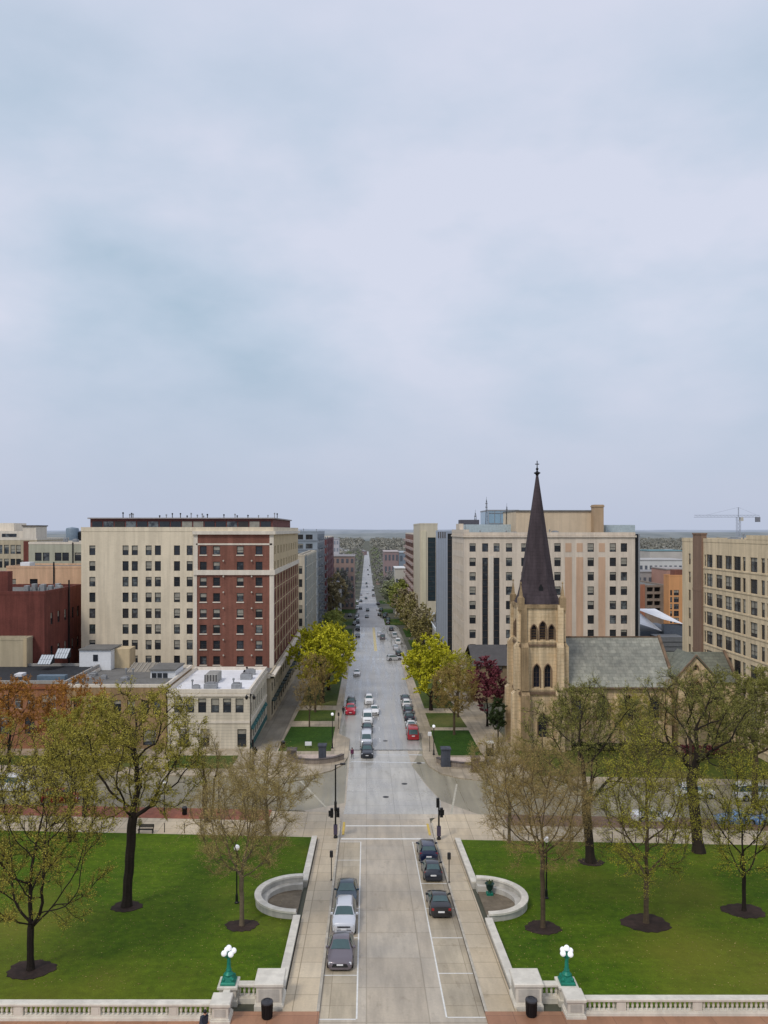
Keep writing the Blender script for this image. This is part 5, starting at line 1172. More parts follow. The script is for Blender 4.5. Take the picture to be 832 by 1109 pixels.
b = MB(); b.box(gx0, gx0 + .3, gy + .01, wy0 - .01, zg, ge); b.box(gx1 - .3, gx1, gy + .01, wy0 - .01, zg, ge); b.build('gable_side_wall', GOLDD, ch)
b = MB()
for sx, xe in ((-1, gx0), (1, gx1)): b.ext([(xe + sx * .35, gy - .3, ge - .28), (gm, gy - .3, gr + .12), (gm, gy - .3, gr + .32), (xe + sx * .35, gy - .3, ge - .05)], (0, 8.0, 0))
b.build('gable_roof', SLATEG, ch, fix=True)
b = MB()
for sx, xe in ((-1, gx0), (1, gx1)): b.ext([(xe + sx * .4, gy - .36, ge - .3), (gm, gy - .36, gr + .33), (gm, gy - .36, gr + .5), (xe + sx * .4, gy - .36, ge - .02)], (0, .4, 0))
b.build('gable_coping', TRIM, ch, fix=True)
# parish house behind, left of the tower
B = Bldg('parish_house', 'low stone parish house with a dark slate roof left of the church tower', 'building', XU(514, 172), XU(552, 172), 172, 186, ZV(720, 172), wall('rubble_stone', lin((150, 132, 106)), .2, .2))
B.wallface('front', [(XU(540, 172) - .9, XU(540, 172) + .9, ZV(727, 172) - .3, ZV(721.5, 172))]); B.solid(('left', 'right', 'back'))
b = MB(); b.poly([(B.x0 - .5, 171.4, B.zt - .1), (B.x1 + .5, 171.4, B.zt - .1), (B.x1 + .5, 179, B.zt + 3.4), (B.x0 - .5, 179, B.zt + 3.4)]); b.poly([(B.x1 + .5, 186.5, B.zt - .1), (B.x0 - .5, 186.5, B.zt - .1), (B.x0 - .5, 179, B.zt + 3.4), (B.x1 + .5, 179, B.zt + 3.4)]); b.build('roof', wall('dark_slate', lin((86, 84, 84)), .12, .1), B.t); B.finish()

# ---------------------------------------------------------------- cars
CGL = plain('car_glass', (.04, .085, .085), .05, var=.1, spec=.9); TYRE = plain('tyre_rubber', (.015, .015, .016), .85); RIM = plain('alloy_rim', (.35, .35, .37), .35, .7)
TRIMB = plain('black_trim', (.012, .012, .013), .5); HEAD = plain('headlight_lens', (.55, .57, .6), .12, spec=.8); TAIL = plain('tail_lens', (.30, .012, .012), .2, spec=.7); PLATE = plain('number_plate', (.75, .75, .75), .5, var=.05)
def paint(name, c, metal=.25):
    return plain('paint_' + name, c, .28, metal, .04, .3, .5, coat=.6)
PAINTS = dict(silver=paint('silver', lin((206, 208, 212)), .3), white=paint('white', lin((232, 232, 232)), 0), black=paint('black', (.012, .012, .014), 0), grey=paint('grey', lin((112, 104, 110)), .35), navy=paint('navy', lin((22, 32, 62)), .2),
              red=paint('red', lin((150, 22, 28)), .1), teal=paint('teal', lin((48, 66, 78)), .3), blue=paint('blue', lin((110, 150, 196)), .2), dark=paint('dark', lin((38, 42, 52)), .2), maroon=paint('maroon', lin((160, 32, 40)), .1), cherry=paint('cherry', lin((196, 40, 62)), .1))
# stations front (-y) to rear: y, half width, belt z, top z, top half width, cabin flag
KINDS = {
 'sedan': dict(L=4.75, W=.91, st=[(-2.37, .66, .56, .60, .5, 0), (-2.26, .82, .66, .70, .64, 0), (-1.9, .89, .76, .82, .70, 0), (-1.0, .91, .90, .96, .76, 0), (-.22, .91, .93, 1.40, .57, 1), (.35, .91, .94, 1.45, .58, 1), (.95, .91, .95, 1.40, .57, 1), (1.62, .90, .96, 1.06, .70, 0), (2.15, .87, .94, 1.02, .68, 0), (2.33, .80, .86, .92, .6, 0), (2.38, .74, .6, .64, .56, 0)]),
 'suv': dict(L=4.7, W=.93, st=[(-2.33, .68, .70, .76, .54, 0), (-2.22, .86, .84, .92, .68, 0), (-1.8, .91, .94, 1.02, .74, 0), (-1.05, .93, 1.04, 1.10, .80, 0), (-.45, .93, 1.06, 1.62, .62, 1), (.4, .93, 1.07, 1.70, .64, 1), (1.5, .92, 1.08, 1.68, .63, 1), (1.95, .91, 1.08, 1.60, .60, 1), (2.22, .89, 1.06, 1.16, .72, 0), (2.34, .84, .70, .76, .68, 0)]),
 'hatch': dict(L=4.2, W=.87, st=[(-2.1, .64, .58, .64, .5, 0), (-2.0, .80, .72, .78, .62, 0), (-1.6, .86, .82, .90, .68, 0), (-.95, .87, .92, .99, .74, 0), (-.25, .87, .94, 1.46, .56, 1), (.5, .87, .95, 1.52, .58, 1), (1.35, .86, .97, 1.46, .55, 1), (1.9, .83, .96, 1.06, .64, 0), (2.06, .78, .66, .72, .62, 0)]),
 'pickup': dict(L=5.6, W=.98, st=[(-2.78, .74, .78, .84, .6, 0), (-2.68, .92, .96, 1.04, .76, 0), (-2.2, .96, 1.04, 1.12, .8, 0), (-1.35, .98, 1.12, 1.18, .84, 0), (-.75, .98, 1.13, 1.72, .66, 1), (.1, .98, 1.14, 1.80, .68, 1), (.62, .98, 1.14, 1.74, .67, 1), (.85, .98, 1.13, 1.17, .86, 0), (2.6, .97, 1.12, 1.16, .88, 0), (2.76, .94, 1.08, 1.12, .86, 0), (2.8, .88, .62, .68, .8, 0)]),
 'van': dict(L=5.3, W=.98, st=[(-2.62, .76, .86, .94, .62, 0), (-2.5, .92, 1.0, 1.10, .76, 0), (-1.9, .97, 1.12, 1.24, .82, 0), (-1.15, .98, 1.2, 1.98, .74, 1), (.4, .98, 1.22, 2.1, .78, 1), (2.2, .98, 1.22, 2.08, .78, 1), (2.5, .96, 1.2, 1.9, .76, 1), (2.66, .92, .8, .9, .8, 0)]),
}
def car_parts(kind):
    """returns {part: (MB, mats)}; the front looks toward -y"""
    K = KINDS[kind]; st = K['st']; B_ = MB(); NP = 6
    def sec(s):
        y, hw, bz, tz, tw, c = s; bl = min(.17, bz * .3)
        h = [(hw * .90, bl), (hw, bl + .16), (hw, max(bl + .2, bz - .14)), (hw * .965, bz), (tw, tz), (tw * .55, tz + .035)]
        return [(x, y, z) for x, z in h] + [(-x, y, z) for x, z in reversed(h)]
    S_ = [sec(s) for s in st]; n0 = 0; n = 12
    for s in S_: B_.v += s
    for i in range(len(S_) - 1):
        for k in range(n):
            k2 = (k + 1) % n; B_.f.append((i * n + k, (i + 1) * n + k, (i + 1) * n + k2, i * n + k2)); B_.m.append(0)
    B_.f.append(tuple(range(n))); B_.m.append(0); e = (len(S_) - 1) * n; B_.f.append(tuple(e + k for k in reversed(range(n)))); B_.m.append(0)
    parts = {'body': [B_]}
    ci = [i for i, s in enumerate(st) if s[5]]; f, r = ci[0], ci[-1]; cow, rear = st[f - 1], st[r + 1]
    def panel(a, b, lo, hi, off):
        """windscreen-like panel between stations a (low) and b (high)"""
        def pt(t, sx, k): 
            y = a[0] + (b[0] - a[0]) * t; z = a[3] + (b[3] - a[3]) * t; w_ = (a[4] + (b[4] - a[4]) * t) * k; return (sx * w_, y, z)
        ny = -(b[3] - a[3]) * (1 if b[0] > a[0] else -1); nz = abs(b[0] - a[0]); L_ = math.hypot(ny, nz); ny, nz = ny / L_ * off, nz / L_ * off
        pts = [pt(lo, -1, .93), pt(lo, -.5, .93), pt(lo, .5, .93), pt(lo, 1, .93), pt(hi, 1, .92), pt(hi, .5, .92), pt(hi, -.5, .92), pt(hi, -1, .92)]
        up_ = [0, .035, .035, 0, 0, .035, .035, 0]
        q = MB(); P_ = [(x, y + ny, z + nz + u) for (x, y, z), u in zip(pts, up_)]
        for a_, b_, c_, d_ in ((0, 1, 6, 7), (1, 2, 5, 6), (2, 3, 4, 5)): q.poly([P_[i] for i in (a_, b_, c_, d_)])
        return q
    parts['windscreen'] = [panel(cow, st[f], .04, .93, .018)]; parts['rear_window'] = [panel(rear, st[r], .1, .9, .018)]
    sw = []
    for sx in (1, -1):
        q = MB(); segs = [s for s in st[f - 1:r + 2]]
        def X_(s, z): t = (z - s[2]) / max(s[3] - s[2], .05); return s[1] * .965 + (s[4] - s[1] * .965) * min(max(t, 0), 1)
        lowz, topz = [], []
        for i, s in enumerate(segs):
            if i == 0: lowz.append((segs[1][0] - (segs[1][0] - s[0]) * .72, segs[1][2] + .06)); topz.append(None)
            elif i == len(segs) - 1: lowz.append((segs[-2][0] + (s[0] - segs[-2][0]) * .55, segs[-2][2] + .06)); topz.append(None)
            else: lowz.append((s[0], s[2] + .05)); topz.append((s[0], s[3] - .09))
        mid = segs[1:-1]
        def P2(y, z):
            s = min(mid, key=lambda s_: abs(s_[0] - y)); return (sx * (X_(s, z) + .018), y, z)
        top = [t_ for t_ in topz if t_]
        low = lowz
        for i in range(len(mid) - 1):
            q.poly([P2(*low[i + 1]), P2(*low[i + 2]), P2(*top[i + 1]), P2(*top[i])])
        q.poly([P2(*low[0]), P2(*low[1]), P2(*top[0])]); q.poly([P2(*low[-2]), P2(*low[-1]), P2(*top[-1])]); sw.append(q)
    parts['side_window'] = sw
    W = K['W']; yf, yr_ = st[0][0], st[-1][0]; wb = (yf + .88, yr_ - .92); rad = .34 if kind in ('sedan', 'hatch') else .38
    parts['wheel'] = []; parts['rim'] = []; arch = MB()
    for y in wb:
        for sx in (-1, 1):
            q = MB(); q.tube([(sx * (W - .2), y, rad), (sx * (W + .015), y, rad)], rad, 16); parts['wheel'].append(q)
            q = MB(); q.tube([(sx * (W + .01), y, rad), (sx * (W + .03), y, rad)], rad * .62, 10); parts['rim'].append(q)
            arch.tube([(sx * (W - .1), y, rad + .02), (sx * (W + .006), y, rad + .02)], rad + .08, 16)
    parts['wheel_arch'] = [arch]
    z0 = st[1][2]
    parts['headlight'] = []; parts['taillight'] = []
    for sx in (-1, 1):
        q = MB(); xa, xb = sorted((sx * st[1][1] * .62, sx * st[1][1] * .97)); q.bbox(xa, xb, st[1][0] - .06, st[1][0] + .3, z0 - .16, z0 + .01, .04); parts['headlight'].append(q)
        rs = st[-2]; q = MB(); xa, xb = sorted((sx * rs[1] * .72, sx * rs[1] * .98)); q.bbox(xa, xb, rs[0] - .2, rs[0] + .05, rs[2] - .2, rs[2] - .01, .03); parts['taillight'].append(q)
    q = MB(); q.box(-.5, .5, yf - .02, yf + .1, z0 - .2, z0 - .1); q.box(-.55, .55, yf - .03, yf + .1, .34, .46); parts['grille'] = [q]
    q = MB(); q.box(-.26, .26, yr_ - .04, yr_ + .03, st[-1][2] - .1, st[-1][2] + .03); q.box(-.22, .22, yf - .045, yf, .46, .56); parts['number_plate'] = [q]
    parts['mirror'] = []
    for sx in (-1, 1):
        q = MB(); xa, xb = sorted((sx * W * .95, sx * (W + .16))); yy = (cow[0] + st[f][0]) / 2; q.bbox(xa, xb, yy - .06, yy + .1, cow[2] + .02, cow[2] + .18, .04); parts['mirror'].append(q)
    if kind == 'suv':
        parts['roof_rail'] = []
        for sx in (-1, 1): q = MB(); q.tube([(sx * .58, st[f][0] + .2, st[f][3] + .05), (sx * .6, .4, 1.78), (sx * .58, 1.9, 1.68)], .03, 5); parts['roof_rail'].append(q)
    if kind == 'pickup':
        q = MB(); q.box(-.8, .8, 1.0, 2.66, 1.19, 1.24); parts['bed_cover'] = [q]
    return parts
PM = {'windscreen': CGL, 'rear_window': CGL, 'side_window': CGL, 'wheel': TYRE, 'rim': RIM, 'wheel_arch': TRIMB, 'headlight': HEAD, 'taillight': TAIL, 'grille': TRIMB, 'number_plate': PLATE, 'mirror': None, 'roof_rail': RIM, 'bed_cover': TRIMB, 'body': None}
CARM = {}
def car(kind, colour, x, y, rz, label, group=None, name='parked_car', simple=False):
    key = (kind, simple)
    if key not in CARM:
        parts = car_parts(kind)
        if not simple:
            CARM[key] = [(nm, q.mesh(nm, PM[nm] or PAINTS['silver'], smooth=nm in ('body', 'wheel', 'mirror')), i) for nm, l in parts.items() for i, q in enumerate(l)]
        else:
            b = MB(); mats = [PAINTS['silver'], CGL, TYRE, RIM, TRIMB, HEAD, TAIL, PLATE]
            for nm, l in parts.items():
                for q in l:
                    n = len(b.v); b.v += q.v; mi = 0 if PM[nm] is None else mats.index(PM[nm])
                    for f in q.f: b.f.append(tuple(n + i for i in f)); b.m.append(mi)
            CARM[key] = b.mesh(name, mats)
    z = g(y) + (.009 if 98 < y < 131 else .004); P_ = PAINTS[colour]
    slope = math.atan(-.094 if y < 90 else -.029) if abs(math.sin(rz)) < .7 else 0
    if simple:
        o = bpy.data.objects.new(name, CARM[key]); COL.objects.link(o); o.material_slots[0].link = 'OBJECT'; o.material_slots[0].material = P_
        o.location = (x, y, z); o.rotation_euler = (slope * math.cos(rz), 0, rz); return tag(o, label, 'car', group)
    t = thing(name, label, 'car', (x, y, z), group); t.scale = (1.06, 1.03, 1.03) if y < 200 else (1, 1, 1); t.rotation_euler = (slope * math.cos(rz), 0, rz); wheels = []
    for nm, me, i in CARM[key]:
        o = bpy.data.objects.new(nm, me); COL.objects.link(o); o.parent = t
        if PM[nm] is None: o.material_slots[0].link = 'OBJECT'; o.material_slots[0].material = P_
        if nm == 'wheel': wheels.append(o)
        if nm == 'rim': o.parent = wheels[i]
    return t
PI = math.pi
gl_ = 'cars parked along the near road'
car('sedan', 'grey', -1.95, 59.9, 0, 'grey sedan facing the viewer, nearest in the left parking lane', gl_)
car('suv', 'silver', -1.85, 65.2 + .9, 0, 'silver grey crossover facing the viewer, middle of the left parked three', gl_)
car('sedan', 'teal', -1.8, 71.9, 0, 'dark blue grey sedan partly hidden behind the silver crossover', gl_)
car('sedan', 'black', 6.42, 69.6, PI, 'shiny black sedan seen from behind alone in the right parking lane', gl_)
car('hatch', 'dark', 6.5, 78.1, PI, 'black hatchback parked behind the navy car on the right', gl_)
car('suv', 'navy', 6.5, 83.9, PI, 'dark navy crossover parked nearest the right stop line', gl_)
gq = 'cars waiting in the queue on the avenue'
car('suv', 'dark', .1, 127.4, 0, 'dark blue black crossover first in the waiting queue', gq, 'car')
car('van', 'silver', .0, 134.6, 0, 'silver white van second in the waiting queue', gq, 'car')
car('sedan', 'dark', .15, 144.4, 0, 'dark charcoal sedan third in the waiting queue', gq, 'car')
car('van', 'white', .2, 152.4, 0, 'white van behind the dark sedan in the queue', gq, 'car')
car('sedan', 'white', 1.6, 161.0, 0, 'white sedan slightly right of the white van in the queue', gq, 'car')
car('suv', 'white', .55, 171.8, 0, 'white crossover last in the waiting queue', gq, 'car')
gp = 'cars parked along the far kerbs'
car('pickup', 'cherry', -3.25, 161.4, 0, 'bright red pickup with black cover parked at the left far kerb', gp)
car('suv', 'black', -3.3, 168.6, 0, 'black crossover parked behind the bright red pickup', gp)
car('van', 'maroon', 8.2, 139.9, PI, 'deep red van parked at the right kerb past the crossing', gp)
car('sedan', 'white', 8.35, 147.0, PI, 'white sedan parked just ahead of the deep red van', gp)
car('suv', 'dark', 8.4, 154.2, PI, 'dark grey crossover parked between two white cars on the right', gp)
car('suv', 'dark', 8.5, 160.8, PI, 'charcoal crossover parked behind the white crossover on the right', gp)
car('suv', 'white', 8.5, 167.4, PI, 'white crossover parked fifth along the right kerb', gp)
car('sedan', 'dark', 8.6, 174, PI, 'dark sedan at the far end of the right kerb row', gp)
car('sedan', 'white', XU(386.5, 209), 211, 0, 'white sedan peeking out beside the left yellow green maple', gp)
car('suv', 'silver', XU(427, 240), 240, PI / 2 + .25, 'silver crossover turning across the dotted crosswalk', None, 'car')
# cars on the near cross street
gc = 'cars on the near cross street'
for k, c, u, v, rz, lb in (('sedan', 'white', 707, 889, PI / 2, 'white sedan on the cross street behind the bare tree with yellow leaves'), ('suv', 'white', 753, 863.5, PI / 2, 'white crossover beside the forked trunk on the far side of the cross street'),
                           ('van', 'white', 819, 866, PI / 2, 'white minivan at the right edge on the far side of the cross street'), ('sedan', 'blue', 797, 892, -PI / 2, 'light blue sedan near the slender tree at the right edge'),
                           ('sedan', 'blue', 838, 893, -PI / 2, 'second light blue sedan cut by the right edge of the picture'), ('suv', 'red', 66, 869, PI / 2, 'red crossover seen through the twigs of the left trees'), ('van', 'white', 14, 856, PI / 2, 'white van glimpsed through branches at the left edge')):
    X, Y = G(u, v); car(k, c, X, Y, rz, lb, gc, 'car')
# distant traffic
r = random.Random(21)
far = [(411.5, 689, 1), (414.3, 692, 1), (429, 703.5, 1), (431.5, 710, 1), (420.5, 673, 1), (418, 666.5, 1), (411, 667, 1), (397.3, 669, 0), (398.3, 662, 0), (386, 671, 0), (379, 668, 0), (404, 640, 1), (398, 643, 0), (397, 633, 0), (406, 630, 1), (399, 627, 0), (404.5, 646, 1), (391, 645, 0), (391, 652, 0), (410, 655, 1), (397.5, 636, 0), (409, 661, 1), (390.5, 660, 0), (403, 622, 1), (398.5, 617, 0), (400.5, 612, 0), (404.5, 636, 1), (396.5, 649, 0), (384, 677, 0)] + [(387.5 - .1 * k, 690 - 7.5 * k, 0) for k in range(6)] + [(431 - 3.6 * k, 697 - 7 * k, 1) for k in range(7)]
for i, (u, v, fw) in enumerate(far):
    Y = YG(v); X = XU(u, Y)
    if v < 626: Y = 56.05 * F / (v - V0)
    car(r.choice(('sedan', 'suv', 'suv', 'van')), r.choice(('dark', 'black', 'white', 'silver', 'dark', 'grey', 'black')), XU(u, Y), Y, PI if fw else 0, 'small distant car travelling along the avenue', 'distant cars along the avenue', 'distant_car', True)
# ---------------------------------------------------------------- trees (space colonisation)
def colonise(seed, H, ht, c, rad, n_attr, step, dk=1.6, di=7.0, trop=.25, jitter=.25, shell=.0, stems=1, lean=(0, 0), inh=.45):
    """grow a skeleton: returns nodes (N,3), parent indices"""
    r = np.random.RandomState(seed)
    A = []
    while len(A) < n_attr:
        p = r.uniform(-1, 1, 3); d = np.linalg.norm(p)
        if d > 1 or r.rand() < shell * (1 - d): continue
        # uneven outline: lobes
        k = .82 + .18 * math.sin(3 * math.atan2(p[1], p[0]) + seed) * math.cos(2.3 * p[2] + seed)
        A.append(p * k)
    A = np.array(A) * np.array(rad) + np.array(c)
    A = A[A[:, 2] > ht * .8]
    N = []; par = []
    for s_ in range(stems):
        base = np.array([0., 0, 0]) if stems == 1 else np.array([.25 * math.cos(s_ * 2.1), .25 * math.sin(s_ * 2.1), 0])
        d = np.array([lean[0], lean[1], 1.0]) if stems == 1 else np.array([.22 * math.cos(s_ * 2.1) + lean[0], .22 * math.sin(s_ * 2.1) + lean[1], 1.0])
        prev = -1; n = max(2, int(ht / step))
        for i in range(n + 1):
            p = base + d * (ht * i / n); 
            if i: p = p + r.uniform(-.03, .03, 3) * ht * .2
            N.append(p); par.append(prev); prev = len(N) - 1
    N = [np.array(p) for p in N]
    nd = np.full(len(A), 1e9); ni = np.zeros(len(A), int)
    def upd(i0):
        P = np.array(N[i0:]); D = np.linalg.norm(A[:, None, :] - P[None], axis=2); k = D.argmin(1); d = D[np.arange(len(A)), k]
        m = d < nd; nd[m] = d[m]; ni[m] = k[m] + i0
    upd(0); kids = {}
    for it in range(140):
        act = nd < di * step if it > 6 else nd < 1e8
        act &= alive(A, nd, dk * step)
        if not act.any(): break
        i0 = len(N); acc = {}
        for ai in np.nonzero(act)[0]:
            v = A[ai] - N[ni[ai]]; acc.setdefault(int(ni[ai]), []).append(v / (np.linalg.norm(v) + 1e-9))
        for k, vs in acc.items():
            d = np.sum(vs, 0); d = d / (np.linalg.norm(d) + 1e-9)
            if par[k] >= 0:
                q = N[k] - N[par[k]]; d = d + inh * q / (np.linalg.norm(q) + 1e-9)
            d = d + np.array([0, 0, trop]) + r.uniform(-jitter, jitter, 3); d /= np.linalg.norm(d) + 1e-9
            if any(np.dot(d, e) > .96 for e in kids.get(k, [])): continue
            if len(kids.get(k, [])) >= 4: continue
            kids.setdefault(k, []).append(d); N.append(N[k] + d * step); par.append(k)
        if len(N) == i0: break
        upd(i0)
    return np.array(N), par
def alive(A, nd, d): return nd > d
def skeleton_mesh(N, par, r_base, r_tip, mb, nsides=(8, 6, 4), gamma=2.3):
    n = len(N); ch = [[] for _ in range(n)]
    for i, p in enumerate(par):
        if p >= 0: ch[p].append(i)
    R = np.zeros(n)
    for i in range(n - 1, -1, -1): R[i] = r_tip if not ch[i] else sum(R[k] ** gamma for k in ch[i]) ** (1 / gamma)
    roots = [i for i in range(n) if par[i] < 0]
    rb = R[roots[0]]
    lr, l0 = math.log(max(rb / r_tip, 1.01)), math.log(r_base / r_tip)
    R = r_tip * np.exp(np.log(np.maximum(R / r_tip, 1)) * l0 / lr)
    st = [(i, None) for i in roots]
    while st:
        i, p = st.pop(); pts = [] if p is None else [N[p]]; rs = [] if p is None else [min(R[p], R[i] * 1.25)]
        k = i
        while True:
            pts.append(N[k]); rs.append(R[k])
            if not ch[k]: break
            m = max(ch[k], key=lambda q: R[q])
            for q in ch[k]:
                if q != m: st.append((q, k))
            k = m
        if p is None:
            rs[0] *= 1.35
            if len(rs) > 2: rs[1] *= 1.08
        big = rs[0]; mb.tube([tuple(a) for a in pts], [max(x, .004) for x in rs], nsides[0] if big > .12 else nsides[1] if big > .05 else nsides[2], cap=False)
    return R, ch
def add_crown(N, R, ch, par, seed, mbt, tw_n, tw_len, tw_r, leaf_n, leaf_s, thr, up=.3, droop=0, tip_leaf=False, sub=2):
    r = random.Random(seed); ends = [i for i in range(len(N)) if R[i] <= thr]
    tw = []
    for i in ends:
        base = N[i]; d0 = N[i] - N[par[i]] if par[i] >= 0 else np.array([0, 0, 1.]); d0 = d0 / (np.linalg.norm(d0) + 1e-9)
        k = tw_n if tw_n >= 1 else (1 if r.random() < tw_n else 0)
        for _ in range(int(k)):
            d = d0 * .8 + np.array([r.gauss(0, .6), r.gauss(0, .6), r.gauss(up, .45) - droop]); d /= np.linalg.norm(d) + 1e-9
            L = tw_len * r.uniform(.5, 1.25); m = base + d * L * .5 + np.array([r.gauss(0, .06), r.gauss(0, .06), r.gauss(0, .06)]) * L; e = base + d * L + np.array([0, 0, -droop * L * .3])
            mbt.tube([tuple(base), tuple(m), tuple(e)], [tw_r, tw_r * .75, tw_r * .35], 3, 0, cap=False); tw.append((base, m, e))
            for _k in range(sub):
                t_ = r.uniform(.25, .95); b2 = base + (m - base) * t_ * 2 if t_ < .5 else m + (e - m) * (t_ - .5) * 2
                d2 = d + np.array([r.gauss(0, .7), r.gauss(0, .7), r.gauss(up * .6, .5) - droop]); d2 /= np.linalg.norm(d2) + 1e-9; e2 = b2 + d2 * L * r.uniform(.35, .7)
                mbt.tube([tuple(b2), tuple(e2)], [tw_r * .7, tw_r * .3], 3, 0, cap=False); tw.append((b2, (b2 + e2) / 2, e2))
    if leaf_n and tw:
        q = np.random.RandomState(seed); A = np.array(tw); k = q.randint(0, len(tw), leaf_n); t = (q.rand(leaf_n) ** .8)[:, None]
        b, m, e = A[k, 0], A[k, 1], A[k, 2]; c = np.where(t < .5, b + (m - b) * t * 2, m + (e - m) * (t - .5) * 2) + q.normal(0, .07, (leaf_n, 3))
        sz = leaf_s * q.uniform(.55, 1.35, (leaf_n, 1)); nrm = lambda a: a / (np.linalg.norm(a, axis=1, keepdims=True) + 1e-9)
        u = nrm(q.normal(0, 1, (leaf_n, 3)) * np.array([1, 1, .7])); w_ = nrm(np.cross(u, q.normal(0, 1, (leaf_n, 3))))
        P_ = np.stack([c - u * sz * .5, c + w_ * sz * .36, c + u * sz * .5, c - w_ * sz * .36], 1).reshape(-1, 3); n0 = len(mbt.v)
        mbt.v += [tuple(a) for a in P_.tolist()]; mbt.f += [(i, i + 1, i + 2, i + 3) for i in range(n0, n0 + 4 * leaf_n, 4)]; mbt.m += [1] * leaf_n
PAL = {
 'softbrown': leafmat('soft_brown_buds', lin((138, 128, 98)), lin((190, 178, 140))), 'softgreen': leafmat('soft_green_leaves', lin((118, 128, 66)), lin((182, 188, 104))), 'softolive': leafmat('soft_olive_leaves', lin((116, 108, 66)), lin((172, 162, 104))),
 'olive': leafmat('olive_leaves', lin((124, 116, 42)), lin((188, 176, 74))),
 'yellow': leafmat('yellow_green_leaves', lin((146, 150, 18)), lin((224, 218, 64))),
 'tan': leafmat('tan_buds', lin((132, 114, 62)), lin((190, 172, 104))),
 'green': leafmat('fresh_green_leaves', lin((80, 84, 36)), lin((156, 152, 78))),
 'maroon': leafmat('maroon_leaves', lin((86, 38, 50)), lin((142, 74, 84))),
 'copper': leafmat('copper_leaves', lin((126, 78, 26)), lin((196, 140, 62))),
 'lime': leafmat('lime_leaves', lin((124, 124, 36)), lin((192, 186, 66))),
 'brown': leafmat('brown_buds', lin((122, 102, 56)), lin((182, 158, 92))),
 'dark': leafmat('dark_evergreen', lin((30, 42, 22)), lin((66, 80, 42))),
}
BK = {'tan': TWIGT, 'olivet': TWIGO, 'dark': BARKD, 'mid': BARKM, 'light': BARKL}
def tree(name, label, x, y, H, rx, cz, rz_, ht, r_base, seed, pal, bark, n_attr=420, step=.55, tw=(2, .9, .016), leaves=5000, ls=.16, thr=None, group=None, mulch=0, up=.3, lean=(0, 0), stems=1, off=(0, 0), shell=.3, trop=.15, r_tip=.016, ry=None, droop=0, jit=.25, twbark=None, inh=.45, sub=2):
    z = g(y) + .15
    N, par = colonise(seed, H, ht, (off[0], off[1], cz), (rx, ry or rx, rz_), n_attr, step, shell=shell, stems=stems, lean=lean, trop=trop, jitter=jit, inh=inh)
    t = thing(name, label, 'tree', (x, y, z), group); t['_w'] = (0, 0, 0)
    mb = MB(); R, ch_ = skeleton_mesh(N, par, r_base, r_tip, mb)
    o = mb.build('trunk', BK[bark], t, smooth=True)
    cb = MB(); add_crown(N, R, ch_, par, seed + 1, cb, tw[0], tw[1], tw[2], leaves, ls, thr or r_tip * 2.2, up, droop, sub=sub)
    cb.build('crown', [BK[twbark or bark], PAL[pal]], t)
    if mulch:
        s_ = sheet('mulch_bed', [(x + mulch * (1 + .1 * math.sin(3 * a + seed) + .06 * math.sin(11 * a + 2 * seed)) * math.cos(a), y + mulch * .95 * (1 + .08 * math.cos(2 * a + seed) + .06 * math.cos(13 * a)) * math.sin(a)) for a in [i * 2 * PI / 40 + .05 * math.sin(7.3 * i + seed) for i in range(40)]], MULCH, .21, .1)
    return t
def at(u, v): return G(u, v)
T = tree
X, Y = at(33, 1053); T('young_tree', 'young dark stemmed tree with sparse olive leaves nearest the left edge', X, Y, 17, 6.6, 9.8, 8.4, 3.0, .26, 1, 'olive', 'dark', 620, .5, (5, .9, .013), 52785, 0.088, mulch=1.7, trop=.3, inh=.8)
X, Y = at(137, 984); T('old_park_tree', 'tall old tree with thick black trunk and contorted limbs reaching right in the left lawn', X, Y, 19.5, 6.9, 13.6, 7.2, 8.5, .42, 2, 'olive', 'dark', 620, .58, (4, .9, .015), 51300, .1, lean=(.07, 0), off=(1.4, 0), jit=.5, r_tip=.022, mulch=1.35, inh=.7, trop=.1, shell=.2, up=.05)
X, Y = at(92, 886); T('street_tree', 'olive leaved street tree between the leaning trunk and the left edge', X, Y, 15, 6.0, 9.6, 5.8, 2.8, .3, 4, 'olive', 'dark', 520, .6, (4, .9, .016), 58995, 0.109, inh=.6)
X, Y = at(225, 892); T('slender_tree', 'slender multi stemmed tree with few tan buds by the cross street', X, Y, 11.5, 2.6, 7.0, 4.8, 1.6, .14, 5, 'tan', 'mid', 330, .42, (4, .8, .012), 9200, 0.075, stems=3, trop=.5, inh=.9, twbark='olivet')
X, Y = at(262, 1005); T('bare_tree', 'low spreading bare tree with pale twigs in the left lawn by the curved wall', X, Y, 13, 5.2, 8.4, 5.2, 1.8, .19, 6, 'tan', 'light', 640, .42, (6, .9, .011), 31050, 0.068, mulch=1.35, trop=.35, inh=.9, twbark='tan')
X, Y = at(290, 905); T('bare_tree', 'wide bare pale twigged tree beyond the left lawn near the corner', X, Y - .3, 10, 6.4, 6.4, 4.0, 1.2, .24, 26, 'tan', 'light', 560, .5, (6, .9, .013), 22423, 0.075, trop=.25, inh=.8, twbark='tan')
X, Y = at(18, 905); T('copper_tree', 'copper orange leaved tree behind the left edge trees', -51, 112, 15, 6.8, 9.6, 6.2, 2.4, .26, 7, 'copper', 'dark', 420, .68, (3, 1.0, .018), 39100, 0.129, inh=.6)
X, Y = at(60, 890); T('copper_tree', 'second copper orange tree between the street trees and the orange store', -45, 120, 14, 6.0, 9.2, 5.4, 2.4, .24, 37, 'copper', 'dark', 340, .7, (3, 1.0, .018), 25299, 0.136, inh=.6)
X, Y = at(-8, 905); T('edge_tree', 'bare dark tree cut by the left edge of the picture', X - 1.5, 93, 13, 5.6, 7.8, 5.6, 2.2, .24, 27, 'olive', 'dark', 420, .6, (3, 1.0, .015), 20700, 0.095, inh=.7)
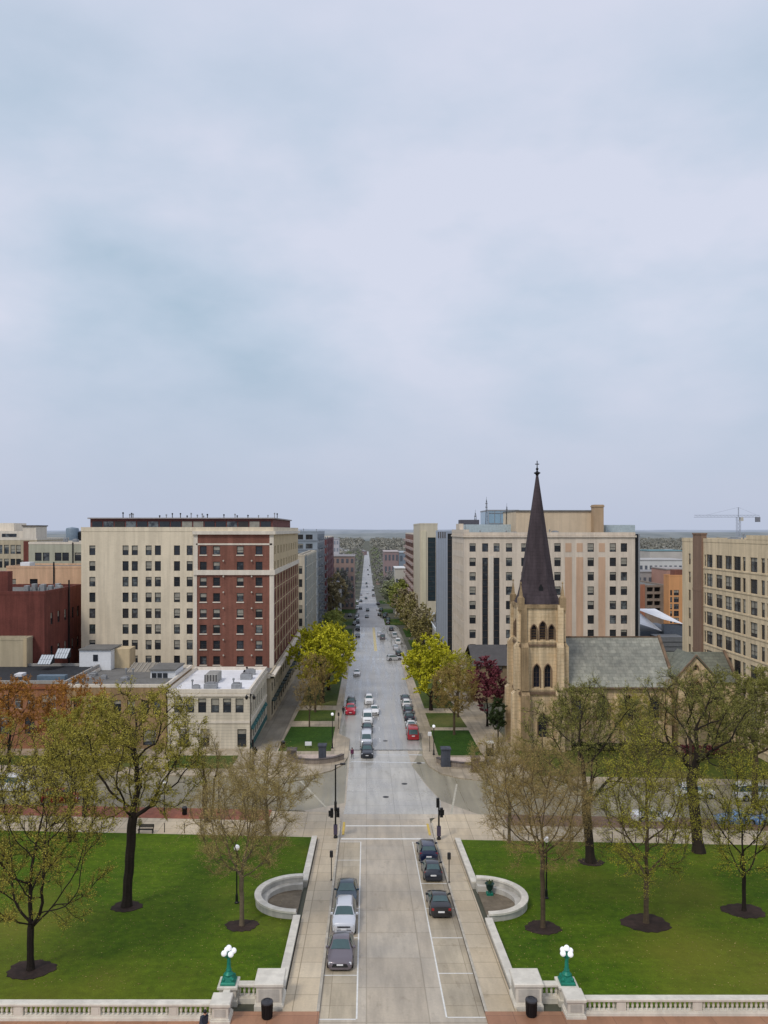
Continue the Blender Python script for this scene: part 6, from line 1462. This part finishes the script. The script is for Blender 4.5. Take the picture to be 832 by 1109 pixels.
X, Y = at(336, 786); T('small_tree', 'small thin bare tree standing in the far left grass patch', X, Y - 2, 9.5, 3.5, 6, 3.6, 1.6, .13, 8, 'brown', 'mid', 320, .45, (4, .9, .013), 9660, 0.095, inh=.8, trop=.3)
T('maple_tree', 'large yellow green maple on the left side of the avenue', -9.6, 171, 17.5, 8.0, 10, 7.6, 3.0, .4, 9, 'yellow', 'dark', 520, .9, (4, 1.4, .022), 48000, 0.3, r_tip=.03, shell=.5, sub=1)
T('maple_tree', 'yellow green maple behind the large left maple', -9.0, 187, 17, 7.4, 9.9, 7.2, 3.0, .35, 10, 'yellow', 'dark', 380, .95, (4, 1.4, .022), 32000, 0.33, r_tip=.03, shell=.5, sub=1)
T('street_tree', 'bare olive street tree in front of the large left maple', -10.5, 161, 12.5, 4.0, 8, 4.4, 2.6, .2, 28, 'brown', 'mid', 300, .6, (4, 1.1, .018), 11500, 0.122)
T('maple_tree', 'rounded yellow green maple on the right side of the avenue', 13.4, 163, 15, 7.2, 8.9, 6.8, 2.6, .34, 11, 'yellow', 'dark', 460, .85, (4, 1.3, .022), 40000, 0.29, r_tip=.028, shell=.5, sub=1)
T('maple_tree', 'small yellow green maple behind the rounded right maple', 15.5, 176, 13, 5.2, 8.2, 5.4, 2.4, .3, 12, 'lime', 'dark', 280, .9, (4, 1.3, .024), 13000, 0.36, r_tip=.028, shell=.4, sub=1)
X, Y = at(492, 797); T('brown_tree', 'twiggy brown tree just opening in the far right grass patch', X, Y, 13, 4.8, 8.0, 5.4, 2.0, .2, 13, 'brown', 'mid', 440, .55, (5, 1.0, .015), 39100, 0.116, inh=.7, twbark='olivet')
T('brown_tree', 'twiggy brown tree behind the right grass patch beside the path', 18.2, 156, 13, 4.4, 8.2, 5.2, 2.0, .2, 29, 'lime', 'mid', 340, .6, (5, 1.1, .016), 20700, 0.136, inh=.7)
T('crimson_tree', 'dark crimson leaved tree left of the church tower', 22.8, 148, 13, 4.0, 7.2, 6.0, 1.4, .2, 14, 'maroon', 'dark', 300, .65, (4, 1.0, .018), 20000, 0.24, shell=.2)
T('evergreen_shrub', 'dark upright evergreen shrub at the foot of the church tower', 22.6, 134.5, 8.5, 1.6, 4.4, 4.4, .6, .12, 15, 'dark', 'dark', 160, .45, (4, .6, .014), 25299, 0.136, shell=0)
X, Y = at(588, 1007); T('bare_tree', 'fine twigged olive tan tree with straight trunk in the right lawn', X, Y, 15, 5.6, 9.8, 6.0, 3.8, .2, 16, 'brown', 'mid', 700, .45, (6, .9, .010), 37948, 0.061, mulch=1.45, trop=.45, inh=.8, twbark='tan')
X, Y = at(548, 925); T('bare_tree', 'bare tan twigged tree beyond the right curved wall', X + 1, Y + 3.5, 12, 5.2, 7.8, 4.8, 1.8, .18, 30, 'tan', 'light', 600, .45, (6, .9, .011), 37948, 0.068, trop=.35, inh=.8, twbark='tan')
X, Y = at(700, 1002); T('young_tree', 'vase shaped young tree with yellow olive tips in the middle of the right lawn', X, Y, 16, 5.0, 9.6, 7.6, 2.4, .22, 17, 'lime', 'mid', 620, .48, (5, .9, .012), 40363, 0.075, mulch=2.0, trop=.55, inh=1.1)
X, Y = at(806, 989); T('young_tree', 'slim young tree with pale green leaves near the right edge of the lawn', X, Y, 14, 4.4, 8.4, 6.2, 2.8, .17, 18, 'lime', 'dark', 520, .48, (5, .9, .012), 27945, 0.075, mulch=1.8, trop=.4, inh=.9)
X, Y = at(757, 925); T('forked_tree', 'old forked tree with massive trunk at the far edge of the right lawn', X, Y, 20, 9.2, 14.4, 6.6, 7.2, .6, 19, 'green', 'dark', 640, .66, (3, 1.0, .015), 39743, 0.095, lean=(-.1, 0), r_tip=.022, jit=.42, inh=.8)
X, Y = at(640, 936); T('old_tree', 'old dark limbed tree with thin green leaves in front of the church nave', X, Y, 18.5, 8.8, 12.2, 7.0, 4.8, .46, 20, 'green', 'dark', 640, .66, (3, 1.0, .015), 39743, 0.095, r_tip=.022, jit=.42, mulch=1.3, lean=(-.08, 0), inh=.8)
T('green_tree', 'green leaved tree at the right edge in front of the cream office', 50, 101, 19, 8.0, 11.4, 7.2, 3.0, .4, 21, 'green', 'mid', 480, .75, (4, 1.1, .018), 73600, 0.136, r_tip=.024, inh=.6)
T('church_tree', 'twiggy brown tree on the church lawn below the gable', 50, 121, 14.5, 5.6, 9, 5.8, 2.2, .24, 22, 'brown', 'mid', 420, .6, (4, 1.0, .016), 17250, 0.109, inh=.7)
T('church_tree', 'thin green tree on the church lawn beside the tower', 33.5, 123.5, 13, 5.0, 8.0, 5.0, 2.0, .22, 23, 'green', 'mid', 360, .58, (4, 1.0, .016), 25299, 0.109, inh=.7)
T('church_tree', 'thin olive tree on the church lawn under the nave windows', 42, 123.5, 11, 4.8, 7, 4.4, 1.8, .2, 31, 'olive', 'mid', 340, .58, (4, 1.0, .016), 20700, 0.109, inh=.7, twbark='olivet')
T('edge_tree', 'olive leaved tree between the young left tree and the old park tree', -33.5, 88.5, 14, 5.6, 8.8, 5.6, 2.6, .22, 47, 'olive', 'dark', 420, .58, (4, .9, .015), 26000, .1, inh=.7)
# clipped hedge along the church lawn
def hedge(x0, x1, y0, y1, h, label, pal='green', seed=1):
    z = g(y0) + .16; t = thing('hedge', label, 'hedge', ((x0 + x1) / 2, (y0 + y1) / 2, z)); r = random.Random(seed); b = MB(); t['_w'] = (0, 0, 0)
    ox, oy = (x0 + x1) / 2, (y0 + y1) / 2
    for _ in range(int((x1 - x0) * 130)):
        c = [r.uniform(x0 - ox, x1 - ox), r.uniform(y0 - oy, y1 - oy), r.random() ** .5 * h]; s_ = .26
        b.poly([(c[0] + r.gauss(0, s_ * .6), c[1] + r.gauss(0, s_ * .6), max(0, c[2] + r.gauss(0, s_ * .5))) for _ in range(3)])
    b.build('foliage', PAL[pal], t)
    b = MB(); [b.tube([(x0 - ox + .6 + i * 1.5, 0, 0), (x0 - ox + .7 + i * 1.5, .1, h * .7)], [.05, .03], 4) for i in range(int((x1 - x0) / 1.5))]; b.build('stem', BARKD, t)
hedge(34, 50, 129.0, 130.2, 1.2, 'low green hedge along the foot of the church nave', 'dark', 2)
hedge(51, 61, 126.2, 127.6, 1.5, 'reddish brown shrub row in front of the church gable', 'maroon', 3)

# avenue trees further off: a few kinds, copied
protos = []
for i, (pal, H, rx, cz, rz_, lv, s_) in enumerate((('softbrown', 15, 6.2, 8.6, 6.8, 14000, .52), ('softgreen', 15, 6.2, 8.6, 6.6, 16000, .5), ('softolive', 15, 6.2, 8.6, 6.6, 15000, .5))):
    protos.append(tree('avenue_tree', 'tmp', XU(0, 10), 10, H, rx, cz, rz_, 2.4, .25, 40 + i, pal, 'mid', 150, 1.0, (3, 1.5, .03), lv, s_, r_tip=.035, thr=.1))
GREYB = leafmat('hazy_grey_brown_twigs', HAZED((120, 114, 96), .28), HAZED((170, 162, 138), .28)); HGREEN = leafmat('hazy_green_leaves', HAZED((116, 128, 76), .25), HAZED((174, 180, 112), .25)); HBARK = plain('hazy_bark', HAZED((96, 90, 82), .25), .9)  # twig, leaf and bark colours with haze painted in
used = [False] * 3
def avenue(i, x, y, s_, hazy=None):
    lab = ('bare grey brown tree in the rows along the distant avenue', 'fresh green tree in the rows along the distant avenue', 'olive brown tree in the rows along the distant avenue')[i]
    t = protos[i] if not used[i] else dup(protos[i]); used[i] = True
    t.location = (x, y, g(y)); t.rotation_euler = (0, 0, rnd.uniform(0, 6.28)); t.scale = (s_, s_, s_ * rnd.uniform(.9, 1.1))
    tag(t, lab, 'tree', 'avenue trees kind %d' % (i + 1) if False else ('bare avenue trees', 'green avenue trees', 'olive avenue trees')[i])
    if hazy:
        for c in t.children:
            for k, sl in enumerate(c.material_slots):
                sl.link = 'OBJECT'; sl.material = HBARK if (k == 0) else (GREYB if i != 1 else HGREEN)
r = random.Random(8)
for x, y, i, s_ in ((18.0, 256, 2, .8), (19.5, 268, 0, .95), (18, 283, 2, 1.0), (19, 302, 0, 1.05), (18.2, 322, 2, 1.15), (20.5, 338, 1, 1.1), (18.5, 356, 0, 1.2), (-10, 262, 1, .7), (-12.5, 283, 1, .8), (-12, 310, 1, .75)): avenue(i, x, y, s_)
for k in range(22):
    y = 385 + k * (34 + k) + r.uniform(-8, 8)
    avenue((0, 2, 1)[k % 3] if k > 1 else 1, 15.5 + r.uniform(-1, 1), y, 1.35 + .015 * k, k > 0)
    avenue(0 if k < 2 else (0, 0, 1)[k % 3], -15 + r.uniform(-1, .5), y - 10, 1.4 + .015 * k, k > 0)
    avenue(r.choice((0, 2, 1)), 25 + r.uniform(-3, 8), y + 14, 1.5, k > 0); avenue(r.choice((0, 1, 0)), -25 + r.uniform(-6, 2), y + 8, 1.4, k > 0)
# far-off woods: one mass per depth band
def woods(name, n, y0, y1, c0, c1, s_, hgt, seed, k=.4):
    r = random.Random(seed); b = MB()
    for _ in range(n):
        y = y0 + (y1 - y0) * r.random(); x = XU(r.choice((r.uniform(340, 450), r.uniform(680, 760), r.uniform(340, 450), r.uniform(-60, 832))), y)
        if abs(x - 3) < 20: continue
        H = hgt * r.uniform(.6, 1.2); z = g(y); R_ = H * r.uniform(.45, .7)
        for _ in range(26):
            a, e = r.uniform(0, 6.28), math.acos(r.uniform(-.2, 1)); q = (x + R_ * math.sin(e) * math.cos(a), y + R_ * math.sin(e) * math.sin(a), z + H * .4 + H * .6 * math.cos(e) * r.uniform(.7, 1)); d = s_ * H * .5
            b.poly([(q[0] + r.gauss(0, d * .5), q[1] + r.gauss(0, d * .5), q[2] + r.gauss(0, d * .35)) for _ in range(4)])
    tag(b.build(name, leafmat(name, HAZED(c0, k), HAZED(c1, k)), origin=(0, y0, g(y0))), 'hazy mass of bare and budding trees covering the distant town', 'woodland', kind='stuff')  # leaf colours carry painted haze, stronger in the farther bands
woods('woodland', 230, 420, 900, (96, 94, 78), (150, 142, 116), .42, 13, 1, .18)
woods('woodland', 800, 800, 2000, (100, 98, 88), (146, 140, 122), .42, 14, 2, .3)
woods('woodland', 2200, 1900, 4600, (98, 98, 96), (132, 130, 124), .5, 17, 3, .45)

# distant town: individual houses and blocks
def far_block(name, label, x0, x1, y0, d, zt, c, roofc, rows=3, cols=5, group=None, k=.12):
    zb = g(y0) - 1; t = thing(name, label, 'building', ((x0 + x1) / 2, y0, zb), group); wm = plain('far_wall_%02x%02x%02x' % c + str(int(k * 100)), HAZED(c, k), .9, var=.1, scale=.1)  # wall, roof and window colours carry painted haze
    b = MB(); b.box(x0, x1, y0, y0 + d, zb, zt); b.build('wall', wm, t)
    b = MB(); b.box(x0 - .3, x1 + .3, y0 - .3, y0 + d + .3, zt, zt + .5); b.build('roof', plain('far_roof_%02x%02x%02x' % roofc + str(int(k * 100)), HAZED(roofc, k), .8, var=.1, scale=.1), t)
    wmat = plain('far_window%d' % int(k * 100), HAZED((62, 66, 74), k), .4); h = (zt - g(y0)) / max(rows, 1); w_ = (x1 - x0) / max(cols, 1); me = None
    for i in range(cols):
        for j in range(rows):
            q = MB(); q.box(x0 + w_ * (i + .25), x0 + w_ * (i + .75), y0 - .15, y0 - .01, g(y0) + h * (j + .3), g(y0) + h * (j + .78)); q.build('window', wmat, t)
    return t
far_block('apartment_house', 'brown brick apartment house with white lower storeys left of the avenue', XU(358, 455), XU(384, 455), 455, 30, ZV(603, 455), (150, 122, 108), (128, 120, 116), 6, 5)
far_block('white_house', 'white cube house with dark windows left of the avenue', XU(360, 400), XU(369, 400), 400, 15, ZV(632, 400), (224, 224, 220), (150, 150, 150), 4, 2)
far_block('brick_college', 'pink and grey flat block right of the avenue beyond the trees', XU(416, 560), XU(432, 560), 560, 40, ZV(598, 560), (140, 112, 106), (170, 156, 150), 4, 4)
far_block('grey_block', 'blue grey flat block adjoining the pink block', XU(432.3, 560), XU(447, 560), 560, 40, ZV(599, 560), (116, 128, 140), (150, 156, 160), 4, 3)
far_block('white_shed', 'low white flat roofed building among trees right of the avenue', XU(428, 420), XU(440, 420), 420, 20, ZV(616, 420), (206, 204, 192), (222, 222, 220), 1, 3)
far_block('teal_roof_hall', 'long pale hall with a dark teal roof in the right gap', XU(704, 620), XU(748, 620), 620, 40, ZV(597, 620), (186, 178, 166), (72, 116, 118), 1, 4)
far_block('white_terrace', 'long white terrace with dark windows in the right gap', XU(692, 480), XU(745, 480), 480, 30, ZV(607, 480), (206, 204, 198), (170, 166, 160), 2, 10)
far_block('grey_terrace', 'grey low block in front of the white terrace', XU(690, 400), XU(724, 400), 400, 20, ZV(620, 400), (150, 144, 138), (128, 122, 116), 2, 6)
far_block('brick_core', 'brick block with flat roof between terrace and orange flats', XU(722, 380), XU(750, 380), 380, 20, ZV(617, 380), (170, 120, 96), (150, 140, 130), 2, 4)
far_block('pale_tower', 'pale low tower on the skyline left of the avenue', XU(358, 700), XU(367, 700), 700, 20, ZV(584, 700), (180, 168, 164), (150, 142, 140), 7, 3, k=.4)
r = random.Random(17)
cols_ = ((206, 202, 194), (178, 160, 144), (160, 116, 98), (196, 186, 160), (146, 146, 150)); roofs = ((128, 118, 112), (150, 146, 142), (110, 98, 92), (206, 206, 206))
hp = []
for k in range(4):
    def house(k=k):
        kk = .22; t = thing('town_house', 'small hazy house among the trees of the distant town', 'house', (0, 0, 0), 'houses of the distant town')
        b = MB(); w_, d, h = 6 + k * 3, 8, 6 + k % 2 * 3; b.box(-w_, w_, 0, d * 2, -1, h); b.build('wall', plain('town_wall_%d' % k, HAZED(cols_[k], kk), .9, var=.1, scale=.1), t)  # house colours have the haze tint painted in
        b = MB()
        if k < 3: b.ext([(-w_ - .4, -.4, h), (w_ + .4, -.4, h), (0, -.4, h + 4)], (0, d * 2 + .8, 0))
        else: b.box(-w_ - .3, w_ + .3, -.3, d * 2 + .3, h, h + .5)
        b.build('roof', plain('town_roof_%d' % k, HAZED(roofs[k], kk), .9, var=.1, scale=.1), t, fix=True)
        b = MB(); [b.box(-w_ + 1.5 + i * 3, -w_ + 3 + i * 3, -.12, -.01, 1.5 + 3 * j, 3 + 3 * j) for i in range(int(w_ * 2 / 3)) for j in range(int(h / 3))]; tag(b.build('window', plain('town_window', HAZED((70, 74, 82), .3), .4), t), kind='stuff')
        return t
    hp.append(house())
us = [False] * 4
for i in range(120):
    y = 480 + 1500 * (i / 120) ** 1.2 + r.uniform(-20, 20)
    u = r.choice((r.uniform(345, 388), r.uniform(412, 448), r.uniform(686, 748), r.uniform(686, 748), r.uniform(752, 832)))
    x = XU(u, y); k = r.randrange(4)
    if abs(x - 3) < 24: continue
    t = hp[k] if not us[k] else dup(hp[k]); us[k] = True; t.location = (x, y, g(y)); s_ = r.uniform(.9, 1.5); t.scale = (s_, s_, s_); t.rotation_euler = (0, 0, r.choice((0, 0, .3, -.3)))

def litter(x0, x1, label, seed):
    q = np.random.RandomState(seed); n = 2600; xs = q.uniform(x0, x1, n); ys = q.uniform(54.5, 88, n); b = MB()
    for x, y in zip(xs, ys):
        a = q.uniform(0, 6.28); r_ = q.uniform(.03, .075); z = g(y) + .185
        b.poly([(x + r_ * math.cos(a), y + r_ * math.sin(a), z), (x - r_ * .5 * math.sin(a), y + r_ * .5 * math.cos(a), z + .02), (x - r_ * math.cos(a), y - r_ * math.sin(a), z), (x + r_ * .5 * math.sin(a), y - r_ * .5 * math.cos(a), z + .015)])
    tag(b.build('fallen_leaves', leafmat('dead_leaves', lin((104, 84, 44)), lin((176, 156, 98))), origin=((x0 + x1) / 2, 70, g(70))), label, 'leaves', kind='stuff')
litter(-34, -6.6, 'scattered dry leaves and twigs lying on the left lawn', 5); litter(11, 40, 'scattered dry leaves and twigs lying on the right lawn', 6)
# ---------------------------------------------------------------- people
def person(x, y, rz, label, coat, trouser, hair, stride=.25, lean=0.0, H=1.74):
    k = H / 1.74; z = g(y) + .15
    J = {'pelvis': (0, 0, .95), 'belly': (0, -.01 - lean * .3, 1.1), 'chest': (0, -lean * .7, 1.32), 'neck': (0, -lean, 1.5), 'head': (0, -.02 - lean * 1.15, 1.6), 'crown': (0, -.01 - lean * 1.2, 1.7)}
    E = [('pelvis', 'belly'), ('belly', 'chest'), ('chest', 'neck'), ('neck', 'head'), ('head', 'crown')]; RR = {'pelvis': .15, 'belly': .145, 'chest': .16, 'neck': .06, 'head': .095, 'crown': .075}
    for s_, nm in ((-1, 'l'), (1, 'r')):
        J['hip' + nm] = (s_ * .1, 0, .88); J['knee' + nm] = (s_ * .11, -.06 - s_ * stride * .5, .5); J['ank' + nm] = (s_ * .11, s_ * -stride, .09); J['toe' + nm] = (s_ * .13, s_ * -stride - .17, .04)
        J['sho' + nm] = (s_ * .2, -lean * .75, 1.4); J['elb' + nm] = (s_ * .26, .03 + s_ * stride * .35 - lean * .6, 1.13); J['wri' + nm] = (s_ * .24, -.08 + s_ * stride * .5 - lean * .5, .9); J['han' + nm] = (s_ * .235, -.11 + s_ * stride * .55 - lean * .5, .81)
        E += [('pelvis', 'hip' + nm), ('hip' + nm, 'knee' + nm), ('knee' + nm, 'ank' + nm), ('ank' + nm, 'toe' + nm), ('chest', 'sho' + nm), ('sho' + nm, 'elb' + nm), ('elb' + nm, 'wri' + nm), ('wri' + nm, 'han' + nm)]
        RR.update({'hip' + nm: .11, 'knee' + nm: .07, 'ank' + nm: .045, 'toe' + nm: .04, 'sho' + nm: .075, 'elb' + nm: .05, 'wri' + nm: .036, 'han' + nm: .04})
    names = list(J); me = bpy.data.meshes.new('tmp_body'); me.from_pydata([tuple(c * k for c in J[n]) for n in names], [(names.index(a), names.index(b)) for a, b in E], [])
    o = bpy.data.objects.new('tmp_body', me); COL.objects.link(o)
    sk = o.modifiers.new('skin', 'SKIN'); o.modifiers.new('sub', 'SUBSURF').levels = 1
    for i, n in enumerate(names): me.skin_vertices[0].data[i].radius = (RR[n] * k,) * 2
    me.skin_vertices[0].data[0].use_root = True
    dg = bpy.context.evaluated_depsgraph_get(); bm_ = bpy.data.meshes.new_from_object(o.evaluated_get(dg)); bpy.data.objects.remove(o)
    for m in (plain('skin', lin((206, 160, 132)), .6), coat, trouser, plain('shoe', (.02, .02, .02), .5)): bm_.materials.append(m)
    for f in bm_.polygons:
        c = f.center; zz = c.z / k
        f.material_index = 3 if zz < .12 else 2 if zz < .86 and abs(c.x) < .19 * k else 0 if zz > 1.47 or (abs(c.x) > .19 * k and zz < .9) else 1
        f.use_smooth = True
    t = thing('person', label, 'person', (x, y, z)); t.rotation_euler = (0, 0, rz); t['_w'] = (0, 0, 0)
    bm_.name = 'body'; b = bpy.data.objects.new('body', bm_); COL.objects.link(b); b.parent = t
    hx, hy, hz_ = J['head']; q = MB(); q.ball((0, (hy + .025) * k, (hz_ + .05) * k), .118 * k, 12, sz=1.05); q.build('hair', hair, t, smooth=True)
    q = MB()
    for s_ in (-1, 1): q.ball((s_ * .035 * k, (hy - .105) * k, (hz_ + .01) * k), .013 * k, 6)
    q.build('eye', DARKM, t)
    q = MB(); q.ball((0, (hy - .115) * k, (hz_ - .025) * k), .018 * k, 6, sz=1.4); q.build('nose', MATS['skin'], t)
    q = MB(); s_ = lean
    q.frustum([(-.24 * k, -.14 * k), (.24 * k, -.14 * k), (.24 * k, .16 * k), (-.24 * k, .16 * k)], .8 * k, [(-.2 * k, (-.15 - lean * .7) * k), (.2 * k, (-.15 - lean * .7) * k), (.2 * k, (.15 - lean * .7) * k), (-.2 * k, (.15 - lean * .7) * k)], 1.38 * k, cap=False, base=False); q.build('coat', coat, t, smooth=True)
    return t
person(XU(220.5, 48.6), 48.6, .9, 'person in a dark blue grey coat walking on the plaza at the bottom edge', plain('blue_grey_coat', lin((52, 58, 72)), .8), plain('dark_trousers', (.02, .02, .025), .8), plain('black_hair', (.01, .01, .01), .6), .22, .12)
X, Y = G(381.5, 823); person(X, Y, .4, 'person in a plum coloured coat standing at the far left crossing kerb', plain('plum_coat', lin((96, 44, 74)), .8), plain('dark_trousers', (1, 1, 1)), plain('black_hair', (1, 1, 1)), .1)
X, Y = G(372, 775); person(X, Y, 2.9, 'person in black walking on the left sidewalk beside the red pickup', plain('black_coat', (.015, .015, .018), .8), plain('dark_trousers', (1, 1, 1)), plain('black_hair', (1, 1, 1)), .25)

for o in list(S.objects):
    if '_w' in o: del o['_w']
